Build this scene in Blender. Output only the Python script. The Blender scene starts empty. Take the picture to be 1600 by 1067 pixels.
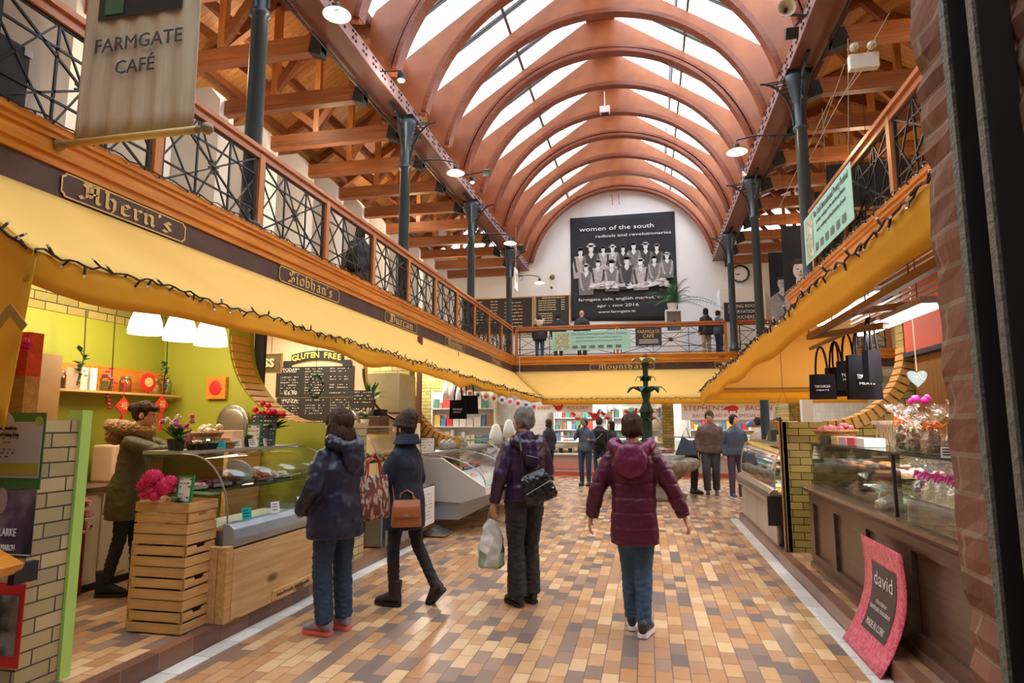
import bpy, bmesh, math, random
from math import sin, cos, pi, radians, sqrt, atan2
from mathutils import Vector, Matrix, noise
R = random.Random(7)
SC = bpy.context.scene
COL = SC.collection
# ---------------------------------------------------------------- camera
cam = bpy.data.cameras.new('camera'); co = bpy.data.objects.new('camera', cam); COL.objects.link(co)
cam.sensor_width = 36.0; cam.lens = 980.0 / 1600 * 36; cam.clip_start = 0.05; cam.clip_end = 200
co.location = (0, 0, 1.55)
co.rotation_euler = (radians(90 + 7.47), 0, radians(12.106))
SC.camera = co
SC.view_settings.view_transform = 'Standard'; SC.view_settings.look = 'None'
SC.view_settings.gamma = 1.0; SC.view_settings.exposure = 0.3
# ---------------------------------------------------------------- world
W = bpy.data.worlds.new('overcast_sky'); SC.world = W; W.use_nodes = True
wn = W.node_tree.nodes; wl = W.node_tree.links; wn.clear()
bg = wn.new('ShaderNodeBackground'); wo = wn.new('ShaderNodeOutputWorld')
bg.inputs[0].default_value = (0.86, 0.93, 1.0, 1); bg.inputs[1].default_value = 4.6
wl.new(bg.outputs[0], wo.inputs[0])
def area(name, loc, size, power, col=(1, .87, .7), rot=(0, 0, 0), sy=None):
    l = bpy.data.lights.new(name, 'AREA'); l.shape = 'RECTANGLE'; l.size = size; l.size_y = sy or size
    l.energy = power; l.color = col
    o = bpy.data.objects.new(name, l); COL.objects.link(o); o.location = loc; o.rotation_euler = rot
    return o
def point(name, loc, power, col=(1, .8, .55), r=.06, parent=None):
    l = bpy.data.lights.new(name, 'POINT'); l.energy = power; l.color = col; l.shadow_soft_size = r
    o = bpy.data.objects.new(name, l); COL.objects.link(o); o.location = loc
    if parent: o.parent = parent
    return o
# strip lighting above the stalls, hidden behind the awnings as in the market
for i, (x, y, p, c) in enumerate([
        (-4.9, 4.3, 36, (1, .86, .66)), (-5.0, 7.5, 52, (1, .84, .66)), (-5.1, 10.2, 90, (1, .95, .88)),
        (-5.1, 14.2, 95, (1, .95, .9)), (-5.1, 17.6, 85, (1, .93, .85)),
        (2.65, 5.2, 40, (1, .86, .68)), (3.2, 9.4, 50, (1, .86, .7)), (-2.2, 21.3, 100, (1, .95, .9)), (1.4, 21.3, 100, (1, .95, .9)),
        (4.6, 20.8, 90, (1, .93, .88)), (4.4, 14.0, 70, (1, .93, .85))]):
    area('stall_strip_light', (x, y, 3.04), .3 if x == 2.65 else 1.0, p, c, sy=1.6)
# unseen warm point lights added to turn the gallery timber golden
for y in (3, 7, 11.5, 16, 20):
    point('gallery_fill_light', (-6.3, y, 6.4), 48, (1, .74, .45), .15)
for y in (5, 9, 13.5, 18):
    point('gallery_fill_light', (4.4, y, 6.6), 45, (1, .74, .45), .15)
for y in (4, 10, 16):
    point('wall_wash_light', (-6.9, y, 8.0), 40, (1, .8, .55), .15)
# ---------------------------------------------------------------- mesh helpers
class MB:
    def __init__(s): s.v = []; s.f = []; s.m = []; s.mi = 0
    def add(s, vs, fs):
        n = len(s.v); s.v += [tuple(a) for a in vs]; s.f += [tuple(i + n for i in f) for f in fs]; s.m += [s.mi] * len(fs); return s
    def box(s, x0, x1, y0, y1, z0, z1, M=None):
        vs = [Vector((x, y, z)) for x in (x0, x1) for y in (y0, y1) for z in (z0, z1)]
        if M: vs = [M @ v for v in vs]
        return s.add(vs, [(0, 1, 3, 2), (4, 6, 7, 5), (0, 4, 5, 1), (2, 3, 7, 6), (0, 2, 6, 4), (1, 5, 7, 3)])
    def bar(s, p, q, w, h, up=(0, 0, 1)):
        p = Vector(p); q = Vector(q); d = q - p; L = d.length
        if L < 1e-6: return s
        d /= L; u = Vector(up)
        if abs(d.dot(u)) > .98: u = Vector((0, 1, 0)) if abs(d.y) < .9 else Vector((1, 0, 0))
        r = d.cross(u).normalized(); u = r.cross(d)
        vs = []
        for c in (p, q):
            for a, b in ((-1, -1), (1, -1), (1, 1), (-1, 1)): vs.append(c + r * a * w / 2 + u * b * h / 2)
        return s.add(vs, [(0, 3, 2, 1), (4, 5, 6, 7), (0, 1, 5, 4), (1, 2, 6, 5), (2, 3, 7, 6), (3, 0, 4, 7)])
    def tube(s, pts, rs, n=8, cap=True, flat=None, closed=False):
        pts = [Vector(p) for p in pts]; m = len(pts)
        if not hasattr(rs, '__len__'): rs = [rs] * m
        vs = []; N0 = None
        for i, p in enumerate(pts):
            a = pts[(i - 1) % m] if (closed or i > 0) else p; b = pts[(i + 1) % m] if (closed or i < m - 1) else p
            t = (b - a).normalized() if (b - a).length > 1e-9 else Vector((0, 0, 1))
            if N0 is None:
                N0 = t.orthogonal().normalized() if flat is None else (Vector(flat) - t * t.dot(Vector(flat))).normalized()
            else:
                N0 = N0 - t * t.dot(N0); N0 = N0.normalized() if N0.length > 1e-6 else t.orthogonal().normalized()
            B = t.cross(N0); r = rs[i]; ra, rb = (r if hasattr(r, '__len__') else (r, r))
            for k in range(n):
                th = 2 * pi * k / n; vs.append(p + N0 * cos(th) * ra + B * sin(th) * rb)
        fs = []
        for i in range(m if closed else m - 1):
            for k in range(n):
                j = (i + 1) % m; k2 = (k + 1) % n
                fs.append((i * n + k, i * n + k2, j * n + k2, j * n + k))
        if cap and not closed: fs += [tuple(range(n - 1, -1, -1)), tuple((m - 1) * n + k for k in range(n))]
        return s.add(vs, fs)
    def lathe(s, prof, n=16, c=(0, 0, 0), M=None, wob=0, k=0):
        vs = []; m = len(prof)
        for (r, z) in prof:
            for i in range(n):
                th = 2 * pi * i / n; rr = r * (1 + wob * cos(k * th)); v = Vector((rr * cos(th), rr * sin(th), z))
                vs.append((M @ v if M else v) + Vector(c))
        fs = [(i * n + a, i * n + (a + 1) % n, (i + 1) * n + (a + 1) % n, (i + 1) * n + a) for i in range(m - 1) for a in range(n)]
        fs += [tuple(range(n - 1, -1, -1)), tuple((m - 1) * n + a for a in range(n))]
        return s.add(vs, fs)
    def ell(s, c, r, n=14, m=9, M=None):
        c = Vector(c)
        prof = []
        vs = []; fs = []
        for j in range(1, m):
            ph = pi * j / m - pi / 2
            for i in range(n):
                th = 2 * pi * i / n; v = Vector((r[0] * cos(ph) * cos(th), r[1] * cos(ph) * sin(th), r[2] * sin(ph)))
                vs.append((M @ v if M else v) + c)
        b = Vector((0, 0, -r[2])); t = Vector((0, 0, r[2]))
        vs += [(M @ b if M else b) + c, (M @ t if M else t) + c]
        for j in range(m - 2):
            for i in range(n): fs.append((j * n + i, j * n + (i + 1) % n, (j + 1) * n + (i + 1) % n, (j + 1) * n + i))
        B = (m - 1) * n
        for i in range(n): fs.append((B, (i + 1) % n, i)); fs.append((B + 1, (m - 2) * n + i, (m - 2) * n + (i + 1) % n))
        return s.add(vs, fs)
    def prism(s, poly, a, b, ax='y', M=None):
        # poly 2-D list; ax the extrusion axis
        def P(u, v, w):
            p = Vector((u, w, v) if ax == 'y' else ((w, u, v) if ax == 'x' else (u, v, w)))
            return M @ p if M else p
        n = len(poly); vs = [P(u, v, a) for u, v in poly] + [P(u, v, b) for u, v in poly]
        fs = [tuple(range(n)), tuple(range(2 * n - 1, n - 1, -1))] + [(i, (i + 1) % n, n + (i + 1) % n, n + i) for i in range(n)]
        return s.add(vs, fs)
    def strip(s, A, B):
        n = len(A); return s.add(list(A) + list(B), [(i, i + 1, n + i + 1, n + i) for i in range(n - 1)])
    def grid(s, f, nu, nv, thick=0):
        vs = [Vector(f(i / nu, j / nv)) for i in range(nu + 1) for j in range(nv + 1)]
        fs = [(i * (nv + 1) + j, i * (nv + 1) + j + 1, (i + 1) * (nv + 1) + j + 1, (i + 1) * (nv + 1) + j) for i in range(nu) for j in range(nv)]
        return s.add(vs, fs)
    def rings(s, rings, n=20, e=2.0):
        # horizontal super-elliptic rings (z, cx, cy, rx, ry)
        vs = []
        for (z, cx, cy, rx, ry) in rings:
            for k in range(n):
                th = 2 * pi * k / n; c_, s_ = cos(th), sin(th)
                vs.append((cx + rx * math.copysign(abs(c_) ** (2 / e), c_), cy + ry * math.copysign(abs(s_) ** (2 / e), s_), z))
        m = len(rings)
        fs = [(i * n + a, i * n + (a + 1) % n, (i + 1) * n + (a + 1) % n, (i + 1) * n + a) for i in range(m - 1) for a in range(n)]
        fs += [tuple(range(n - 1, -1, -1)), tuple((m - 1) * n + a for a in range(n))]
        return s.add(vs, fs)
    def mesh(s, name):
        me = bpy.data.meshes.new(name); me.from_pydata(s.v, [], s.f); me.update(); return me
    def build(s, name, mat, parent=None, smooth=False, fix=True, bevel=0, solid=0):
        me = s.mesh(name)
        for m in (mat if isinstance(mat, (list, tuple)) else [mat]): me.materials.append(m)
        if isinstance(mat, (list, tuple)): me.polygons.foreach_set('material_index', s.m)
        if fix:
            bm = bmesh.new(); bm.from_mesh(me); bmesh.ops.recalc_face_normals(bm, faces=bm.faces); bm.to_mesh(me); bm.free()
        if smooth: me.polygons.foreach_set('use_smooth', [True] * len(me.polygons))
        o = bpy.data.objects.new(name, me); COL.objects.link(o)
        if parent: o.parent = parent
        if bevel:
            b = o.modifiers.new('bevel', 'BEVEL'); b.width = bevel; b.segments = 2; b.limit_method = 'ANGLE'
        if solid:
            b = o.modifiers.new('thick', 'SOLIDIFY'); b.thickness = solid; b.offset = 0
        return o
def tag(o, label=None, cat=None, group=None, kind=None):
    if label: o['label'] = label
    if cat: o['category'] = cat
    if group: o['group'] = group
    if kind: o['kind'] = kind
    return o
def thing(name, label, cat, loc=(0, 0, 0), rz=0, group=None):
    o = bpy.data.objects.new(name, None); COL.objects.link(o); o.location = loc; o.rotation_euler = (0, 0, rz); o.empty_display_size = .1
    return tag(o, label, cat, group)
def struct(mb, name, mat, **k): return tag(mb.build(name, mat, **k), kind='structure')
KIDS = {}
def copy_tree(o, loc=None, rz=None, label=None, group=None, parent=None):
    c = o.copy(); COL.objects.link(c)
    if parent: c.parent = parent
    for ch in list(o.children): copy_tree(ch, parent=c)
    if loc is not None: c.location = loc
    if rz is not None: c.rotation_euler = (0, 0, rz)
    if label: c['label'] = label
    if group: c['group'] = group
    return c
def box(name, x0, x1, y0, y1, z0, z1, mat, parent=None, bevel=0): return MB().box(x0, x1, y0, y1, z0, z1).build(name, mat, parent, bevel=bevel)
# text as mesh, lying in a plane: origin o, right r, up u
def text_mesh(txt, size, align='CENTER', ext=0.0, sx=1.0, bold=0.0, shear=0, spacing=1.0):
    c = bpy.data.curves.new('txt', 'FONT'); c.body = txt; c.size = size; c.align_x = align; c.align_y = 'CENTER'
    c.extrude = ext; c.offset = bold; c.shear = shear; c.space_character = spacing; c.resolution_u = 2
    o = bpy.data.objects.new('txt', c); COL.objects.link(o)
    dg = bpy.context.evaluated_depsgraph_get(); me = bpy.data.meshes.new_from_object(o.evaluated_get(dg))
    bpy.data.objects.remove(o); bpy.data.curves.remove(c)
    return me
def lettering(txt, size, o, r, u, mat, parent=None, name='lettering', align='CENTER', ext=.002, sx=1.0, bold=0, width=None, spacing=1.0, lines=None):
    me = text_mesh(txt, size, align, ext, bold=bold, spacing=spacing)
    r = Vector(r).normalized(); u = Vector(u).normalized(); n = r.cross(u); o = Vector(o)
    if width and len(me.vertices):
        xs = [v.co.x for v in me.vertices]; w = max(xs) - min(xs); sx = width / w
    for v in me.vertices: v.co = o + r * v.co.x * sx + u * v.co.y + n * v.co.z
    me.materials.clear(); me.materials.append(mat)
    ob = bpy.data.objects.new(name, me); COL.objects.link(ob)
    if parent: ob.parent = parent
    return ob
def remesh(mb, name, mat, parent, voxel, smooth=6, disp=None, dec=None):
    me = mb.mesh(name); o = bpy.data.objects.new(name, me); COL.objects.link(o)
    bm = bmesh.new(); bm.from_mesh(me); bmesh.ops.recalc_face_normals(bm, faces=bm.faces); bm.to_mesh(me); bm.free()
    m = o.modifiers.new('r', 'REMESH'); m.mode = 'VOXEL'; m.voxel_size = voxel; m.use_smooth_shade = True
    if smooth: k = o.modifiers.new('s', 'SMOOTH'); k.iterations = smooth; k.factor = .5
    dg = bpy.context.evaluated_depsgraph_get(); me2 = bpy.data.meshes.new_from_object(o.evaluated_get(dg))
    o.modifiers.clear(); o.data = me2; me2.name = name
    if disp:
        ns = [v.normal.copy() for v in me2.vertices]
        for v, n in zip(me2.vertices, ns): v.co += n * disp(v.co, n)
    me2.materials.clear(); me2.materials.append(mat)
    me2.polygons.foreach_set('use_smooth', [True] * len(me2.polygons))
    if parent: o.parent = parent
    return o
# ---------------------------------------------------------------- materials
class N:
    def __init__(s, name):
        s.mat = bpy.data.materials.new(name); s.mat.use_nodes = True; s.t = s.mat.node_tree; s.t.nodes.clear()
        s.out = s.n('ShaderNodeOutputMaterial')
    def n(s, typ, **k):
        x = s.t.nodes.new(typ)
        for a, b in k.items(): setattr(x, a, b)
        return x
    def l(s, a, b): s.t.links.new(a, b)
    def math(s, op, a, b=None):
        x = s.n('ShaderNodeMath', operation=op)
        for i, q in enumerate((a, b)):
            if q is None: continue
            if isinstance(q, (int, float)): x.inputs[i].default_value = q
            else: s.l(q, x.inputs[i])
        return x.outputs[0]
    def mix(s, f, a, b):
        x = s.n('ShaderNodeMix', data_type='RGBA')
        for i, q in ((0, f), (6, a), (7, b)):
            if isinstance(q, (int, float)): x.inputs[i].default_value = q
            elif isinstance(q, (tuple, list)): x.inputs[i].default_value = (*q[:3], 1)
            else: s.l(q, x.inputs[i])
        return x.outputs[2]
    def ramp(s, f, stops, const=False):
        x = s.n('ShaderNodeValToRGB'); e = x.color_ramp.elements
        if const: x.color_ramp.interpolation = 'CONSTANT'
        while len(e) < len(stops): e.new(1)
        for i, (p, c) in enumerate(stops): e[i].position = p; e[i].color = (*c, 1)
        s.l(f, x.inputs[0]); return x.outputs[0]
    def obj(s): return s.n('ShaderNodeTexCoord').outputs['Object']
    def noise(s, scale, vec=None, detail=3, stretch=None, rough=.5):
        x = s.n('ShaderNodeTexNoise'); x.inputs['Scale'].default_value = scale; x.inputs['Detail'].default_value = detail; x.inputs['Roughness'].default_value = rough
        v = vec or s.obj()
        if stretch:
            m = s.n('ShaderNodeMapping'); m.inputs['Scale'].default_value = stretch; s.l(v, m.inputs[0]); v = m.outputs[0]
        s.l(v, x.inputs['Vector']); return x.outputs[0]
    def bsdf(s, col, rough=.6, metal=0, spec=.5, bump=None, bstr=.3, bdist=.01, **k):
        x = s.n('ShaderNodeBsdfPrincipled')
        if isinstance(col, (tuple, list)): x.inputs['Base Color'].default_value = (*col[:3], 1)
        else: s.l(col, x.inputs['Base Color'])
        if isinstance(rough, (int, float)): x.inputs['Roughness'].default_value = rough
        else: s.l(rough, x.inputs['Roughness'])
        x.inputs['Metallic'].default_value = metal; x.inputs['Specular IOR Level'].default_value = spec
        for a, b in k.items(): x.inputs[a].default_value = b
        if bump is not None:
            b = s.n('ShaderNodeBump'); b.inputs['Strength'].default_value = bstr; b.inputs['Distance'].default_value = bdist
            s.l(bump, b.inputs['Height']); s.l(b.outputs[0], x.inputs['Normal'])
        return x.outputs[0]
    def done(s, sh): s.l(sh, s.out.inputs[0]); return s.mat
MC = {}
def mat(name, col, rough=.6, metal=0, var=.12, scale=6, bump=0, bs=40, spec=.5, stretch=None):
    if name in MC: return MC[name]
    m = N(name)
    if var:
        nz = m.noise(scale, stretch=stretch); c = m.mix(nz, tuple(max(0, a * (1 - var)) for a in col), tuple(min(1, a * (1 + var)) for a in col))
    else: c = col
    b = m.noise(bs, stretch=stretch) if bump else None
    MC[name] = m.done(m.bsdf(c, rough, metal, spec, bump=b, bstr=bump)); return MC[name]
def wood(name, c1, c2, axis=1, scale=3.0, rough=.35, knots=0, plank=None):
    m = N(name); st = [14, 14, 14]; st[axis] = 1.0
    n1 = m.noise(scale, stretch=tuple(st), detail=5, rough=.6); n2 = m.noise(1.3, detail=2)
    f = m.math('ADD', m.math('MULTIPLY', n1, .7), m.math('MULTIPLY', n2, .3))
    c = m.ramp(f, [(.36, c1), (.64, c2)])
    if knots:
        v = m.n('ShaderNodeTexVoronoi'); mp = m.n('ShaderNodeMapping'); s3 = [knots] * 3; s3[axis] = knots * .45
        mp.inputs['Scale'].default_value = tuple(s3); m.l(m.obj(), mp.inputs[0]); m.l(mp.outputs[0], v.inputs['Vector']); v.inputs['Scale'].default_value = 1
        k = m.ramp(v.outputs['Distance'], [(.085, (1, 1, 1)), (.17, (0, 0, 0))])
        c = m.mix(k, c, tuple(a * .28 for a in c1))
    h = n1
    if plank:
        ax, w = plank; sp = m.n('ShaderNodeSeparateXYZ'); m.l(m.obj(), sp.inputs[0])
        q = m.math('FRACT', m.math('DIVIDE', sp.outputs[ax], w)); g = m.math('LESS_THAN', q, .05)
        fl = m.math('FLOOR', m.math('DIVIDE', sp.outputs[ax], w)); wn_ = m.n('ShaderNodeTexWhiteNoise', noise_dimensions='1D'); m.l(fl, wn_.inputs['W'])
        c = m.mix(m.math('MULTIPLY', wn_.outputs[0], .35), c, tuple(a * .55 for a in c1))
        c = m.mix(g, c, tuple(a * .25 for a in c1)); h = m.math('SUBTRACT', 1, g)
    MC[name] = m.done(m.bsdf(c, rough, 0, .45, bump=h, bstr=.25, bdist=.004)); return MC[name]
def tiles(name, a, b, w, l, g, stops, grout, rough=.4, off=.5, bump=.5, var=.15, dirt=None, spec=.5, rvar=0, bstr_noise=.25):
    # rows stacked along axis a (height w), running along axis b (length l)
    m = N(name); sp = m.n('ShaderNodeSeparateXYZ'); m.l(m.obj(), sp.inputs[0])
    A = m.math('DIVIDE', sp.outputs[a], w); row = m.math('FLOOR', A)
    if isinstance(b, tuple): bb = m.math('ADD', sp.outputs[b[0]], sp.outputs[b[1]])
    else: bb = sp.outputs[b]
    B = m.math('ADD', m.math('DIVIDE', bb, l), m.math('MULTIPLY', m.math('MODULO', m.math('ABSOLUTE', row), 2), off)); colm = m.math('FLOOR', B)
    cv = m.n('ShaderNodeCombineXYZ'); m.l(row, cv.inputs[0]); m.l(colm, cv.inputs[1])
    wn_ = m.n('ShaderNodeTexWhiteNoise', noise_dimensions='3D'); m.l(cv.outputs[0], wn_.inputs['Vector'])
    c = m.ramp(wn_.outputs[0], stops, const=True)
    nz = m.noise(14, detail=4)
    c = m.mix(m.math('MULTIPLY', nz, var * 2), c, tuple(x * .55 for x in stops[0][1]))
    fa = m.math('FRACT', A); fb = m.math('FRACT', B)
    ga = m.math('LESS_THAN', fa, g / w); gb = m.math('LESS_THAN', fb, g / l); gg = m.math('MAXIMUM', ga, gb)
    c = m.mix(gg, c, grout)
    h = m.math('ADD', m.math('SUBTRACT', 1, gg), m.math('MULTIPLY', nz, bstr_noise))
    r = rough
    if rvar: r = m.math('ADD', rough, m.math('MULTIPLY', wn_.outputs[0], rvar))
    MC[name] = m.done(m.bsdf(c, r, 0, spec, bump=h, bstr=bump, bdist=.006)); return MC[name]
def canvas(name, col, tr=.35):
    m = N(name); nz = m.noise(2.2, detail=3); c = m.mix(nz, tuple(a * .93 for a in col), tuple(min(1, a * 1.05) for a in col))
    b = m.noise(5, detail=2)
    d = m.bsdf(c, .75, 0, .2, bump=b, bstr=.15, bdist=.05); t = m.n('ShaderNodeBsdfTranslucent'); m.l(c, t.inputs[0])
    x = m.n('ShaderNodeMixShader'); x.inputs[0].default_value = tr; m.l(d, x.inputs[1]); m.l(t.outputs[0], x.inputs[2]); MC[name] = m.done(x.outputs[0]); return MC[name]
def glass(name, tint=(.93, .97, .95), refl=.09):
    m = N(name); t = m.n('ShaderNodeBsdfTransparent'); t.inputs[0].default_value = (*tint, 1); g = m.n('ShaderNodeBsdfGlossy'); g.inputs['Roughness'].default_value = .03
    lw = m.n('ShaderNodeLayerWeight'); lw.inputs[0].default_value = .25
    f = m.math('ADD', m.math('MULTIPLY', lw.outputs['Fresnel'], .8), refl * .5)
    x = m.n('ShaderNodeMixShader'); m.l(f, x.inputs[0]); m.l(t.outputs[0], x.inputs[1]); m.l(g.outputs[0], x.inputs[2]); MC[name] = m.done(x.outputs[0]); return MC[name]
def emit(name, col, st):
    m = N(name); e = m.n('ShaderNodeEmission'); e.inputs[0].default_value = (*col, 1); e.inputs[1].default_value = st; MC[name] = m.done(e.outputs[0]); return MC[name]
def splotch(name, stops, scale, rough=.5, detail=3, bump=.2, stretch=None):
    m = N(name); nz = m.noise(scale, detail=detail, stretch=stretch); c = m.ramp(nz, stops); MC[name] = m.done(m.bsdf(c, rough, bump=nz, bstr=bump)); return MC[name]
def cells(name, stops, scale, rough=.5, bump=.4, stretch=(1, 1, 1)):
    m = N(name); v = m.n('ShaderNodeTexVoronoi'); v.inputs['Scale'].default_value = scale; mp = m.n('ShaderNodeMapping'); mp.inputs['Scale'].default_value = stretch; m.l(m.obj(), mp.inputs[0]); m.l(mp.outputs[0], v.inputs['Vector'])
    sp = m.n('ShaderNodeSeparateColor'); m.l(v.outputs['Color'], sp.inputs[0]); c = m.ramp(sp.outputs[0], stops, const=True)
    MC[name] = m.done(m.bsdf(c, rough, bump=v.outputs['Distance'], bstr=bump, bdist=.01)); return MC[name]
def stripes(name, ax, w, cols, rough=.6):
    m = N(name); sp = m.n('ShaderNodeSeparateXYZ'); m.l(m.obj(), sp.inputs[0]); q = m.math('FRACT', m.math('DIVIDE', sp.outputs[ax], w))
    n = len(cols); c = m.ramp(q, [(i / n, k) for i, k in enumerate(cols)], const=True); MC[name] = m.done(m.bsdf(c, rough)); return MC[name]
PLY = splotch('plywood', [(.3, (.24, .068, .026)), (.5, (.38, .12, .042)), (.72, (.50, .19, .065))], .9, .42, 6, .05)
MOULD = wood('rib_moulding', (.17, .042, .02), (.34, .10, .045), 0, 2, .3)
BEAMM = mat('painted_steel_beam', (.17, .065, .05), .45, 0, .15, 3)
BEAMS = mat('painted_beam_web', (.36, .22, .22), .38, 0, .15, 3)
TIMBER = wood('roof_timber', (.20, .065, .025), (.36, .13, .045), 0, 1.5, .5)
TIMBY = wood('roof_timber_rafter', (.16, .05, .02), (.30, .11, .04), 0, 1.5, .5)
BOARDS = wood('roof_boarding', (.46, .2, .06), (.68, .34, .11), 0, 1.5, .5, knots=2.0, plank=(1, .13))
PINE = wood('varnished_pine', (.52, .17, .02), (.78, .31, .045), 1, 2.2, .3, knots=2.3)
PINEX = wood('varnished_pine_across', (.52, .17, .02), (.78, .31, .045), 0, 2.2, .3, knots=2.3)
RAIL = wood('rail_wood', (.34, .10, .03), (.56, .2, .07), 1, 2.5, .28)
RAILX = wood('rail_wood_across', (.34, .10, .03), (.56, .2, .07), 0, 2.5, .28)
POSTW = wood('post_wood', (.42, .14, .035), (.62, .25, .07), 2, 3, .35)
CRATE = wood('crate_pine', (.46, .25, .09), (.72, .43, .17), 0, 3, .5, knots=3.2)
CRATEY = wood('crate_pine_side', (.46, .25, .09), (.72, .43, .17), 1, 3, .5, knots=3.2)
KNOTTY = wood('knotty_pine_panel', (.58, .32, .12), (.80, .54, .26), 1, 2.2, .45, knots=3.6)
DARKW = wood('dark_counter_wood', (.062, .032, .02), (.13, .072, .042), 1, 2.5, .3)
DARKZ = wood('dark_counter_wood_top', (.11, .06, .045), (.20, .115, .085), 1, 2.5, .25)
IRON = mat('black_painted_iron', (.018, .021, .026), .38, .2, .2, 12)
IRONB = mat('blue_black_column_paint', (.035, .055, .075), .33, .1, .25, 3)
BAND = splotch('brown_fascia_paint', [(.3, (.055, .026, .022)), (.7, (.10, .05, .04))], 4, .45)
GOLD = mat('gold_lettering', (.72, .5, .2), .4, .1, .1)
YEL = canvas('yellow_awning_canvas', (.93, .64, .19), .28)
YELD = canvas('yellow_awning_valance', (.90, .52, .05), .3)
WHITE = mat('white_plaster', (.83, .85, .88), .8, 0, .04, 2)
WHITEP = mat('white_painted_board', (.82, .81, .78), .45, 0, .03)
CREAM = mat('cream_wall_paint', (.86, .66, .42), .6, 0, .04)
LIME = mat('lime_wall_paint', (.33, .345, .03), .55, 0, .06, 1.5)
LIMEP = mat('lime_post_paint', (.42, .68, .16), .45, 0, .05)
BLACKB = mat('chalkboard_black', (.03, .026, .024), .6, 0, .2)
SLATE = mat('slate_blue_board', (.045, .065, .085), .6, 0, .2)
CHALK = mat('chalk_writing', (.86, .84, .78), .8, 0, 0)
PAPER = mat('white_paper', (.84, .84, .82), .6, 0, .03)
STEEL = mat('brushed_steel', (.55, .56, .57), .28, .9, .1, 8)
STEELD = mat('dull_steel', (.30, .30, .30), .35, .8, .1, 8)
GREYP = mat('grey_counter_paint', (.42, .42, .42), .4, 0, .05)
GLASS = glass('clear_glass')
ROOFG = glass('roof_glass', (.98, .99, 1), .0)
GLASSG = glass('green_edge_glass', (.72, .9, .84), .12)
BLACK = mat('black_plastic', (.015, .015, .017), .35, 0, .1)
BLACKM = mat('matt_black', (.012, .012, .013), .7, 0, .1)
WRAP = glass('cellophane', (.93, .93, .95), .35)
TEAL = mat('pale_teal_print', (.30, .58, .50), .55, 0, .05)
RED = mat('signal_red', (.62, .02, .02), .45, 0, .08)
PINK = mat('pink_petals', (.82, .06, .22), .6, 0, .3, 30, .3, 60)
GREEN = mat('leaf_green', (.05, .17, .035), .5, 0, .35, 14)
GREEND = mat('dark_leaf_green', (.02, .075, .035), .5, 0, .35, 14)
STEM = mat('green_stem', (.10, .2, .05), .6)
SKIN = mat('skin', (.62, .34, .24), .5, 0, .06, 9)
SKIND = mat('darker_skin', (.33, .16, .10), .5, 0, .06, 9)
YBRICKS = [(0, (.33, .27, .075)), (.3, (.42, .34, .10)), (.6, (.27, .23, .07)), (.8, (.38, .30, .09))]
YBR = tiles('glazed_yellow_brick_x', 2, 0, .083, .225, .009, YBRICKS, (.035, .025, .02), .25, bump=.5)
YBRY = tiles('glazed_yellow_brick_y', 2, 1, .083, .225, .009, YBRICKS, (.035, .025, .02), .25, bump=.5)
PBR = tiles('pale_yellow_brick', 2, (0, 1), .083, .225, .009, [(0, (.47, .38, .19)), (.3, (.55, .45, .25)), (.6, (.42, .36, .19)), (.85, (.36, .30, .18))], (.05, .04, .035), .35, bump=.5)
RBR = tiles('rough_red_brick', 2, (1, 0), .078, .235, .011, [(0, (.26, .11, .065)), (.3, (.31, .13, .08)), (.6, (.21, .09, .06)), (.8, (.29, .15, .10))], (.30, .20, .145), .8, bump=1.0, var=.3, bstr_noise=1.2)
FLS = [(0, (.50, .26, .12)), (.17, (.62, .38, .19)), (.33, (.42, .23, .13)), (.46, (.56, .32, .16)), (.57, (.23, .16, .13)), (.70, (.33, .21, .155)), (.80, (.68, .46, .25)), (.90, (.13, .105, .105))]
FLOOR = tiles('brick_paver_floor', 0, 1, .108, .215, .006, FLS, (.15, .09, .06), .22, bump=.25, var=.18, rvar=.22, bstr_noise=.12)
STEPT = tiles('step_tile', 1, 0, .30, 2.0, .006, [(0, (.20, .085, .05)), (.4, (.26, .12, .07)), (.7, (.16, .07, .05))], (.3, .2, .15), .3, off=0, bump=.3)
KERB = tiles('pale_kerb_tile', 1, 0, .30, 2.0, .008, [(0, (.66, .63, .58)), (.4, (.72, .70, .66)), (.7, (.60, .57, .52))], (.3, .28, .26), .5, off=0, bump=.3, var=.08)
# ================================================================ setting
ORD = ['first', 'second', 'third', 'fourth', 'fifth', 'sixth', 'seventh', 'eighth', 'ninth', 'tenth', 'eleventh', 'twelfth', 'thirteenth', 'fourteenth', 'fifteenth', 'sixteenth']
XL, XR = -4.25, 2.44          # gallery fascias
YG, YE, YR = 20.0, 23.1, 11.2  # far gallery front, end wall, end of right gallery
ZB, ZW, ZF, ZR = 3.20, 3.46, 3.72, 4.68  # band bottom, band top, ledge, handrail top
XC = -0.85
struct(MB().box(-9, 8, -4, 24, -.2, 0), 'floor', FLOOR)
struct(MB().box(-3.03, -2.89, -4, 8.1, 0, .006), 'trim_1', KERB)
struct(MB().box(1.28, 1.41, -4, 11.1, 0, .006), 'trim_2', KERB)
def step(x0, x1, y0, y1, edge, nm):
    struct(MB().box(x0, x1, y0, y1, 0, .118), nm, FLOOR)
step(-9, -3.06, -4, 8.1, -1, 'floor'); step(1.44, 8, -4, 11.0, 1, 'floor')
struct(MB().prism([(-3.035, 0), (-3.035, .124), (-3.13, .124), (-3.13, .119), (-3.059, .119), (-3.059, 0)], -4, 8.1), 'trim_3', STEPT)
struct(MB().prism([(1.415, 0), (1.415, .124), (1.51, .124), (1.51, .119), (1.439, .119), (1.439, 0)], -4, 11.02), 'trim_4', STEPT)
struct(MB().box(-9, -3.04, 8.1, 8.13, 0, .124), 'trim_5', STEPT)
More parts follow.
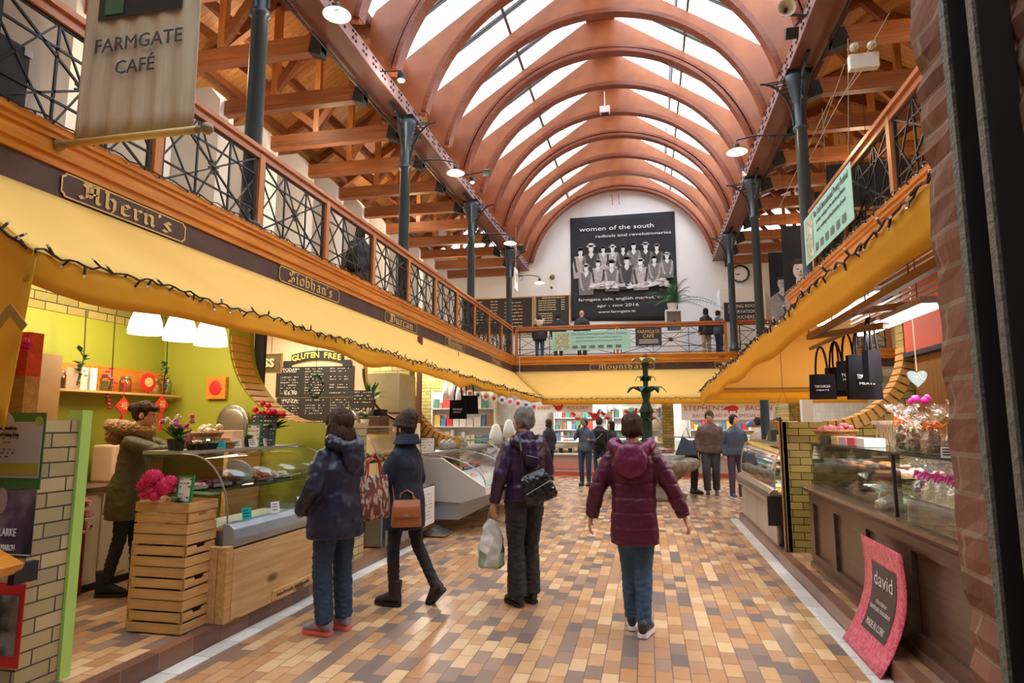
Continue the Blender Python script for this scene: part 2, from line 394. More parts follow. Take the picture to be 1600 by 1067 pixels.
# outer shell
MIDW = mat('outer_wall_plaster', (.62, .6, .57), .8, 0, .06, 2)
DARKWALL = mat('dim_hall_wall', (.16, .11, .08), .8)
struct(MB().box(-9.1, -8.9, -4, 24, 0, 9.2), 'wall_left', MIDW)
struct(MB().box(7.9, 8.1, -4, 24, 0, 9.2), 'wall_right', MIDW)
struct(MB().box(-9, 8, -4.2, -4, 0, 12), 'wall_front', DARKWALL)
e = MB().prism([(-9, 0), (8, 0), (8, 8.2), (3.2, 8.2), (3.2, 9.3), (-.5, 11.6), (-1.2, 11.6), (-4.9, 9.3), (-4.9, 8.2), (-9, 8.2)], YE, YE + .2)
struct(e, 'wall_back', WHITE)
# ---- arched ribs
def roofz(dx): return 11.12 - .68 * max(0, abs(dx) - .36)
RI = 3.35; ZC = 6.95
def circ(r, a): return (XC + r * cos(a), ZC + r * sin(a))
def arc_strip(mb, r0, r1, y0, y1, n=44, foot=7.62):
    # square-section moulding following the arch
    pr = []
    for i in range(n + 1):
        a = pi * i / n
        if ZC + r1 * sin(a) < foot - .05: continue
        pr.append(a)
    vs = []; 
    for a in pr:
        for (r, y) in ((r0, y0), (r1, y0), (r1, y1), (r0, y1)):
            x, z = circ(r, a); vs.append((x, y, z))
    fs = []
    m = len(pr)
    for i in range(m - 1):
        for k in range(4): fs.append((i * 4 + k, i * 4 + (k + 1) % 4, (i + 1) * 4 + (k + 1) % 4, (i + 1) * 4 + k))
    fs += [(0, 1, 2, 3), tuple((m - 1) * 4 + k for k in (3, 2, 1, 0))]
    return mb.add(vs, fs)
a0 = math.asin((7.62 - ZC) / RI)
for k in range(16):
    y = YE - .12 - 1.48 * k
    if y < -.5: break
    big = k % 3 == 0
    t = thing('arched_rib', '%s plywood arched roof rib counting from the white end wall, %s' % (ORD[k], 'doubled mouldings on its edge' if big else 'single moulding on its edge'), 'roof rib', (0, y, 0), group='plywood arched ribs over the nave')
    inner = [circ(RI, a0 + (pi - 2 * a0) * i / 48) for i in range(49)]     # right foot to left foot
    o_ = [(XC - 3.78, 7.62), (XC - 3.78, roofz(3.78)), (XC - 2.6, roofz(2.6)), (XC - 1.4, roofz(1.4)), (XC - .36, 11.12), (XC + .36, 11.12), (XC + 1.4, roofz(1.4)), (XC + 2.6, roofz(2.6)), (XC + 3.78, roofz(3.78)), (XC + 3.78, 7.62)]
    # panel as a strip between inner arch and roof line
    def outer(a):
        # ray from the arch centre to the outline
        dx, dz = cos(a), sin(a)
        best = 1e9
        if abs(dx) > 1e-6: best = 3.78 / abs(dx)
        if dz > 0:
            best = min(best, (11.12 - ZC) / dz)
            # slope z = 11.12-.68(|x|-.36)
            best = min(best, (11.12 - ZC + .68 * .36) / (dz + .68 * abs(dx)))
        return best
    th = .05 if not big else .07
    vs = []; A = [a0 + (pi - 2 * a0) * i / 60 for i in range(61)]
    for a in A:
        r2 = outer(a)
        for (r, yy) in ((RI, -th), (r2, -th), (r2, th), (RI, th)): x, z = circ(r, a); vs.append((x, yy, z))
    fs = []
    for i in range(60):
        for q in range(4): fs.append((i * 4 + q, i * 4 + (q + 1) % 4, (i + 1) * 4 + (q + 1) % 4, (i + 1) * 4 + q))
    fs += [(0, 1, 2, 3), (243, 242, 241, 240)]
    MB().add(vs, fs).build('panel', PLY, t)
    mb = MB(); arc_strip(mb, RI - .02, RI + .06, -.11, .11)
    if big: arc_strip(mb, RI - .05, RI + .03, -.19, -.11); arc_strip(mb, RI + .09, RI + .15, -.13, -.06)
    else: arc_strip(mb, RI + .075, RI + .10, -.075, -.045)
    mb.build('moulding', MOULD, t)
# joints: ceiling board strip between the feet and eaves
struct(MB().box(XC - 3.98, XC - 3.8, -1, YE, 8.62, 8.8).box(XC + 3.8, XC + 3.98, -1, YE, 8.62, 8.8), 'ceiling', TIMBY)
# ---- glazing
g = MB(); eps = .1
for s in (-1, 1):
    A = [(XC + s * .3, y, 11.12 + eps + .04) for y in (-1.0, YE)]; B = [(XC + s * 4.0, y, roofz(4.0) + eps) for y in (-1.0, YE)]
    g.strip(A, B)
struct(g, 'window_1', ROOFG, fix=False)
struct(MB().box(XC - .34, XC + .34, -1, YE, 11.13, 11.2), 'ceiling', PLY)
gb = MB()
for k in range(16):
    y = YE - .12 - 1.48 * (k + .45)
    if y < -1: break
    for s in (-1, 1): gb.bar((XC + s * .3, y, 11.12 + eps), (XC + s * 4.0, y, roofz(4.0) + eps), .035, .05); gb.bar((XC + s * .3, y + .07, 11.12 + eps), (XC + s * 4.0, y + .07, roofz(4.0) + eps), .02, .05)
for s in (-1, 1):
    for d in (1.9,): gb.bar((XC + s * d, -1, roofz(d) + eps), (XC + s * d, YE, roofz(d) + eps), .05, .04)
struct(gb, 'trim_6', mat('glazing_bar_grey', (.12, .13, .14), .5))
wr = MB()
for seg in range(5):
    y0 = YE - 3.2 - seg * 4.44
    if y0 < 1: break
    for i in range(16): wr.bar((XC + 1.7, y0 + i * .16, roofz(1.7) + .3), (XC + 1.7, y0 + i * .16, roofz(1.7) + .85), .03, .03)
    wr.bar((XC + 1.7, y0, roofz(1.7) + .85), (XC + 1.7, y0 + 2.4, roofz(1.7) + .85), .05, .04); wr.bar((XC + 1.7, y0, roofz(1.7) + .3), (XC + 1.7, y0 + 2.4, roofz(1.7) + .3), .05, .04)
tag(wr.build('roof_railing', mat('roof_railing_grey', (.1, .1, .11), .5)), 'dark railing of upright bars outside, seen through the right skylights', 'railing')
# ---- main beams on the columns
for s, x0, x1, lab in ((-1, -4.72, -4.3, 'left'), (1, 2.45, 2.87, 'right')):
    xin = x1 if s < 0 else x0
    t = thing('main_beam', 'long riveted purple-brown beam over the %s row of columns' % lab, 'beam', (0, 0, 0))
    MB().box(x0, x1, -1, YE, 7.36, 7.62).build('beam_core', BEAMM, t)
    f = MB(); f.box(xin - .012 if s < 0 else xin - .012, xin + .012, -1, YE, 7.37, 7.63)
    f.mi = 1
    for i in range(int((YE + 1) / .37)):
        yy = -1 + i * .37
        for dy in (0, .1):
            for zz in (7.44, 7.55):
                xx = xin + (.012 if s < 0 else -.03); f.box(xx, xx + .018, yy + dy, yy + dy + .035, zz, zz + .035)
    f.build('riveted_web', [BEAMS, BLACK], t)
    MB().tube([(x0 if s < 0 else x1, -1, 7.31), (x0 if s < 0 else x1, YE, 7.31)], .022, 6).build('conduit', IRON, t)
# ---- columns
def column(x, y, z0, lab, s):
    t = thing('iron_column', lab, 'column', (x, y, z0), group='cast iron columns of the gallery')
    H = 7.36 - z0
    mb = MB(); mb.lathe([(.15, 0), (.15, .08), (.11, .14), (.102, .3), (.095, H - 1.0), (.12, H - .98), (.12, H - .93), (.095, H - .9), (.1, H - .5), (.17, H - .2), (.2, H - .08), (.2, H)], 18)
    mb.build('shaft', IRONB, t, smooth=True)
    mb = MB()
    for d in (-1, 1):       # spandrel brackets along the beam
        for side in (1,):
            pts = []
            for i in range(13):
                u = i / 12; a = u * pi / 2
                pts.append((0, d * (.1 + .62 * (1 - cos(a))), H - .95 + .93 * sin(a)))
            mb.tube(pts, .018, 6)
            mb.bar((0, 0, H - .03), (0, d * .75, H - .03), .05, .05)
            for i in range(1, 12):
                p = pts[i]
                mb.bar(p, (0, p[1] * .45, H - .05 - .02 * i), .014, .02)
                mb.bar(p, (0, .09 * d, p[2] - .02), .012, .016) if i < 8 else None
            for (cy, cz, r) in ((.2, .28, .11), (.36, .15, .08), (.16, .52, .07), (.5, .09, .05)):
                mb.tube([(0, d * (cy) + r * cos(q * pi / 6), H - cz + r * sin(q * pi / 6)) for q in range(12)], .012, 5, closed=True)
                mb.tube([(0, d * (cy) + r * .5 * cos(q * pi / 4), H - cz + r * .5 * sin(q * pi / 4)) for q in range(8)], .009, 5, closed=True)
    # bracket toward the nave wall side
    pts = [(-s * (.1 + .5 * (1 - cos(i / 10 * pi / 2))) , 0, H - .9 + .8 * sin(i / 10 * pi / 2)) for i in range(11)]
    mb.tube(pts, .02, 6)
    for i in range(1, 10): mb.bar(pts[i], (-s * .08, 0, pts[i][2] + .04), .012, .016)
    mb.build('spandrel_bracket', IRON, t)
    mb = MB(); mb.box(-.2, .2, -.2, .2, H, H + .02); mb.build('cap_plate', BLACK, t)
    return t
nl = ['nearest dark iron column of the left gallery', 'second dark iron column of the left gallery', 'third dark iron column of the left gallery', 'farthest left iron column, by the menu boards']
for k in range(4): column(-4.4, 6.15 + 4.63 * k, 3.72, nl[k], -1)
column(2.62, 10.65, 3.72, 'nearest right iron column, standing at the end of the right gallery', 1)
column(2.62, 15.3, 0, 'middle right iron column in front of the soldier banners', 1)
column(2.62, 19.75, 3.72, 'farthest right iron column, beside the wall clock', 1)
# ---- aisle roofs
def aisle(xa, xb, ridge, s, nm, ties):
    # xa: nave side, xb: outer wall
    ze = 7.75
    for (p, q) in (((xa, 8.65), (ridge, 9.5)), ((ridge, 9.5), (xb, 7.9))):
        mb = MB(); mb.add([(p[0], -4, p[1]), (p[0], YE, p[1]), (q[0], YE, q[1]), (q[0], -4, q[1]), (p[0], -4, p[1] + .08), (p[0], YE, p[1] + .08), (q[0], YE, q[1] + .08), (q[0], -4, q[1] + .08)],
                         [(0, 1, 2, 3), (4, 7, 6, 5), (0, 4, 5, 1), (1, 5, 6, 2), (2, 6, 7, 3), (3, 7, 4, 0)])
        struct(mb, 'ceiling', BOARDS)
    for k in range(16):
        y = YE - .12 - 1.48 * k
        if y < .5: break
        t = thing('roof_truss', '%s timber truss over the %s gallery counting from the end wall' % (ORD[k], nm), 'roof truss', (0, y, 0), group='timber trusses over the %s gallery' % nm)
        MB().box(min(xa, xb), max(xa, xb), -.08, .08, 7.2, 7.48).build('tie_beam', TIMBER, t)
        mb = MB(); mb.box(ridge - .06, ridge + .06, -.055, .055, 7.48, 9.45); mb.build('king_post', POSTW, t)
        mb = MB(); mb.bar((xa, 0, 8.5), (ridge, 0, 9.35), .12, .2); mb.bar((ridge, 0, 9.35), (xb, 0, 7.8), .12, .2); mb.build('rafter', TIMBER, t)
        mb = MB(); mb.bar((ridge, 0, 7.6), ((ridge + xb) / 2, 0, 8.55), .1, .14); mb.bar((ridge, 0, 7.6), ((ridge + xa) / 2, 0, 8.85), .1, .14); mb.build('strut', TIMBER, t)
        mb = MB(); mb.prism([(xa, 7.12), (xa, 7.46), (xa + (ridge - xa) * .09, 7.46), (xa + (ridge - xa) * .12, 7.2)], -.095, .095); mb.build('iron_shoe', BLACKM, t)
    for yy in ():
        pass
aisle(-4.72, -8.9, -6.5, -1, 'left', 1); aisle(2.87, 7.9, 4.9, 1, 'right', 1)
pur = MB()
for (x, z) in ((-5.5, 9.0), (-7.3, 8.85), (-8.1, 8.3)): pur.bar((x, -4, z), (x, YE, z), .1, .14)
for (x, z) in ((3.8, 9.0), (5.8, 8.9), (6.8, 8.4)): pur.bar((x, -4, z), (x, YE, z), .1, .14)
struct(pur, 'trim_7', TIMBY)
# white piers along the outer left wall
for k in range(14):
    y = YE - .12 - 1.48 * k
    if y < 3: break
    mb = MB(); mb.prism([(-8.9, 3.7), (-7.5, 3.7), (-7.5, 7.45), (-7.72, 7.72), (-8.9, 7.72)], y - .2, y + .2)
    struct(mb, 'wall_left', WHITE)
struct(MB().box(7.0, 7.9, YR, YE, 3.7, 7.6), 'wall_right', mat('tan_boarded_wall', (.55, .38, .2), .6, 0, .1, 3))
# ---- gallery floors and fascias
struct(MB().box(-8.9, XL - .02, -4, YE, 3.3, ZF - .02), 'floor', mat('gallery_floor_boards', (.30, .2, .12), .6))
struct(MB().box(XR + .02, 7.9, -4, YR, 3.3, ZF - .02), 'floor', mat('gallery_floor_boards', (.3, .2, .12), .6))
struct(MB().box(XL, 7.9, YG + .02, YE, 3.3, ZF - .02), 'floor', mat('gallery_floor_boards', (.3, .2, .12), .6))
CEIL = mat('stall_ceiling_white', (.72, .7, .64), .8)
struct(MB().box(-8.9, XL - .1, -4, YE, 3.1, 3.3), 'ceiling', CEIL); struct(MB().box(XR + .1, 7.9, -4, YR, 3.1, 3.3), 'ceiling', CEIL)
struct(MB().box(XL - .1, 7.9, YG + .1, YE, 3.1, 3.3), 'ceiling', CEIL)
def fascia(p, q, inward, nm, mpine):
    # p->q along the edge at z0; inward unit vector pointing to the nave
    p = Vector((*p, 0)); q = Vector((*q, 0)); n = Vector((*inward, 0))
    def slab(z0, z1, d0, d1, mb): 
        vs = []
        for c in (p, q):
            for d in (d0, d1):
                for z in (z0, z1): vs.append(c + n * d + Vector((0, 0, z)))
        return mb.add(vs, [(0, 1, 3, 2), (4, 6, 7, 5), (0, 4, 5, 1), (2, 3, 7, 6), (0, 2, 6, 4), (1, 5, 7, 3)])
    struct(slab(ZB, ZW, -.06, .0, MB()), nm[0], BAND)
    mb = MB(); slab(ZW - .02, ZW + .05, -.06, .02, mb); slab(ZW + .05, ZW + .16, -.06, .045, mb); slab(ZW + .16, ZW + .205, -.06, .065, mb); slab(ZW + .205, ZF, -.3, .085, mb)
    struct(mb, nm[1], mpine)
fascia((XL, -4), (XL, YG), (1, 0), ('trim_8', 'trim_9'), PINE)
fascia((XL, YG), (7.9, YG), (0, -1), ('trim_10', 'trim_11'), PINEX)
fascia((XR, -4), (XR, YR), (-1, 0), ('trim_12', 'trim_13'), PINE)
fascia((XR, YR), (7.9, YR), (0, 1), ('trim_14', 'trim_15'), PINEX)
# ---- railings with iron lattice
def railing(p, q, n, label, mrail, skip=()):
    p = Vector((*p, 0)); q = Vector((*q, 0)); L = (q - p).length; d = (q - p) / L; t = thing('gallery_railing', label, 'railing', (0, 0, 0))
    MB().bar(p + Vector((0, 0, ZR)), q + Vector((0, 0, ZR)), .13, .05).bar(p + Vector((0, 0, ZR - .06)), q + Vector((0, 0, ZR - .06)), .07, .09).build('handrail', mrail, t)
    w = L / n
    for i in range(n + 1):
        c = p + d * (w * i); MB().box(-.04, .04, -.045, .045, ZF, ZR - .04).build('post', POSTW, t).location = c
    z0, z1 = ZF + .03, ZR - .1
    for i in range(n):
        a = p + d * (w * i + .05); b = p + d * (w * (i + 1) - .05); W_ = (b - a).length; mb = MB()
        def P(u, v): return a + d * (W_ * u) + Vector((0, 0, z0 + (z1 - z0) * v))
        th = .018
        for (u0, v0, u1, v1, k) in ((0.02, 0, .02, 1, 1.6), (.98, 0, .98, 1, 1.6), (0, .02, 1, .02, 1.3), (0, .98, 1, .98, 1.3), (0, 0, 1, 1, 1), (0, 1, 1, 0, 1), (.33, 0, .33, 1, 1), (.67, 0, .67, 1, 1), (0, .25, 1, .25, 1), (0, .75, 1, .75, 1),
                                   (0, .25, .33, 1, .8), (.67, 1, 1, .25, .8), (0, .75, .33, 0, .8), (.67, 0, 1, .75, .8), (.33, 1, .67, 0, .8), (.33, 0, .67, 1, .8)):
            mb.bar(P(u0, v0), P(u1, v1), th * k, th * k)
        for (u, v) in ((.5, .5), (.33, .75), (.67, .75), (.33, .25), (.67, .25)):
            c = P(u, v); mb.ell(c, (.032, .032, .032) if (u == .5) else (.022, .022, .022), 6, 4)
        for k in range(8):
            a_ = k * pi / 4 + .4; mb.bar(P(.5, .5), P(.5, .5) + d * (.08 * cos(a_)) + Vector((0, 0, .08 * sin(a_))), .014, .03)
        mb.build('iron_lattice', IRON, t)
    return t
railing((XL - .05, 1.55), (XL - .05, YG - .02), 12, 'wood-topped black iron lattice railing along the left gallery', RAIL)
railing((XL + .1, YG + .05), (XR - .02, YG + .05), 2, 'long far railing facing the entrance, hung with the poetry banner', RAILX)
railing((XR + .3, YG + .05), (XR + 4.5, YG + .05), 2, 'far railing right of the farthest columns', RAILX)
railing((XR + .05, -1.0), (XR + .05, 9.75), 7, 'wood-topped black iron lattice railing along the right gallery', RAIL)
railing((XR + .12, 9.8), (7.8, 9.8), 3, 'end railing of the right gallery behind the nearest right column', RAILX)
# ================================================================ blackletter with a broad nib
def st(x, a, b): return [(x - .1, b - .03), (x, b - .15), (x, a + .15), (x + .12, a)]
GL = {
 'n': (.8, [st(.15, 0, 1), [(.15, .82), (.4, 1), (.55, .85), (.55, .15), (.67, 0)]]), 'h': (.8, [st(.15, 0, 1.5), [(.15, .82), (.4, 1), (.55, .8), (.55, .1), (.42, -.28)]]),
 'u': (.8, [[(.05, .97), (.15, .85), (.15, .15), (.3, 0), (.55, .18)], st(.55, 0, 1)]), 'i': (.42, [st(.15, 0, 1), [(.1, 1.32), (.2, 1.24)]]),
 'r': (.56, [st(.15, 0, 1), [(.15, .82), (.38, 1), (.5, .88)]]), 'e': (.66, [[(.55, .12), (.33, 0), (.12, .15), (.12, .85), (.35, 1), (.53, .78), (.15, .5)]]),
 'a': (.76, [[(.12, .88), (.35, 1), (.5, .85), (.5, .12), (.62, 0)], [(.5, .58), (.2, .48), (.12, .3), (.12, .12), (.27, 0), (.5, .15)]]),
 'o': (.74, [[(.35, 1), (.12, .85), (.12, .12), (.35, 0), (.57, .15), (.57, .85), (.35, 1)]]), 'c': (.62, [[(.55, .85), (.35, 1), (.12, .85), (.12, .12), (.35, 0), (.55, .12)]]),
 's': (.6, [[(.52, .85), (.3, 1), (.12, .8), (.5, .3), (.5, .15), (.28, 0), (.05, .12)]]), 'b': (.74, [st(.15, .1, 1.5), [(.15, .82), (.35, 1), (.57, .85), (.57, .15), (.35, 0), (.12, .14)]]),
 'y': (.76, [[(.05, .97), (.15, .85), (.15, .15), (.3, 0), (.55, .15)], [(.45, 1), (.57, .85), (.57, 0), (.4, -.35), (.15, -.4)]]), "'": (.3, [[(.1, 1.4), (.16, 1.15)]]),
 'A': (1.1, [[(-.05, .2), (.1, 0), (.3, .2), (.3, 1.1), (.1, 1.3)], [(.15, 1.5), (.5, 1.3), (.85, 1.45)], [(.8, 1.4), (.8, .15), (.95, 0)], [(.3, .65), (.8, .72)], [(.5, 1.3), (.5, .3)]]),
 'S': (1.02, [[(.85, 1.3), (.55, 1.5), (.2, 1.3), (.2, 1.0), (.8, .5), (.8, .2), (.5, 0), (.05, .15)], [(.5, 1.35), (.5, .2)], [(.2, .3), (.0, .1), (.2, -.15)]]),
 'D': (1.15, [[(.05, 1.3), (.5, 1.5), (.95, 1.2), (.95, .3), (.55, 0), (.05, .1)], [(.3, 1.4), (.3, .1)], [(.52, 1.3), (.52, .2)]]),
 'M': (1.25, [[(.05, 1.15), (.25, 1.4), (.25, .1), (.05, 0)], [(.25, 1.25), (.5, 1.45), (.62, 1.3), (.62, .15), (.75, 0)], [(.62, 1.25), (.88, 1.45), (1.0, 1.3), (1.0, .15), (1.14, 0)]]),
 'B': (1.0, [[(.22, 1.4), (.22, .1)], [(.0, 1.3), (.5, 1.5), (.8, 1.25), (.5, .85), (.25, .8)], [(.5, .85), (.88, .55), (.82, .2), (.4, 0), (.05, .1)]])}
def blackletter(txt, xh, o, r, u, mat, parent, width=None):
    o = Vector(o); r = Vector(r); u = Vector(u); n = r.cross(u); tot = sum(GL[c][0] + .06 for c in txt)
    sx = (width / tot) if width else xh
    mb = MB(); x = 0; nv = (.085, .105)
    for c in txt:
        adv, strokes = GL[c]
        for s_ in strokes:
            for (p, q) in zip(s_[:-1], s_[1:]):
                pts = [(p[0] - nv[0], p[1] - nv[1]), (p[0] + nv[0], p[1] + nv[1]), (q[0] + nv[0], q[1] + nv[1]), (q[0] - nv[0], q[1] - nv[1])]
                mb.add([o + r * ((x + a - tot / 2) * sx) + u * ((b - .6) * xh) + n * .004 for a, b in pts], [(0, 1, 2, 3)])
        x += adv + .06
    return mb.build('lettering', mat, parent, fix=False)
def plaque(txt, o, r, u, w, h, label, xh):
    r = Vector(r); u = Vector(u); n = r.cross(u); o = Vector(o)
    t = thing('name_plaque', label, 'sign', o, group=None)
    k = h * .16
    def outl(g):
        a, b = w / 2 - g, h / 2 - g; c = k
        pts = []
        for (sx, sy) in ((1, 1), (-1, 1), (-1, -1), (1, -1)):
            cx, cy = sx * a, sy * b
            seq = [(cx, cy - sy * c)] + [(cx - sx * c * (1 - math.cos(q)) - 0, cy - sy * c * (1 - math.sin(q))) for q in ()] + [(cx - sx * c * .45, cy - sy * c * .85), (cx - sx * c * .85, cy - sy * c * .45), (cx - sx * c, cy)]
            if sx * sy < 0: seq = seq[::-1]
            pts += seq
        return pts
    P1, P2 = outl(.0), outl(.012)
    mb = MB(); m = len(P1)
    mb.add([r * a + u * b + n * .004 for a, b in P1], [tuple(range(m))])
    mb.build('board', BAND, t, fix=False)
    mb = MB(); mb.add([r * a + u * b + n * .008 for a, b in P1] + [r * a + u * b + n * .008 for a, b in P2], [(i, (i + 1) % m, m + (i + 1) % m, m + i) for i in range(m)]).build('gold_border', GOLD, t, fix=False)
    blackletter(txt, xh, n * .006, r, u, GOLD, t, width=w * .74)
zc = (ZB + ZW) / 2 + .005
Y_, Z_, X_ = Vector((0, 1, 0)), Vector((0, 0, 1)), Vector((1, 0, 0))
plaque("Ahern's", (XL + .004, 4.34, zc), Y_, Z_, 1.3, .19, "brown name plaque reading Ahern's in gold blackletter", .092)
plaque("Siobhan's", (XL + .004, 7.3, zc), Y_, Z_, 1.5, .19, "brown name plaque reading Siobhan's in gold blackletter", .09)
plaque("Durcan", (XL + .004, 10.4, zc), Y_, Z_, 1.5, .19, "brown name plaque reading Durcan in gold blackletter", .09)
plaque("Moynihan", (XL + .004, 13.6, zc), Y_, Z_, 1.5, .19, "small Moynihan plaque on the left fascia", .09)
plaque("Bresnan", (XL + .004, 17.6, zc), Y_, Z_, 1.3, .19, "last name plaque on the left fascia before the corner", .09)
plaque("Moynihan", (-.75, YG - .004, zc), X_, Z_, 2.0, .19, "Moynihan plaque on the far fascia above the fountain finial", .09)
plaque("B", (2.55, YG - .004, zc), X_, Z_, 1.0, .19, "plaque on the far fascia cut off by the right awning", .09)
# ================================================================ awnings
LN, LF = (-3.12, 2.6, 2.45), (-3.1, 18.85, 2.30)
def lerp(a, b, t): return tuple(x + (y - x) * t for x, y in zip(a, b))
t = thing('yellow_awning', 'long yellow canvas awning over the left stalls', 'awning', (0, 0, 0))
def la(u, v):
    e = lerp(LN, LF, u); top = (XL + .01, 2.6 + (YG - 2.6) * u, ZB + .02); p = lerp(top, e, v)
    sag = .035 * sin(pi * v) + .012 * sin(u * 26 * pi) * v
    return (p[0], p[1], p[2] - sag)
MB().grid(la, 90, 8).build('canvas_top', YEL, t, smooth=True, fix=False, solid=.006)
def lv(u, v): e = la(u, 1); return (e[0] + .012 * sin(u * 60) * v - .05 * v * max(0, 1 - u * 9), e[1], e[2] - v * (.16 + .03 * sin(u * 31) + .02 * sin(u * 57)))
MB().grid(lv, 90, 3).build('valance', YELD, t, smooth=True, fix=False, solid=.006)
def lc(u, v):
    a = lerp(LN, (XL + .01, 2.6, ZB + .02), u); zb = 1.52 + .05 * sin(u * 9)
    return (a[0] - .10 * v * (1 - u), a[1] + .02 + .05 * sin(u * 11) * v, a[2] + (zb - a[2]) * v)
side = MB().grid(lc, 16, 10).build('side_curtain', YELD, t, smooth=True, fix=False, solid=.006)
CH = mat('chevron_brown', (.42, .2, .03), .7)
pass
t = thing('yellow_awning', 'yellow awning across the far stalls under the end gallery', 'awning', (0, 0, 0))
def fa(u, v):
    top = (XL + (2.6 + 3.2 - XL - 0) * u, YG - .01, ZB + .02); e = (-3.1 + (5.9 + 3.1) * u, 18.85, 2.28); p = lerp(top, e, v)
    return (p[0], p[1], p[2] - .03 * sin(pi * v))
MB().grid(fa, 40, 6).build('canvas_top', YEL, t, smooth=True, fix=False, solid=.006)
MB().grid(lambda u, v: (-3.1 + 9 * u, 18.85 + .01 * sin(u * 50) * v, 2.28 - .16 * v), 40, 2).build('valance', YELD, t, smooth=True, fix=False, solid=.006)
t = thing('yellow_awning', 'steep yellow awning over the right-hand chocolate and cake stalls', 'awning', (0, 0, 0))
RN, RF = (1.24, 2.2, 2.60), (.93, 11.6, 2.13)
def ra(u, v):
    e = lerp(RN, RF, u); top = (XR - .01, 2.2 + (YR - 2.2) * u, ZB + .03); p = lerp(top, e, v)
    return (p[0], p[1], p[2] - .05 * sin(pi * v) + .015 * sin(u * 30) * v)
MB().grid(ra, 60, 8).build('canvas_top', YEL, t, smooth=True, fix=False, solid=.006)
MB().grid(lambda u, v: (ra(u, 1)[0] + .03 * v, ra(u, 1)[1], ra(u, 1)[2] - v * (.24 + .02 * sin(u * 33))), 60, 3).build('valance', YELD, t, smooth=True, fix=False, solid=.006)
def re_(u, v):
    a = lerp(RF, (XR - .01, YR, ZB + .03), u * .0) ; x = .93 + (3.4 - .93) * u
    return (x, 11.6 + .0 * u, 2.13 - .17 * v)
MB().grid(re_, 14, 2).build('end_valance', YELD, t, smooth=True, fix=False, solid=.006)
MB().add([(.93, 11.6, 2.13), (3.4, 11.6, 2.13), (3.4, YR, 3.2), (XR, YR, 3.2)], [(0, 1, 2, 3)]).build('end_canvas', YEL, t, fix=False, solid=.006)
mb = MB(); mb.tube([(.96, 11.5, 2.15), (3.4, 11.5, 2.15)], .02, 6).tube([(1.02, 9.3, 2.24), (XR, 9.2, 3.1)], .015, 6).tube([(1.1, 6.2, 2.4), (XR, 6.1, 3.1)], .015, 6).build('awning_frame', mat('awning_frame_brown', (.25, .14, .05), .5), t)
# rolled cloth and pole on the right awning's near end
# ================================================================ fairy lights
CORD = mat('dark_cord', (.03, .012, .008), .6); BULB = mat('clear_bulb', (.75, .68, .66), .15, 0, 0)
def fairy(pts_fn, n, label, amp=.012, bl=.05, every=2, parent=None, icicle=False):
    mb = MB(); pts = []
    for i in range(n + 1):
        p = Vector(pts_fn(i / n)); p.z += amp * sin(i * 1.7) + R.uniform(-amp, amp) * .5; p.x += R.uniform(-amp, amp) * .4; pts.append(p)
    mb.tube(pts, .007, 4)
    for i in range(0, n + 1, every):
        p = pts[i]; d = Vector((R.uniform(-1, 1), R.uniform(-1, 1), R.choice((-1, -1, .9)) if not icicle else -1.4)).normalized()
        mb.mi = 0; mb.bar(p, p + d * bl, .011, .011); mb.mi = 1; mb.bar(p + d * bl, p + d * (bl * 1.35), .009, .009)
    return tag(mb.build('fairy_light_string', [CORD, BULB]), label, 'fairy lights')
fairy(lambda u: (la(u, 1)[0] + .015, la(u, 1)[1], la(u, 1)[2] + .01), 330, 'dark fairy light string along the edge of the left awning')
fairy(lambda u: (lerp(LN, (XL, 2.6, ZB), u)[0], 2.56, lerp(LN, (XL, 2.6, ZB), u)[2] + .0), 26, 'short fairy light string up the near end of the left awning')
fairy(lambda u: (ra(u, 1)[0] - .015, ra(u, 1)[1], ra(u, 1)[2] + .01), 190, 'fairy light string along the edge of the right awning', bl=.045)
fairy(lambda u: (-3.1 + 9 * u, 18.82, 2.29), 120, 'fairy light string along the edge of the far awning')
fairy(lambda u: (XL + .10, 1.5 + (YG - 1.5) * u, ZF + .005), 220, 'small clear fairy lights lying along the left gallery ledge', bl=.03, icicle=True)
fairy(lambda u: (XR - .10, 2 + (YR - 2) * u, ZF + .005), 150, 'small clear fairy lights lying along the right gallery ledge', bl=.03, icicle=True)
# ================================================================ bracket lamps
ENAM = mat('cream_enamel', (.9, .75, .42), .3, 0, .03); LAMP = emit('lit_bulb', (1, .78, .4), 60); SPOT = emit('lit_spot', (1, .96, .9), 90)
def lamp(p, q, label):
    # p on the column, q the lamp head
    t = thing('bracket_lamp', label, 'lamp', q, group='enamel dish lamps on column brackets'); p = Vector(p) - Vector(q)
    mb = MB(); mb.tube([p, p * .3 + Vector((0, 0, .12)), (0, 0, .1), (0, 0, .02)], .014, 6)
    c = p * .6 + Vector((0, 0, .05)); d = Vector((p.x, p.y, 0)).normalized()
    mb.tube([c + d * (.07 * cos(a / 9 * 5)) + Vector((0, 0, -.07 + .07 * sin(a / 9 * 5))) for a in range(10)], .009, 5); mb.build('bracket_arm', IRON, t)
    MB().lathe([(.03, .04), (.045, .02), (.045, -.06), (.03, -.08)], 12).build('lamp_holder', IRON, t, smooth=True)
    sh = MB().lathe([(.05, -.055), (.09, -.06), (.165, -.105), (.17, -.115), (.16, -.11), (.09, -.07), (.05, -.065)], 22).build('dish_shade', ENAM, t, smooth=True)
    MB().ell((0, 0, -.11), (.036, .036, .05), 12, 8).build('bulb', LAMP, sh, smooth=True)
    point('bulb_light', (0, 0, -.2), 22, (1, .75, .42), .04, t)
V_ = lambda *a: Vector(a)
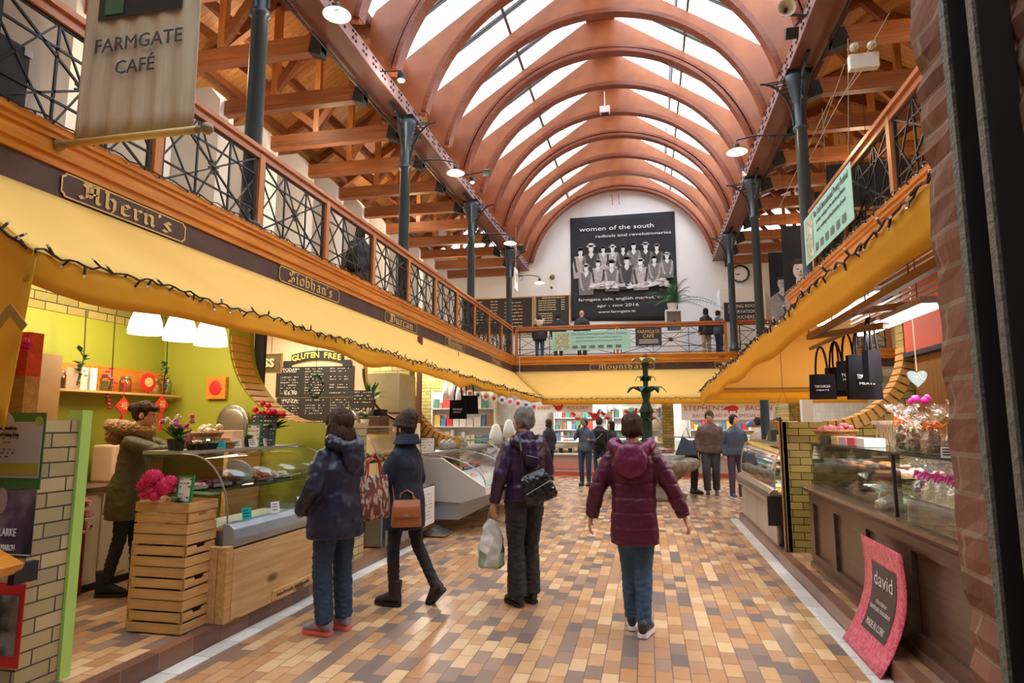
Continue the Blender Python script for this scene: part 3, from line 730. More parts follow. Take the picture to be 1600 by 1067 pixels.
def up(px, py, Y):
    import math as m
    y, p = radians(12.106), radians(7.47)
    r = Vector((cos(y), sin(y), 0)); f = Vector((-sin(y) * cos(p), cos(y) * cos(p), sin(p))); u = Vector((sin(y) * sin(p), -cos(y) * sin(p), cos(p)))
    d = r * (px - 800) / 980 - u * (py - 533.5) / 980 + f
    return Vector((0, 0, 1.55)) + d * (Y / d.y)
cv = MB(); cp = [up(-14, 522, 2.56), up(16, 482, 2.56), up(38, 512, 2.56)]; cv.bar(cp[0], cp[1], .045, .006, (0, 1, 0)).bar(cp[1] + V_(-.01, -.003, .01), cp[2], .045, .006, (0, 1, 0)).build('brown_chevron', CH, COL.objects['yellow_awning'])
for (px, py, Y, cx, lab) in ((527, 10, 6.4, -4.4, 'bracket lamp with a cream dish near the top left, on the nearest column'), (712, 262, 10.9, -4.4, 'bracket lamp on the second left column'),
                             (797, 374, 15.5, -4.4, 'bracket lamp on the third left column'), (843, 437, 20.0, -4.4, 'bracket lamp on the farthest left column beside the menu board'), (1151, 228, 10.5, 2.55, 'bracket lamp reaching out from the nearest right column')):
    q = up(px, py, Y); lamp((cx, 6.15 + 4.63 * round((Y - 6.15) / 4.63) if cx < 0 else 10.65, q.z + .18), tuple(q), lab)
for (px, py, Y, lab, s) in ((627, 123, 9.3, 'bright white spotlight on the left beam', 1), (738, 283, 13.6, 'smaller spotlight farther along the left beam', .7), (1163, 267, 15.4, 'lit spotlight on the right beam', .7)):
    q = up(px, py, Y); t = thing('spotlight', lab, 'spotlight', q)
    MB().lathe([(.05, .1), (.07, .08), (.075, -.02), (.065, -.03)], 12).tube([(0, 0, .1), (0, 0, .14), ((-4.3 if px < 900 else 2.45) - q.x, 0, 7.5 - q.z)], .012, 5).build('housing', IRON, t)
    MB().ell((0, 0, -.03), (.06 * s, .06 * s, .03), 10, 6).build('lit_lens', SPOT, t); point('spot_light', (0, 0, -.12), 30 * s, (1, .95, .88), .05, t)
for (px, py, Y, lab, c) in ((1226, 19, 9.2, 'cream horn loudspeaker on the right beam', 1), (760, 270, 14, 'small black floodlight on the left beam', 0), (1237, 52, 9.2, 'black floodlight under the horn loudspeaker', 0), (813, 387, 17.2, 'round black floodlight near the far end of the left beam', 0)):
    q = up(px, py, Y)
    if c:
        M = Matrix.Rotation(radians(100), 4, 'X'); t = thing('horn_loudspeaker', lab, 'loudspeaker', q)
        MB().lathe([(.02, -.12), (.03, 0), (.06, .08), (.13, .15), (.125, .15), (.05, .06), (.02, .02)], 16, M=M).build('horn', mat('cream_horn', (.72, .66, .5), .5), t, smooth=True)
        MB().lathe([(.022, .02), (.022, .1), (.01, .12)], 10, M=M).build('centre_cone', BLACK, t); MB().bar((0, .05, 0), (2.45 - q.x, .05, 7.5 - q.z), .03, .03).build('bracket', IRON, t)
    else:
        t = thing('floodlight', lab, 'floodlight', q); MB().box(-.09, .09, -.05, .08, -.08, .08, Matrix.Rotation(.5, 4, 'X')).build('housing', BLACK, t, bevel=.01); MB().bar((0, 0, .05), ((2.45 if px > 900 else -4.3) - q.x, 0, 7.5 - q.z), .03, .02).build('bracket', IRON, t)
q = up(945, 172, 16.9); t = thing('smoke_detector_unit', 'white box unit hanging from a rib apex in mid nave', 'detector', q)
MB().box(-.14, .14, -.08, .08, -.1, .1).build('housing', WHITEP, t, bevel=.01); MB().box(-.1, .1, -.06, .06, -.14, -.1).build('lens_strip', BLACK, t); MB().bar((0, 0, .1), (0, 0, .55), .03, .03).build('drop_rod', WHITEP, t)
# emergency lighting box, wires and pulleys over the right gallery
q = up(1349, 97, 8.1); t = thing('emergency_light', 'twin-headed emergency light on a timber over the right gallery', 'emergency light', q)
MB().box(-.17, .17, -.05, .05, -.1, .1).build('housing', WHITEP, t, bevel=.01)
for dx in (-.12, .08): MB().lathe([(.05, 0), (.055, .03), (.03, .08)], 12, c=(dx, -.06, .16), M=Matrix.Rotation(radians(80), 4, 'X')).build('lamp_head', mat('lamp_glass_grey', (.6, .58, .5), .2), t)
mb = MB(); ws = [((1240, 300, 13), (1300, 180, 9)), ((1300, 180, 9), (1390, 20, 8)), ((1285, 200, 9), (1320, 100, 8.6)), ((1285, 170, 9), (1290, 262, 10)), ((1325, 60, 8), (1326, 240, 9)), ((1370, 80, 8), (1310, 160, 9)), ((1215, 330, 14), (1300, 150, 9.4))]
for a, b in ws: mb.tube([up(*a), up(*b)], .006, 4)
tag(mb.build('hanging_wires', mat('rope_grey', (.45, .38, .3), .7)), 'thin ropes and wires strung over the right gallery', 'wires')
# ================================================================ end wall
q = []
def backboard(name, x0, x1, z0, z1, y, matb, label, cat, lines, frame=None, gold=GOLD):
    t = thing(name, label, cat, ((x0 + x1) / 2, y, (z0 + z1) / 2)); w, h = (x1 - x0) / 2, (z1 - z0) / 2
    MB().box(-w, w, -.03, .0, -h, h).build('panel', matb, t)
    if frame:
        mb = MB()
        for (a, b, c, d) in ((-w, w, h - .04, h), (-w, w, -h, -h + .04), (-w, -w + .04, -h, h), (w - .04, w, -h, h)): mb.box(a, b, -.045, -.03, c, d)
        mb.build('frame', frame, t)
    mb = MB()
    for (u0, u1, v, k) in lines:
        n = int((u1 - u0) / (.06)); x = u0
        while x < u1 - .01:
            l = R.uniform(.03, .09); mb.box(-w + x * 2 * w, -w + min(u1, x + l) * 2 * w, -.034, -.031, h - v * 2 * h - k / 2, h - v * 2 * h + k / 2); x += l + .014
    if lines: mb.build('writing', gold, t)
    return t
GF = mat('copper_edge', (.6, .33, .15), .35, .3)
L1 = [(.08, .45, .12 + .085 * i, .025) for i in range(9)] + [(.75, .88, .12 + .085 * i, .025) for i in range(9)]
backboard('menu_board', -4.05, -2.72, 5.1, 6.35, YE - .03, BLACKB, 'black menu board with gilt edge left of the big banner', 'menu board', [(.2, .85, .07, .035)] + [(.1, .6, .15 + .07 * i, .03) for i in range(5)] + [(.75, .85, .15 + .07 * i, .03) for i in range(5)] + [(.1, .5, .55 + .07 * i, .03) for i in range(5)], GF, mat('menu_writing', (.75, .62, .35), .6))
backboard('menu_board', -6.9, -4.12, 4.9, 6.35, YE - .03, BLACKB, 'wide black menu board behind the farthest left column', 'menu board', [(.1, .3, .1 + .08 * i, .03) for i in range(8)] + [(.4, .5, .1 + .08 * i, .03) for i in range(8)] + [(.6, .85, .15 + .09 * i, .03) for i in range(8)], GF, mat('menu_writing', (.75, .62, .35), .6))
# big exhibition banner
bx0, bx1, bz0, bz1, by = -2.68, 1.18, 5.35, 9.32, YE - .035
t = thing('exhibition_banner', 'huge black banner with an old photograph of women and the title women of the south', 'banner', (0, 0, 0))
BAN = splotch('banner_black', [(.35, (.010, .011, .017)), (.75, (.028, .030, .042))], 1.2, .75, 4, .3)
MB().grid(lambda u, v: (bx0 + (bx1 - bx0) * u, by + .02 * sin(u * 9 + v * 5) * v, bz1 - .0 - (bz1 - bz0 + .12 * u) * v), 24, 20).build('cloth', BAN, t, smooth=True, fix=False, solid=.006)
by2 = by - .045
lt = lambda s, x, z, size, w: lettering(s, size, (x, by2 - .01, z), X_, Z_, PAPER, t, width=w, align='CENTER')
lt('women of the south', -.95, 8.82, .24, 2.75); lt('radicals and revolutionaries', -.35, 8.52, .15, 2.75)
lt('farmgate cafe, english market, cork', -.75, 6.12, .15, 3.3); lt('apr - nov 2016', -.95, 5.87, .16, 1.5); lt('www.farmgate.ie', -1.0, 5.64, .13, 1.35)
G = [mat('photo_grey_%d' % i, (v, v * .93, v * .95), .7, 0, .5, 9) for i, v in enumerate((.05, .18, .42, .75))]
def fig(x, z, s, body, hat, k):
    f = MB(); d = by2 - .004 * k
    def E(cx, cz, rx, rz, n=14): f.add([(x + (cx + rx * cos(a * 2 * pi / n)) * s, d, z + (cz + rz * sin(a * 2 * pi / n)) * s) for a in range(n)], [tuple(range(n))])
    f.mi = body; f.add([(x + a * s, d, z + b * s) for a, b in ((-.22, -.15), (.22, -.15), (.3, -.45), (.26, -1.0), (-.26, -1.0), (-.3, -.45))], [(0, 5, 4, 3, 2, 1)])
    d -= .003; f.mi = 3; E(0, 0, .085, .12); f.mi = 3; f.add([(x + a * s, d, z + b * s) for a, b in ((-.05, -.1), (.05, -.1), (.09, -.2), (0, -.34), (-.09, -.2))], [(0, 4, 3, 2, 1)])
    d -= .003; f.mi = hat; E(0, .1, .16, .045); E(0, .14, .1, .07)
    for sx in (-1, 1):
        f.mi = (body + 1) % 3; f.add([(x + sx * a * s, d, z + b * s) for a, b in ((.2, -.2), (.27, -.25), (.2, -.75), (.12, -.8), (.1, -.74), (.15, -.6))], [(0, 1, 2, 3, 4, 5)])
        f.mi = 3; E(sx * .12, -.78, .045, .04)
    f.build('printed_figure', G, t, fix=False)
k = 1
for i, (x, z, s, b, h) in enumerate(((-2.3, 7.95, 1.0, 2, 0), (-1.9, 8.05, 1.1, 0, 3), (-1.45, 8.0, .8, 2, 0), (-1.1, 8.0, .85, 2, 3), (-.72, 7.98, .8, 0, 0), (-.33, 8.05, .95, 1, 0), (.1, 8.02, .9, 0, 2), (.5, 7.95, .8, 0, 1), (-2.1, 7.3, 1.0, 1, 2), (-1.65, 7.45, .95, 2, 1), (-1.15, 7.4, 1.0, 1, 0), (-.6, 7.5, 1.05, 0, 0), (-.1, 7.4, 1.0, 2, 2), (.4, 7.5, .85, 1, 0), (.85, 7.6, .8, 1, 3))):
    fig(x, z, s, b, h, 1 + i)
f = MB()
for i in range(90):
    x = R.uniform(-1.9, .9); z = 6.5 + R.uniform(0, .22) * (1 + .5 * sin(x * 3)); r = R.uniform(.04, .14); d = by2 - .075 - .0002 * i
    f.mi = R.choice((2, 3, 3)); n = 7; f.add([(x + r * R.uniform(.7, 1.3) * cos(a * 2 * pi / n), d, z + r * .45 * R.uniform(.6, 1.2) * sin(a * 2 * pi / n)) for a in range(n)], [tuple(range(n))])
f.build('printed_still_life', G, t, fix=False)
for x in (-1.07, -.82): tag(MB().tube([(x, YE - .1, 9.75), (x - .02, YE - .1, 10.12)], .012, 5).ell((x, YE - .1, 9.73), (.02, .02, .03), 6, 4).build('red_cord', RED), 'thin red cord with a tassel above the banner, %s' % ('left one' if x < -1 else 'right one'), 'cord')
# clock, white cupboard, sign, ram head
q = up(1156, 428, YE - .08); t = thing('wall_clock', 'round white clock with a thick black rim', 'clock', q)
M = Matrix.Rotation(radians(90), 4, 'X')
MB().lathe([(.32, 0), (.33, .05), (.27, .06), (.26, .02)], 32, M=M).build('rim', BLACK, t); MB().lathe([(.27, .0), (.27, .022)], 32, M=M).build('dial', WHITEP, t)
mb = MB().bar((0, -.03, 0), (-.17, -.03, -.02), .02, .01, (0, 1, 0)).bar((0, -.03, 0), (-.1, -.03, -.04), .03, .01, (0, 1, 0)); mb.build('hands', BLACK, t)
mb = MB()
for i in range(12): a = i * pi / 6; mb.box(.22 * cos(a) - .01, .22 * cos(a) + .01, -.028, -.024, .22 * sin(a) - .01, .22 * sin(a) + .01)
mb.build('hour_marks', BLACK, t)
q = up(1158, 480, YE - .5)
tag(MB().box(q.x - .75, q.x + .75, YE - .9, YE - .05, 3.7, q.z + .62).build('white_cupboard', WHITEP, bevel=.02), 'tall white cupboard under the wall clock', 'cupboard')
t = backboard('reservations_sign', q.x - .62, q.x + .62, q.z - .55, q.z + .1, YE - .92, BLACKB, 'black reservations sign on the white cupboard', 'sign', [])
for i, s in enumerate(('DINING ROOM', 'RESERVATIONS', 'VOUCHERS')): lettering(s, .16, (0, -.035, .18 - i * .19), X_, Z_, PAPER, t, width=.95 if i < 2 else .7)
q = up(1052, 486, YE - 1.2); t = thing('glass_cabinet', 'small white glazed cabinet below the palm', 'cabinet', (q.x, YE - 1.2, 3.72))
MB().box(-.28, .28, -.25, .25, 0, .95).box(-.28, .28, -.25, .25, 1.62, 1.68).box(-.28, -.23, -.25, .25, .95, 1.62).box(.23, .28, -.25, .25, .95, 1.62).box(-.28, .28, .2, .25, .95, 1.62).build('frame', WHITEP, t); MB().box(-.23, .23, -.24, -.235, .95, 1.62).build('glass_pane', GLASS, t)
mb = MB(); [mb.box(-.2 + i * .1, -.14 + i * .1, -.1, 0, .96, 1.15 + .1 * (i % 3)) for i in range(4)]; mb.build('contents', mat('blue_tins', (.08, .2, .45), .4), t)
# palm
q = up(1050, 462, YE - 1.3); t = thing('potted_palm', 'bushy green palm standing on the white cabinet beside the banner', 'potted palm', (q.x, YE - 1.25, 5.4))
MB().lathe([(.13, 0), (.17, .22), (.18, .24), (.15, .24)], 14).build('pot', WHITEP, t)
for k in range(22):
    a = k * 2.4; L = R.uniform(1.0, 1.75); el = R.uniform(.55, 1.5); mb = MB(); pts = []
    for i in range(9):
        s = i / 8; rr = L * s * cos(el) * (1 + .3 * s); zz = .2 + L * s * sin(el) - .75 * L * s * s * (1.2 - el * .45); pts.append(Vector((rr * cos(a), rr * sin(a) * .7, zz)))
    mb.tube(pts, [.012 * (1 - i / 10) for i in range(9)], 4)
    for i in range(1, 17):
        s = i / 17 * 8; i0 = int(s); p = pts[i0].lerp(pts[min(8, i0 + 1)], s - i0); tdir = (pts[min(8, i0 + 1)] - pts[i0]).normalized(); sd = tdir.cross(Vector((0, 0, 1))).normalized() if abs(tdir.z) < .99 else Vector((1, 0, 0))
        for sg in (-1, 1):
            e = p + (sd * sg * .8 + tdir * .7 + Vector((0, 0, -.25))) * (.34 * (1.15 - i / 17)); w = tdir * .018
            mb.add([p - w, p + w, e], [(0, 1, 2)])
    mb.build('frond', GREEN if k % 2 else GREEND, t, fix=False)
# hanging things at the far left of the gallery
q = up(806, 432, 19.0); t = thing('hanging_plaque', 'small white lettered board hanging from the left beam', 'sign', q); MB().tube([(0, 0, .25), (0, 0, 1.6)], .006, 4).box(-.02, .02, -.22, .22, -.45, .25).build('board', WHITEP, t); MB().box(.021, .024, -.14, .14, -.2, .1).build('lettered_patch', mat('plaque_grey', (.35, .33, .3), .6), t)
for (px, py, lab) in ((863, 433, 'round bronze disc on the white end wall'), (862, 450, 'small dark spout on the white end wall below the disc')):
    q = up(px, py, YE - .06); tag(MB().lathe([(.1, 0), (.1, .02), (.05, .05), (.03, .04)] if py < 440 else [(.04, 0), (.05, .12), (.02, .16)], 14, c=q, M=Matrix.Rotation(radians(90), 4, 'X')).build('wall_fitting', mat('bronze', (.2, .14, .07), .4, .6)), lab, 'wall fitting')
# soldier banners on the right
def portrait(x0, x1, z0, z1, y, label, sc, cx):
    t = thing('portrait_banner', label, 'banner', (0, 0, 0)); MB().box(x0, x1, y, y + .01, z0, z1).build('cloth', BAN, t)
    f = MB(); cz = z0 + (z1 - z0) * .62; d = y - .004
    def E(ax, az, rx, rz, n=18): f.add([(cx + ax * sc + rx * sc * cos(a * 2 * pi / n), d, cz + az * sc + rz * sc * sin(a * 2 * pi / n)) for a in range(n)], [tuple(range(n))])
    f.mi = 2; f.add([(max(x0, min(x1, cx + a * sc)), d, max(z0, cz + b * sc)) for a, b in ((-.2, -.5), (.2, -.5), (.75, -.85), (.9, -2.4), (-.9, -2.4), (-.75, -.85))], [(0, 5, 4, 3, 2, 1)]); d -= .003
    f.mi = 3; f.add([(cx + a * sc, d, cz + b * sc) for a, b in ((-.16, -.2), (.16, -.2), (.2, -.62), (0, -.8), (-.2, -.62))], [(0, 4, 3, 2, 1)]); d -= .003; f.mi = 3; E(0, 0, .27, .36); d -= .003
    f.mi = 0; f.add([(cx + a * sc, d, cz + b * sc) for a, b in ((-.3, .1), (-.32, .3), (-.2, .46), (.2, .46), (.32, .3), (.3, .1), (.2, .24), (-.2, .24))], [tuple(range(8))])
    f.mi = 0; E(-.1, .05, .05, .02); E(.1, .05, .05, .02); E(0, -.19, .07, .02); f.mi = 1; E(0, -.05, .03, .06); f.mi = 1; f.add([(cx + a * sc, d, cz + b * sc) for a, b in ((-.2, -.62), (0, -.85), (.2, -.62), (.3, -.7), (0, -1.2), (-.3, -.7))], [(0, 1, 4, 5), (1, 2, 3, 4)])
    f.build('printed_portrait', G, t, fix=False); MB().tube([(x0 + .1, y, z1), (x0 + .1, y, 8.7)], .005, 4).tube([(x1 - .1, y, z1), (x1 - .1, y, 8.7)], .005, 4).build('hanging_cords', CORD, t)
p0, p1 = up(1200, 395, 17), up(1222, 500, 17); portrait(p0.x, p0.x + .9, p1.z - .4, p0.z, 17.0, 'grey portrait banner of a young man, the farther of two on the right', .42, p0.x + .3)
p0, p1 = up(1220, 360, 15.4), up(1262, 520, 15.4); portrait(p0.x, p0.x + 1.5, p1.z - .3, p0.z + .1, 15.4, 'larger grey portrait banner with a scarfed figure beside the middle right column', .62, p0.x + .38)
p0, p1 = up(1237, 335, 15.2), up(1262, 400, 15.2)
for (a, b, c, lab) in ((1290, 258, 11.9, 'dark banner corner hanging behind the right rail, upper one'), (1272, 300, 12.9, 'dark banner hanging behind the right rail, lower one')):
    p0 = up(a, b, c); tag(MB().box(p0.x, p0.x + 1.4, c, c + .02, p0.z - 1.6, p0.z).tube([(p0.x + .7, c, p0.z), (p0.x + .7, c, 9.0)], .005, 4).build('hanging_banner', BAN), lab, 'banner')
# teal print banners
def print_banner(o, r, w, h, label):
    o = Vector(o); r = Vector(r); u = Z_; n = r.cross(u); t = thing('printed_banner', label, 'banner', o)
    def quad(mb, a, b, c, d, k): mb.add([r * a + u * c + n * k, r * b + u * c + n * k, r * b + u * d + n * k, r * a + u * d + n * k], [(0, 1, 2, 3)])
    mb = MB(); quad(mb, 0, w, -h, 0, 0); mb.build('cloth', mat('teal_banner_cloth', (.36, .66, .57), .6, 0, .04), t, fix=False, solid=.004)
    mb = MB(); quad(mb, w * .04, w * .22, -h * .93, -h * .08, .006); mb.build('picture', splotch('banner_picture', [(.35, (.55, .5, .4)), (.5, (.25, .35, .2)), (.62, (.75, .7, .6))], 6), t, fix=False)
    K = mat('grey_print', (.12, .16, .16), .6)
    for i, s in enumerate(('The Cork International Poetry Festival', 'poetry readings in the market galleries', 'music, workshops and book launches all week')): lettering(s, h * (.2 if i == 0 else .11), r * w * .6 + u * (-h * (.15 + .18 * i)) + n * .006, r, u, K, t, width=w * (.7 if i == 0 else .58))
    mb = MB()
    for i in range(6): quad(mb, w * (.26 + .11 * i), w * (.33 + .11 * i), -h * .9, -h * .75, .006)
    mb.build('sponsor_logos', [K], t, fix=False)
print_banner((-2.95, YG - .03, 4.5), X_, 2.5, .62, 'teal and cream poetry festival banner on the far railing')
t = thing('cafe_sign', 'black FARMGATE CAFE sign beside the teal banner on the far railing', 'sign', (.1, YG - .05, 4.25)); MB().box(-.4, .4, -.02, 0, -.28, .28).build('board', BLACKB, t)
lettering('FARMGATE', .15, (0, -.03, .16), X_, Z_, GOLD, t, width=.66); lettering('CAFÉ', .15, (0, -.03, .02), X_, Z_, GOLD, t, width=.34)
mb = MB(); [mb.box(-.3, .3, -.025, -.021, -.1 - .05 * i, -.085 - .05 * i) for i in range(3)]; mb.build('small_print', PAPER, t)
print_banner((XR - .1, 9.68, 4.52), -Y_, 2.2, .68, 'teal festival banner tied to the right gallery railing')
# FARMGATE cafe banner, upper left
t = thing('cafe_banner', 'cream cloth FARMGATE CAFÉ banner hanging on a wooden dowel at upper left', 'banner', (0, 0, 0))
FY = 3.6; A0, A1 = up(112, 222, FY), up(303, 197, FY); B0, B1 = up(126, -60, FY), up(308, -60, FY)
CLOTH = wood('cream_linen', (.50, .40, .27), (.62, .52, .38), 2, 1.6, .8)
zb = (A0.z + A1.z) / 2
MB().grid(lambda u, v: (A0.x + .02 + (A1.x - A0.x - .03) * u + .02 * (1 - v) * (.5 - u), FY + .012 * sin(u * 34) * (.4 + .6 * v), zb + (1.45) * (1 - v)), 60, 10).build('cloth', CLOTH, t, smooth=True, fix=False, solid=.004)
cx = (A0.x + A1.x) / 2; 
ink = mat('charcoal_print', (.07, .065, .08), .8)
lettering('FARMGATE', .155, (cx + .01, FY - .024, zb + .70), X_, Z_, ink, t, width=.74); lettering('CAFÉ', .15, (cx, FY - .024, zb + .51), X_, Z_, ink, t, width=.33)
MB().box(cx - .36, cx + .36, FY - .02, FY - .018, zb + .92, zb + 1.4).build('black_emblem_field', BLACKM, t); MB().box(cx - .3, cx - .14, FY - .024, FY - .021, zb + .95, zb + 1.2).build('green_emblem', mat('emblem_green', (.02, .12, .05), .6), t)
DOW = mat('varnished_dowel', (.62, .42, .14), .35)
MB().tube([(A0.x - .02, FY, zb - .02), (A1.x + .02, FY, zb - .02)], .028, 12).build('dowel', DOW, t, smooth=True)
for s, x in ((-1, A0.x - .02), (1, A1.x + .02)):
    MB().lathe([(.02, 0), (.028, .02), (.015, .04), (.04, .07), (.045, .09), (.03, .12), (.005, .13)], 12, c=(x, FY, zb - .02), M=Matrix.Rotation(radians(90) * s, 4, 'Y')).build('finial', mat('dark_finial', (.25, .18, .1), .4), t, smooth=True)
# loudspeaker on the left gallery behind the lattice
q0, q1, q2 = up(45, 100, 3.2), up(0, 60, 3.2), 0
t = thing('loudspeaker_cabinet', 'large black loudspeaker cabinet on the left gallery ledge', 'loudspeaker', (-4.6, 3.12, ZF))
MB().box(-.32, .30, -.3, .3, 0, .52).build('cabinet', BLACKM, t, bevel=.02)
mb = MB(); [mb.box(.295, .31, -.3 + i * .54, -.24 + i * .54, z, z + .06) for i in (0, 1) for z in (.01, .45)]; mb.build('corner_caps', STEELD, t)
MB().lathe([(.05, 0), (.18, .01), (.19, .012)], 20, c=(-.1, -.305, .26), M=M).build('driver_cone', BLACK, t)
# ================================================================ walls of the stalls
def wallq(poly, y0, y1, m, nm='wall_left'): return struct(MB().prism(poly, y0, y1), nm, m)
def cut_profile(xf, xc, r, xb, zlow, ztop, s, n=16):
    # low front wall with a concave round cut rising to full height at the back; s=-1 left side, +1 right side
    pts = [(xf, .12), (xf, zlow), (xc, zlow)]
    for i in range(1, n + 1):
        a = pi / 2 * i / n; pts.append((xc + s * r * sin(a), zlow + r * (1 - cos(a))))
    pts += [(xc + s * r, ztop), (xb, ztop), (xb, .12)]
    return pts
OCH = mat('ochre_brick_trim', (.5, .27, .07), .4, 0, .2, 30)
RING = tiles('ring_brick', 2, (0, 1), .09, .3, .012, [(0, (.38, .30, .12)), (.4, (.46, .30, .10)), (.7, (.32, .25, .10))], (.07, .05, .03), .4, bump=.4)
def ring(xc, zlow, r, s, y0, y1, nm, w=.12):
    mb = MB(); n = 16
    for i in range(n):
        a0_, a1_ = pi / 2 * i / n + .012, pi / 2 * (i + 1) / n - .012
        p = [(xc + s * q * sin(a), zlow + r - q * cos(a)) for q, a in ((r - .012, a0_), (r + w, a0_), (r + w, a1_), (r - .012, a1_))]
        mb.prism(p, y0, y1)
    return struct(mb, nm, OCH)
# partition behind the posters
struct(MB().box(-5.3, -3.3, 2.88, 3.13, .12, 1.57), 'wall_left', PBR)
struct(MB().box(-3.38, -3.28, 3.132, 3.2, .12, 1.63), 'trim_16', LIMEP)
# back wall of the green stall
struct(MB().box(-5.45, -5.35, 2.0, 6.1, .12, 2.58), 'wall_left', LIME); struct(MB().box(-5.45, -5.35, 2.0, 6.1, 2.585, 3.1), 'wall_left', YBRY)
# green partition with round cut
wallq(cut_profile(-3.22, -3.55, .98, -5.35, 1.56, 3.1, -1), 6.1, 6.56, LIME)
ring(-3.55, 1.56, .98, -1, 6.13, 6.47, 'trim_17')
struct(MB().box(-4.53, -4.40, 6.57, 6.62, 1.9, 3.1), 'trim_27', BLACKM)
struct(MB().box(-3.215, -3.06, 6.1, 6.56, .12, 1.56), 'wall_left', PBR)
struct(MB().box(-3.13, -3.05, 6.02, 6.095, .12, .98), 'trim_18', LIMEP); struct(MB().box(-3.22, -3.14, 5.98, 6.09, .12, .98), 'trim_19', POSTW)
# second stall: cream partition
struct(MB().box(-6.4, -6.3, 6.32, 12, .12, 3.1), 'wall_left', CREAM)
wallq(cut_profile(-3.3, -3.35, .82, -6.3, 1.56, 3.1, -1), 8.75, 8.9, CREAM)
mb = MB()
for i in range(20):
    a, b = pi / 2 * i / 20, pi / 2 * (i + 1) / 20; mb.bar((-3.35 - .81 * sin(a), 8.74, 1.56 + .81 * (1 - cos(a))), (-3.35 - .81 * sin(b), 8.74, 1.56 + .81 * (1 - cos(b))), .03, .03)
struct(mb, 'trim_20', BLACKM)
# brick partition of the third stall
wallq(cut_profile(-3.2, -3.2, .95, -6.3, 1.3, 3.1, -1), 10.6, 10.85, YBR); ring(-3.2, 1.3, .95, -1, 10.56, 10.86, 'trim_21', .16)
struct(MB().box(-3.98, -3.90, 10.5, 10.56, .12, 3.1), 'trim_22', mat('dark_red_jamb', (.16, .05, .03), .5))
wallq(cut_profile(-3.3, -3.4, .9, -6.3, 1.5, 3.1, -1), 14.6, 14.8, YBR)
# right side
wallq(cut_profile(1.52, 2.0, .85, 7.0, 1.57, 3.1, 1), 7.8, 8.02, YBR, 'wall_right'); ring(2.0, 1.57, .85, 1, 7.77, 8.02, 'trim_23')
struct(MB().box(1.515, 1.56, 7.8, 8.02, .12, 1.57), 'trim_24', OCH)
REDW = mat('orange_red_panel', (.58, .065, .012), .6, 0, .05)
struct(MB().box(2.85, 2.95, 2.2, 7.76, 2.32, 3.1), 'wall_right', REDW)
struct(MB().box(2.95, 3.05, 2.2, 7.8, .12, 3.1), 'wall_right', YBRY)
struct(MB().box(2.9, 2.94, 6.7, 7.7, .12, 2.31), 'wall_right', wood('brown_door_board', (.2, .09, .03), (.32, .16, .05), 2, 2, .4)); struct(MB().box(2.84, 2.94, 6.45, 6.68, .12, 2.31), 'trim_25', PINE)
struct(MB().box(2.82, 2.95, 2.2, 7.76, 2.28, 2.33), 'trim_26', BLACKM)
struct(MB().box(4.2, 4.3, 8.0, 11.2, .12, 3.1), 'wall_right', mat('yellow_interior_wall', (.85, .45, .03), .6)); 
struct(MB().box(3.0, 3.2, 13.4, 13.6, 0, 3.1), 'wall_right', WHITEP)
# brick gateway beside the camera
RBM = RBR
def rough_wall(x, y0, y1, z0, z1, seed):
    mb = MB(); ny, nz = 14, 90
    def f(u, v):
        y = y1 + (y0 - y1) * u; z = z0 + (z1 - z0) * v; p = Vector((0, y * 9, z * 9)); c = .004 if (z / .078) % 1 > .13 else -.006
        ex = noise.noise(p) * .012 + noise.noise(p * 3.1) * .006 + c
        yy = y + (noise.noise(Vector((seed, z * 7, 1))) * .016 + noise.noise(Vector((seed, z * 19, 2))) * .010) * (1 if u == 0 else 0)
        return (x - ex, yy, z)
    mb.grid(f, ny, nz)
    A = [Vector(f(0, j / nz)) for j in range(nz + 1)]
    mb.strip(A, [Vector((x + .5, a.y, a.z)) for a in A])
    B = [Vector(f(1, j / nz)) for j in range(nz + 1)]; mb.strip(B, [Vector((x + .5, b.y, b.z)) for b in B])
    return struct(mb, 'wall_front', RBM, smooth=False)
rough_wall(.632, .45, 1.52, 0, 3.4, 1)
struct(MB().box(1.15, 3.0, .55, 1.45, 0, 3.4), 'wall_front', RBM)
for i, (ya, w, d) in enumerate(((1.262, .05, .022), (1.165, .045, .02))):
    t = thing('iron_gate_post', '%s black iron bar fixed to the brick gateway at the right edge' % ('left' if i == 0 else 'right-hand'), 'iron post', (.584, ya, 0)); MB().box(-.01, .042, -d, 0, 0, 3.4).build('bar', BLACKM, t, bevel=.002)
    MB().box(-.016, -.01, -d, 0, 0, 3.4).build('lit_edge', mat('lit_edge_grey', (.16, .17, .16), .6, .3, .5, 60, .6, 90), t)  # side face catching the nave light, its brightness put into a grey colour
# far hall walls under the end gallery
TILEW = tiles('white_wall_tile', 2, 0, .15, .15, .006, [(0, (.8, .8, .76)), (.5, (.74, .74, .72))], (.5, .5, .48), .2, off=0, bump=.2)
struct(MB().box(-8.9, 7.9, YE - .12, YE - .02, 0, 3.1), 'wall_back', TILEW)
for x in (-5.4, .62, 4.3): struct(MB().box(x - .17, x + .17, 20.15, 22.4, 0, 3.1), 'wall_back', YBR)
def awn_z(x, y):
    # height of the underside of the awnings above a point
    z = 3.08
    if -4.25 < x < -3.0 and y < 18.85: z = 2.38 + (-3.1 - x) / 1.15 * .78
    if 18.8 < y < 20.0: z = min(z, 2.26 + (y - 18.85) / 1.15 * .9)
    return z - .03
def awn_r(x): return min(3.07, 2.40 + (x - 1.2) / 1.24 * .72)
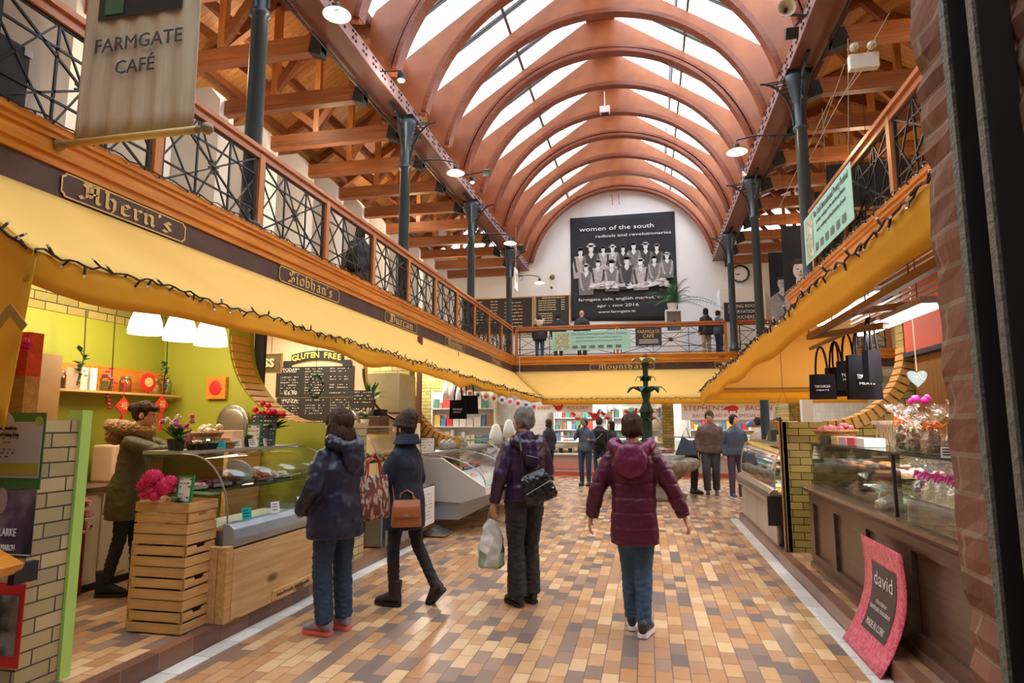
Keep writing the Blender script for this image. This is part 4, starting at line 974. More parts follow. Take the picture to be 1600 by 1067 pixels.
# ================================================================ small-goods helpers
def board_text(t, w, h, rows, org, r, u, n, m, seed=0):
    rr = random.Random(seed); mb = MB()
    for i in range(rows):
        z = h / 2 - (i + .7) * h / (rows + .6); x = -w / 2 * .85
        if rr.random() < .15: continue
        while x < w / 2 * .8:
            l = rr.uniform(.012, .05) * max(.5, w); k = h / (rows + .6) * rr.uniform(.16, .34)
            p = org + r * x + u * z + n * .003
            mb.add([p, p + r * l, p + r * l + u * k, p + u * k], [(0, 1, 2, 3)]); x += l + rr.choice((.012, .03, .09)) * max(.6, w)
    return mb.build('writing', m, t, fix=False)
def card(name, label, cat, loc, w, h, board, frame, face=(0, -1, 0), rows=5, ink=None, tilt=.12, seed=1, group=None, fw=.012):
    n = Vector(face).normalized(); r = Vector((0, 0, 1)).cross(n) * 1.0; r.normalize(); u = (Vector((0, 0, 1)) - n * tilt).normalized(); nn = r.cross(u)
    t = thing(name, label, cat, loc, group=group); o = u * (h / 2)
    M_ = Matrix((r, u, nn)).transposed().to_4x4(); M_.translation = o
    MB().box(-w / 2, w / 2, -h / 2, h / 2, -.01, 0, M_).build('board', board, t)
    if frame:
        mb = MB(); [mb.box(*b, -.012, .006, M_) for b in ((-w / 2 - fw, -w / 2, -h / 2 - fw, h / 2 + fw), (w / 2, w / 2 + fw, -h / 2 - fw, h / 2 + fw), (-w / 2, w / 2, h / 2, h / 2 + fw), (-w / 2, w / 2, -h / 2 - fw, -h / 2))]; mb.build('frame', frame, t)
    if rows: board_text(t, w, h, rows, o, r, u, nn, ink or CHALK, seed)
    return t
def flower_head(mb, c, r, layers=3, rr=R):
    mb.ell(Vector(c) + Vector((0, 0, r * .45)), (r * .45, r * .45, r * .4), 7, 5)
    for l in range(layers):
        n = 5 + l * 2; q = r * (.45 + .55 * l / max(1, layers - 1))
        for i in range(n):
            a = 2 * pi * i / n + l * .5; d = Vector((cos(a), sin(a), .9 - .55 * l)).normalized(); s = d.cross(Vector((0, 0, 1))).normalized()
            p = Vector(c); e = p + d * q; m_ = p + d * q * .6; up_ = d.cross(s)
            mb.add([p, m_ + s * q * .38, e + s * q * .12 + Vector((0, 0, q * .15)), e - s * q * .12 + Vector((0, 0, q * .15)), m_ - s * q * .38], [(0, 1, 2, 3, 4)])
def leaves(mb, c, n, L, spread=1.0, w=.25, rr=R, droop=.2):
    for i in range(n):
        a = rr.uniform(0, 2 * pi); el = rr.uniform(.2, 1.3); d = Vector((cos(a) * cos(el) * spread, sin(a) * cos(el) * spread, sin(el))); p = Vector(c); s = d.cross(Vector((0, 0, 1)))
        s = s.normalized() if s.length > 1e-4 else Vector((1, 0, 0)); l = L * rr.uniform(.7, 1.1)
        m_ = p + d * l * .5; e = p + d * l - Vector((0, 0, droop * l)); mb.add([p, m_ + s * l * w, e, m_ - s * l * w], [(0, 1, 2, 3)])
def plant(label, loc, potm, pr, ph, n, L, name='potted_plant', flower=None, fn=0, group=None, w=.18, leafm=None):
    t = thing(name, label, 'plant', loc, group=group); MB().lathe([(pr * .75, 0), (pr, ph), (pr * 1.05, ph), (pr * .9, ph * .96)], 14).build('pot', potm, t)
    mb = MB(); leaves(mb, (0, 0, ph), n, L, 1, w); mb.build('foliage', leafm or GREEN, t, fix=False)
    if flower:
        for fm, k in flower:
            mb = MB()
            for i in range(k): flower_head(mb, (R.uniform(-L * .6, L * .6), R.uniform(-L * .6, L * .6), ph + L * R.uniform(.5, 1.05)), L * .26, 3)
            mb.build('blossoms', fm, t, fix=False)
    return t
BASK = cells('wicker', [(0, (.50, .27, .10)), (.4, (.62, .38, .16)), (.7, (.42, .22, .08))], 60, .6, .6, (1, 1, 2.4))
def basket(label, loc, rx, ry, h, group=None, handle=False):
    t = thing('wicker_basket', label, 'basket', loc, group=group); mb = MB()
    n = 22
    prof = [(.72, 0), (.86, h * .5), (1, h), (.96, h), (.8, h * .45), (.66, .02)]
    vs = [(rx * k * cos(2 * pi * i / n), ry * k * sin(2 * pi * i / n), z) for k, z in prof for i in range(n)]
    fs = [(j * n + i, j * n + (i + 1) % n, (j + 1) * n + (i + 1) % n, (j + 1) * n + i) for j in range(5) for i in range(n)] + [tuple(range(n)), tuple(5 * n + i for i in range(n))]
    mb.add(vs, fs).build('woven_body', BASK, t, smooth=True)
    MB().tube([(rx * cos(i * pi / 10), ry * sin(i * pi / 10), h) for i in range(20)], min(rx, h) * .06 + .006, 6, closed=True).build('rim', BASK, t)
    if handle: MB().tube([(rx * cos(i * pi / 10), 0, h + rx * 1.3 * sin(i * pi / 10)) for i in range(11)], .01, 6).build('handle', BASK, t)
    return t
FOOD = [mat('cured_meat_red', (.45, .08, .06), .4, 0, .4, 30), mat('cooked_ham_pink', (.78, .40, .38), .4, 0, .25, 25), mat('golden_pastry', (.66, .36, .10), .5, 0, .4, 30), mat('cream_cheese_white', (.86, .80, .62), .4, 0, .1, 20),
        mat('olive_green_food', (.26, .27, .07), .35, 0, .5, 50), mat('orange_salad', (.75, .28, .05), .4, 0, .4, 40), mat('dark_chocolate', (.09, .035, .02), .3, 0, .3, 30), mat('deep_purple_food', (.16, .03, .07), .35, 0, .4, 40), mat('raw_meat', (.62, .13, .12), .35, 0, .4, 20)]
def tray(label, loc, w, d, kind, n, r, group='food trays', trm=None, rz=0, cat='tray', hump=.6):
    t = thing('food_tray', label, cat, loc, rz, group); MB().box(-w / 2, w / 2, -d / 2, d / 2, 0, .012).box(-w / 2, -w / 2 + .01, -d / 2, d / 2, 0, .035).box(w / 2 - .01, w / 2, -d / 2, d / 2, 0, .035).box(-w / 2, w / 2, -d / 2, -d / 2 + .01, 0, .035).box(-w / 2, w / 2, d / 2 - .01, d / 2, 0, .035).build('tray', trm or STEEL, t)
    mb = MB()
    for i in range(n):
        mb.ell((R.uniform(-w * .42, w * .42), R.uniform(-d * .4, d * .4), .02 + r * R.uniform(.2, 1.2)), (r * R.uniform(.7, 1.3), r * R.uniform(.7, 1.2), r * R.uniform(.4, hump + .2)), 8, 5, Matrix.Rotation(R.uniform(0, 3), 4, 'Z'))
    tag(mb.build('food', FOOD[kind], t, smooth=True), kind='stuff'); return t
def price_tag(loc, face, m=None, w=.07, h=.05, label='', group='price tags'):
    n = Vector(face).normalized(); r = Vector((0, 0, 1)).cross(n).normalized(); u = (Z_ - n * .2).normalized(); mb = MB(); mb.mi = 0
    mb.add([r * a + u * b for a, b in ((-w / 2, 0), (w / 2, 0), (w / 2, h), (-w / 2, h))], [(0, 1, 2, 3)]); mb.mi = 1
    for i in range(3): z = h * (.75 - i * .25); mb.add([r * a + u * b + n * .002 for a, b in ((-w * .38, z), (w * R.uniform(.1, .4), z), (w * .3, z + .006), (-w * .38, z + .006))], [(0, 1, 2, 3)])
    o = mb.build('price_tag', [m or PAPER, BLACK], fix=False); o.location = loc; return tag(o, label, 'price tag', group)
# ================================================================ green stall
PWG = emit('pendant_glow', (1, .86, .66), 3.6)
PEND = None
for i, (px, py, lab) in enumerate(((227, 522, 'left-hand'), (281, 532, 'middle'), (329, 540, 'right-hand'))):
    q = up(px, py, 5.0 + .12 * i); t = thing('pendant_lamp', '%s of the three white glass pendants in the green stall' % lab, 'pendant lamp', q, group='white glass pendants in the green stall')
    MB().lathe([(.02, .30), (.055, .285), (.1, .22), (.135, .12), (.15, .03), (.148, 0), (.14, 0), (.13, .1), (.09, .2), (.03, .27)], 24).build('glass_shade', PWG, t, smooth=True)
    MB().tube([(0, 0, .3), (0, 0, 3.1 - q.z)], .006, 5).build('cord', WHITEP, t); MB().lathe([(.02, .29), (.03, .33), (.02, .36)], 10).build('lamp_holder', STEEL, t)
    point('pendant_light', (0, 0, -.05), 10, (1, .8, .55), .06, t)
# crates
def crate(w, d, h):
    t = thing('slatted_crate', 'slatted pine crate', 'crate', (0, 0, 0)); s = h / 3
    for i in range(3):
        z0, z1 = i * s + (.004 if i == 0 else .007), (i + 1) * s - (.002 if i == 2 else .007)
        MB().box(-w / 2, w / 2, -d / 2, -d / 2 + .012, z0, z1).build('slat', CRATE, t); MB().box(-w / 2, w / 2, d / 2 - .012, d / 2, z0, z1).build('slat', CRATE, t)
        if i == 1:
            for sx in (-1, 1):
                x = sx * (w / 2 - .006); mb = MB(); mb.prism([(-d / 2, z0), (d / 2, z0), (d / 2, z1), (.05, z1), (.04, z1 - .022), (-.04, z1 - .022), (-.05, z1), (-d / 2, z1)], x - .006, x + .006, 'x'); mb.build('handle_slat', CRATEY, t)
        else:
            for sx in (-1, 1): x = sx * (w / 2 - .006); MB().box(x - .006, x + .006, -d / 2 + .012, d / 2 - .012, z0, z1).build('side_slat', CRATEY, t)
    [MB().box(sx * (w / 2 - .012) - (.02 if sx > 0 else 0), sx * (w / 2 - .012) + (.02 if sx < 0 else 0), sy * (d / 2 - .012) - (.02 if sy > 0 else 0), sy * (d / 2 - .012) + (.02 if sy < 0 else 0), .003, h - .003).build('corner_block', CRATE, t) for sx in (-1, 1) for sy in (-1, 1)]
    MB().box(-w / 2 + .014, w / 2 - .014, -d / 2 + .014, d / 2 - .014, .003, .012).build('base', CRATE, t)
    return t
c0 = crate(.43, .31, .218)
for i, lab in enumerate(('pine crate standing on the tiled step, lowest of its stack', 'pine crate, second from the bottom of the stack', 'pine crate, third from the bottom of the stack', 'topmost pine crate of the stack, carrying the peonies')):
    (copy_tree(c0) if i else c0).location = (0, 0, 0)
crs = [o for o in COL.objects if o.name.startswith('slatted_crate')]
for i, o in enumerate(crs):
    o.location = (-3.355, 4.06, .125 + .2195 * i); o['label'] = ('pine crate standing on the tiled step, lowest of its stack', 'pine crate, second from the bottom of the stack', 'pine crate, third from the bottom of the stack', 'topmost pine crate of the stack, carrying the peonies')[i]; o['group'] = 'stacked pine crates'
tag(MB().box(-3.62, -3.585, 3.95, 4.25, .125, .72).build('pine_board', CRATEY), 'plain pine board standing left of the crate stack', 'board')
tag(MB().box(-3.86, -3.64, 4.25, 4.32, .125, 1.0).build('grey_panel', GREYP, bevel=.015), 'grey metal panel with a rounded corner behind the crates', 'panel')
# peonies
t = thing('peony_bunch', 'bunch of deep pink peonies lying on the topmost crate', 'flowers', (-3.42, 3.98, 1.005))
for i, (x, y, z, r) in enumerate(((-.1, -.05, .1, .065), (-.03, -.07, .15, .075), (.05, -.05, .09, .075), (-.02, -.09, .06, .05), (-.08, -.08, .04, .04), (.02, -.1, .035, .045), (.07, -.02, .12, .06))):
    mb = MB(); mb.ell((x, y, z), (r * .6, r * .6, r * .55), 8, 6)
    for k in range(46):
        zz_ = 1 - 1.7 * (k + .5) / 46; a = k * 2.4; q_ = sqrt(max(0, 1 - zz_ * zz_)); d = V_(q_ * cos(a), q_ * sin(a), zz_); s_ = d.cross(V_(.1, .2, 1)).normalized(); u_ = s_.cross(d); c_ = V_(x, y, z) + d * r * .62; L_ = r * .42
        mb.add([c_ - u_ * L_, c_ + s_ * L_ * .9 - u_ * L_ * .2 + d * L_ * .15, c_ + s_ * L_ * .6 + u_ * L_ + d * L_ * .75, c_ + u_ * L_ * .8 + d * L_ * .55, c_ - s_ * L_ * .6 + u_ * L_ + d * L_ * .75, c_ - s_ * L_ * .9 - u_ * L_ * .2 + d * L_ * .15], [(0, 1, 2, 3, 4, 5)])
    mb.build('peony', PINK, t, fix=False)
mb = MB(); [mb.tube([(0, 0, .06), (.12, .06 + .02 * i, .05), (.3, .12 + .03 * i, .03)], .005, 5) for i in range(5)]; mb.build('stems', STEM, t)
card('framed_card', 'green framed handwritten card standing on the crate stack', 'card', (-3.24, 3.97, 1.004), .1, .165, PAPER, mat('green_card_frame', (.02, .25, .06), .4), rows=6, ink=BLACK, seed=4, fw=.014)
mb = MB(); leaves(mb, (0, 0, 0), 14, .07, 1, .3); o = mb.build('leaf_sprig', GREEN, fix=False); o.location = (-3.27, 3.93, 1.003); tag(o, 'small green leaf sprig at the foot of the framed card', 'leaves')
# deli case of the green stall
def deli(label, x_front, x_back, y0, y1, z0, zdeck, ztop, xtop, s, bumper=STEEL, base=None, name='glass_display_case'):
    # s=+1 customers on +X side
    t = thing(name, label, 'display case', ((x_front + x_back) / 2, (y0 + y1) / 2, z0)); ox, oy, oz = (x_front + x_back) / 2, (y0 + y1) / 2, z0
    def B(mb, a, b, c, d, e_, f): return mb.box(min(a, b) - ox, max(a, b) - ox, c - oy, d - oy, e_ - oz, f - oz)
    mb = MB(); B(mb, x_back, x_front - s * .03, y0 + .03, y1 - .03, z0, zdeck - .04); mb.build('body', base or GREYP, t)
    mb = MB(); mb.prism([(x_front - s * .04 - ox, zdeck - .08 - oz), (x_front + s * .03 - ox, zdeck - .06 - oz), (x_front + s * .055 - ox, zdeck + .0 - oz), (x_front + s * .04 - ox, zdeck + .075 - oz), (x_front - s * .0 - ox, zdeck + .11 - oz), (x_front - s * .06 - ox, zdeck + .11 - oz), (x_front - s * .06 - ox, zdeck - .04 - oz)], y0 - oy, y1 - oy); mb.build('front_bumper', bumper, t, bevel=.006)
    B(MB(), x_back, x_front - s * .05, y0, y0 + .03, z0 + .02, zdeck + .06).build('end_panel', STEELD, t); B(MB(), x_back, x_front - s * .05, y1 - .03, y1, z0 + .02, zdeck + .06).build('end_panel', STEELD, t)
    mb = MB(); B(mb, x_back, x_front - s * .04, y0 + .03, y1 - .03, zdeck - .04, zdeck); mb.build('deck', WHITEP, t)
    arc = []
    xf = x_front - s * .03
    for i in range(11):
        a = i / 10 * pi / 2; arc.append((xtop + (xf - xtop) * cos(a) ** .8 if a < pi / 2 else xtop, zdeck + .11 + (ztop - zdeck - .11) * sin(a)))
    mb = MB(); mb.grid(lambda u, v: (lerp(arc[min(9, int(u * 10))], arc[min(9, int(u * 10)) + 1], u * 10 - min(9, int(u * 10)))[0] - ox, y0 + .02 + (y1 - y0 - .04) * v - oy, lerp(arc[min(9, int(u * 10))], arc[min(9, int(u * 10)) + 1], u * 10 - min(9, int(u * 10)))[1] - oz), 20, 1)
    mb.build('curved_front_glass', GLASS, t, smooth=True, fix=False)
    for yy in (y0 + .015, y1 - .015):
        mb = MB(); mb.add([(x - ox, yy - oy, z - oz) for x, z in arc] + [(x_back - ox, yy - oy, ztop - oz), (x_back - ox, yy - oy, zdeck + .05 - oz)], [tuple(range(13))]); mb.build('end_glass', GLASS, t, fix=False)
        mb = MB(); mb.tube([(x - ox, yy - oy, z - oz) for x, z in arc], .007, 5); mb.build('glass_edge', STEEL, t)
    mb = MB(); B(mb, x_back, xtop, y0, y1, ztop - .005, ztop + .02); mb.build('top_shelf', GLASSG if False else STEEL, t)
    mb = MB(); zz = zdeck + (ztop - zdeck) * .5; B(mb, x_back + s * .03, (xtop + x_front) / 2 - s * .08, y0 + .05, y1 - .05, zz, zz + .012); mb.build('glass_shelf', GLASSG, t)
    return t, zz + .012
dt, zz = deli('curved glass deli case on a knotty pine base in the green stall', -3.05, -3.85, 4.24, 5.9, .125, .70, 1.32, -3.5, 1, bumper=mat('blue_grey_bumper', (.36, .42, .47), .3, .4))
t = thing('pine_counter_front', 'knotty pine panel below the curved deli case', 'counter front', (0, 0, 0)); MB().box(-3.075, -3.0, 4.16, 4.235, .125, .66).box(-3.2, -3.08, 4.16, 4.2, .125, .66).build('corner_post', CRATEY, t, bevel=.004); MB().box(-3.045, -3.0, 4.24, 5.95, .125, .625).build('panel', KNOTTY, t)
MB().box(-2.999, -2.985, 4.75, 5.35, .13, .21).build('lettered_board', KNOTTY, t); lettering('handmade for health', .045, (-2.982, 5.05, .172), Y_, Z_, mat('burnt_lettering', (.2, .1, .04), .7), t, width=.5)
kinds = [3, 2, 5, 0, 4, 7, 1, 2, 6, 5]
names_ = {0: 'sliced red cured meat', 1: 'pink cooked ham', 2: 'golden pastries', 3: 'white cheese', 4: 'green olives', 5: 'orange salad', 6: 'dark chocolates', 7: 'purple beetroot', 8: 'raw red meat'}
for i in range(6):
    tray('%s deck tray of the green stall case, holding %s' % (ORD[i], names_[[2, 5, 0, 7, 4, 3][i]]), (-3.22, 4.42 + .26 * i, .702), .26, .22, [2, 5, 0, 7, 4, 3][i], 26, .028, 'trays on the deck of the green stall case')
for i in range(5):
    tray('%s shelf tray of the green stall case, holding %s' % (ORD[i], names_[[1, 7, 6, 0, 3][i]]), (-3.6, 4.45 + .3 * i, zz), .2, .25, [1, 7, 6, 0, 3][i], 20, .028, 'trays on the glass shelf of the green stall case')
for i, (m, y) in enumerate(((mat('teal_card', (.0, .45, .42), .5), 4.42), (PAPER, 4.8), (PAPER, 5.2), (PAPER, 5.5))):
    price_tag((-3.03, y, .82), (1, -.4, 0), m, .08, .09, ('teal card clipped on the front of the green stall case', 'white card next to the teal one on the green stall case', 'middle white card clipped on the green stall case', 'farthest white card clipped on the green stall case')[i], 'cards on the green stall case')
t = thing('serving_plate', 'round white plate leaning inside the curved deli case', 'plate', (-3.5, 4.95, 1.14)); MB().lathe([(.01, 0), (.11, .01), (.125, .02)], 20, M=Matrix.Rotation(-.9, 4, 'X')).build('plate', WHITEP, t, smooth=True)
card('lettered_panel', 'purple-brown lettered panel at the far end of the curved case', 'sign', (-3.2, 5.82, .82), .2, .3, mat('plum_panel', (.12, .05, .08), .5), None, face=(.6, -1, 0), rows=9, seed=8)
# goods on top of the case
zt = 1.342
plant('pot of mixed pink and white flowers on the deli case', (-3.72, 4.42, zt), BLACK, .06, .09, 30, .16, flower=[(mat('mauve_petal', (.55, .2, .42), .6), 5), (mat('white_petal', (.85, .8, .75), .6), 4), (PINK, 3)])
plant('small herb in a black pot on the deli case', (-3.58, 4.3, zt), BLACK, .045, .08, 26, .07)
plant('small green plant in a black pot beside the green framed card', (-3.56, 5.16, zt), BLACK, .045, .07, 30, .07)
b = basket('small wicker basket heaped with cellophane packets on the deli case', (-3.72, 4.80, zt), .13, .1, .13)
mb = MB(); [mb.ell((R.uniform(-.08, .08), R.uniform(-.06, .06), .13 + R.uniform(0, .05)), (.035, .03, .03), 7, 5, Matrix.Rotation(R.uniform(0, 3), 4, 'X')) for _ in range(14)]; o = mb.build('wrapped_sweets', mat('clear_packets', (.85, .75, .6), .2), None); o.location = (-3.72, 4.80, zt); tag(o, 'cellophane packets heaped in the small wicker basket', 'packets', kind='stuff')
for i, (x, y, h, lab) in enumerate(((-3.57, 4.62, .05, 'round black catering dish with a clear lid on the deli case'), (-3.56, 4.48, .045, 'smaller black dish at the near end of the deli case'))):
    t = thing('catering_dish', lab, 'dish', (x, y, zt)); MB().lathe([(.07, 0), (.085, h), (.08, h)], 18).build('dish', BLACK, t); MB().lathe([(.083, h), (.08, h + .02), (.04, h + .035), (.01, h + .036)], 18).build('lid', GLASS, t)
t = thing('paper_box', 'stack of peach paper trays on the deli case', 'box', (-3.66, 5.02, zt)); MB().box(-.08, .08, -.1, .1, 0, .09).build('lower_tray', mat('peach_paper', (.85, .6, .4), .6), t, bevel=.006); MB().box(-.07, .07, -.06, .1, .09, .15).build('upper_tray', mat('peach_paper', (.85, .6, .4), .6), t, bevel=.006)
basket('shallow wire-handled basket on the deli case', (-3.56, 4.86, zt), .08, .06, .05)
card('framed_card', 'white card in a green frame standing on the far part of the deli case', 'card', (-3.6, 5.27, zt), .11, .2, PAPER, mat('green_card_frame', (.02, .25, .06), .4), face=(.35, -1, 0), rows=5, ink=BLACK, seed=5)
card('chalkboard', 'slate chalkboard on the deli case beside the green framed card', 'chalkboard', (-3.62, 5.45, zt), .24, .3, SLATE, None, face=(.3, -1, 0), rows=7, seed=6)
card('chalkboard', 'lower slate chalkboard in front of the larger slate', 'chalkboard', (-3.54, 5.34, zt), .16, .13, SLATE, None, face=(.3, -1, 0), rows=4, seed=9)
t = plant('tall vase of crimson flowers at the far end of the deli case', (-3.66, 5.62, zt), STEEL, .05, .14, 40, .24, name='flower_vase', flower=[(mat('crimson_petal', (.55, .01, .05), .6, 0, .3, 30), 14)])
for i in range(4): price_tag((-3.5, 4.7 + .22 * i, zt + .002), (1, 0, .0), mat('teal_card', (0, .45, .42), .5) if i == 0 else PAPER, .12, .07, '%s flat card along the edge of the case top' % ('teal one' if i == 0 else ORD[i] + ' white'), 'cards on the top edge')
t = thing('oval_tray', 'silver oval tray leaning on the green partition', 'tray', (-4.35, 6.0, 1.34)); Mx = Matrix.Rotation(radians(82), 4, 'X')
MB().ell((0, 0, .2), (.2, .02, .22), 24, 10).build('tray_rim', mat('pewter', (.3, .29, .26), .35, .8, .3, 40, .5, 60), t, smooth=True); MB().ell((0, -.012, .2), (.155, .014, .175), 24, 10).build('tray_plate', STEEL, t, smooth=True)
tag(MB().box(-5.3, -4.05, 5.55, 6.08, 1.28, 1.32).box(-5.3, -5.25, 5.55, 6.08, .125, 1.28).box(-4.1, -4.05, 5.55, 6.08, .125, 1.28).build('side_counter', KNOTTY), 'pine side counter against the green partition', 'counter')
for i in range(3): tag(MB().lathe([(.04, 0), (.04, .12), (.02, .15), (.02, .18)], 10, c=(-4.75 + .12 * i, 5.7, 1.32)).build('bottle', [BLACK, FOOD[7], GREEND][i], smooth=True), ('black', 'purple', 'dark green')[i] + ' bottle on the pine side counter', 'bottle', 'bottles on the side counter')
# wall shelf with jars
t = thing('wall_shelf', 'wooden wall shelf over the green wall holding jars', 'shelf', (-5.2, 5.1, 1.86)); MB().box(-.15, .15, -.55, .95, -.02, 0).build('shelf_board', CRATEY, t); MB().box(-.15, -.13, -.55, .95, 0, .26).build('back_board', PINE, t)
JARL = GLASS
for i, (dy, k, r_) in enumerate(((-.45, 6, .05), (.05, 4, .055), (.28, 0, .055), (.66, 2, .06), (.84, 4, .05))):
    t = thing('jar', '%s glass jar on the wall shelf from the left, with %s inside' % (ORD[i], names_[k]), 'jar', (-5.15, 5.1 + dy, 1.86), group='jars on the wall shelf'); MB().lathe([(r_, 0), (r_, .12), (r_ * .8, .14)], 14).build('glass_body', GLASS, t, smooth=True); MB().lathe([(r_ * .9, .004), (r_ * .9, .1)], 12).build('contents', FOOD[k], t); MB().lathe([(r_ * .85, .14), (r_ * .85, .165)], 14).build('lid', STEELD, t)
for i, dy in enumerate((-.3, -.2)): tag(MB().box(-5.25, -5.08, 5.1 + dy, 5.17 + dy, 1.861, 2.07).build('book', [mat('cream_cover', (.75, .68, .55), .6), mat('white_cover', (.85, .8, .75), .6)][i]), ('cream', 'white')[i] + ' covered book between the jars on the wall shelf', 'book', 'books on the wall shelf')
t = thing('paper_fan', 'red round paper ornament on the wall shelf', 'ornament', (-5.1, 5.62, 1.87)); MB().ell((0, 0, .11), (.012, .11, .10), 18, 8).build('disc', RED, t); MB().ell((.012, 0, .11), (.006, .06, .05), 10, 6).build('gold_motif', GOLD, t)
q = up(372, 590, 6.07); t = thing('framed_plaque', 'wooden plaque with a red motif on the green partition', 'picture', (-4.62, 6.07, 1.82)); MB().box(-.12, .12, -.02, .02, 0, .24).build('board', PINE, t); MB().ell((0, -.025, .12), (.08, .008, .08), 14, 6).build('red_motif', RED, t)
for (px, py, lab) in ((192, 635, 'left red paper charm with gold character and a tassel'), (252, 632, 'right red paper charm with gold character and a tassel')):
    q = up(px, py, 5.0); q.x = -4.9; s_ = 4.9 / abs(up(px, py, 5.0).x); q = up(px, py, 5.0 * s_); t = thing('paper_charm', lab, 'ornament', q, group='red paper charms hanging in the green stall')
    MB().add([(0, -.09, 0), (0, 0, -.09), (0, .09, 0), (0, 0, .09), (.01, -.09, 0), (.01, 0, -.09), (.01, .09, 0), (.01, 0, .09)], [(0, 1, 2, 3), (4, 7, 6, 5), (0, 4, 5, 1), (1, 5, 6, 2), (2, 6, 7, 3), (3, 7, 4, 0)]).build('diamond', RED, t)
    lettering('福', .08, (.014, 0, 0), Y_, Z_, GOLD, t); MB().bar((0, 0, -.09), (0, 0, -.27), .025, .02).build('tassel', RED, t); MB().tube([(0, 0, .09), (0, 0, .3)], .003, 4).build('string', RED, t)
for i, (px, py, fm, lab) in enumerate(((128, 560, GREEND, 'hanging twig of dark leaves, left of the pink blossom twig'), (172, 590, PINK, 'hanging twig of pink blossom in the green stall'), (258, 575, GREEND, 'hanging twig with dark leaves above the jars'))):
    q = up(px, py, 5.0); s_ = 5.1 / abs(q.x); q = up(px, py, 5.0 * s_); t = thing('hanging_twig', lab, 'twig', q); mb = MB(); mb.tube([(0, 0, 2.6 - q.z), (0, .02, 0), (0, -.03, -.25)], .005, 4); mb.build('stem', CORD, t); mb = MB()
    for k in range(9): leaves(mb, (0, R.uniform(-.02, .02), .05 - k * .035), 3, .09, 1, .3)
    if i == 1:
        mb = MB()
        for k in range(12): flower_head(mb, (R.uniform(-.03, .03), R.uniform(-.05, .05), .08 - k * .035), .035, 2)
    mb.build('leaves' if i != 1 else 'blossoms', fm, t, fix=False)
# left of the green stall: cupboard, frame and print behind the curtain
t = thing('tall_cupboard', 'brown cupboard with a red print on top behind the poster partition', 'cupboard', (-5.1, 4.05, .125)); MB().box(-.24, .24, -.35, .35, 0, 2.0).build('carcass', mat('tan_cupboard', (.42, .24, .09), .5, 0, .2), t); MB().box(.24, .25, -.3, .3, .1, .9).build('door', mat('cupboard_door', (.62, .5, .38), .5), t)
q = up(88, 600, 3.5); t = thing('framed_canvas', 'wooden framed canvas seen from behind on the poster partition', 'frame', (q.x, 3.05, 1.585)); MB().box(-.17, .1, -.015, .015, 0, .4).build('canvas_back', mat('canvas_back', (.38, .27, .13), .7), t); MB().box(.1, .13, -.02, .02, 0, .42).build('frame_edge', mat('white_edge', (.8, .74, .66), .5), t)
t = thing('flower_box', 'pink and magenta flowers with a red box beside the leaning frame', 'flowers', (q.x - .05, 3.2, 1.85)); MB().box(-.16, .12, .02, .12, .0, .28).build('red_box', mat('red_gold_box', (.75, .08, .03), .5, 0, .5, 30), t); MB().box(-.16, .12, .02, .12, -.27, 0).build('stand', CRATE, t)
mb = MB(); [flower_head(mb, (R.uniform(-.2, .16), R.uniform(-.06, 0), .08 + R.uniform(-.05, .14)), .05, 3) for _ in range(12)]; mb.build('blossoms', mat('magenta_petal', (.8, .05, .4), .6), t, fix=False)
# cream units at the back with woman in front
t = thing('cream_base_unit', 'cream kitchen base unit at the back of the green stall', 'cabinet', (-5.02, 4.85, .125)); MB().box(-.28, .28, -.45, .65, .06, .84).build('carcass', mat('cream_unit', (.72, .64, .5), .45), t); MB().box(-.26, .26, -.43, .63, 0, .06).build('plinth', BLACKM, t); MB().box(-.3, .31, -.47, .67, .84, .875).build('worktop', DARKZ, t)
for a in (-.43, -.05, .32):
    d_ = MB().box(.28, .295, a, a + .31, .1, .62).build('door', mat('cream_door', (.76, .68, .55), .4), t, bevel=.003); MB().ell((.3, a + .27, .55), (.012, .012, .012), 8, 6).build('knob', BLACK, d_)
    MB().box(.28, .295, a, a + .31, .65, .81).build('drawer', mat('cream_door', (.76, .68, .55), .4), t, bevel=.003)
tag(MB().box(-4.73, -4.68, 4.55, 4.6, .13, .72).build('rolled_banner', mat('maroon_strip', (.30, .02, .04), .6)), 'narrow maroon strip standing in front of the cream unit', 'banner')
for i, (w, h, m_) in enumerate(((.16, .22, mat('mauve_box', (.42, .3, .32), .6)), (.07, .28, GREYP))): tag(MB().box(-5.1, -4.95, 4.5 + .25 * i, 4.5 + .25 * i + w, 1.0, 1.0 + h).build('storage_box', m_), ('mauve', 'narrow grey')[i] + ' box standing on the cream worktop', 'box', 'boxes on the cream worktop')
tag(MB().box(-5.2, -4.95, 5.1, 5.35, 1.0, 1.35).build('pink_chair_back', mat('peach_paper', (.85, .6, .4), .6), bevel=.02), 'peach paper carton on the cream worktop near the mirror tray', 'carton')
t = thing('paper_stack', 'row of thin striped cartons on the far worktop', 'cartons', (-5.15, 5.4, 1.0)); MB().box(-.1, .1, -.0, .12, 0, .5).build('cartons', stripes('striped_cartons', 1, .03, [(.5, .38, .34), (.3, .22, .22)]), t)
mb = MB()
for i in range(10): flower_head(mb, (R.uniform(-.04, .04), R.uniform(-.04, .04), .1 - i * .03), .035, 2)
t = thing('blossom_spray', 'pink blossom spray hanging beside the lime post', 'flowers', up(133, 800, 4.5)); mb.build('blossoms', mat('light_pink', (.85, .35, .55), .6), t, fix=False); MB().tube([(-.06, 0, .1), (0, 0, .08), (0, 0, -.2)], .004, 4).build('twig', CORD, t)
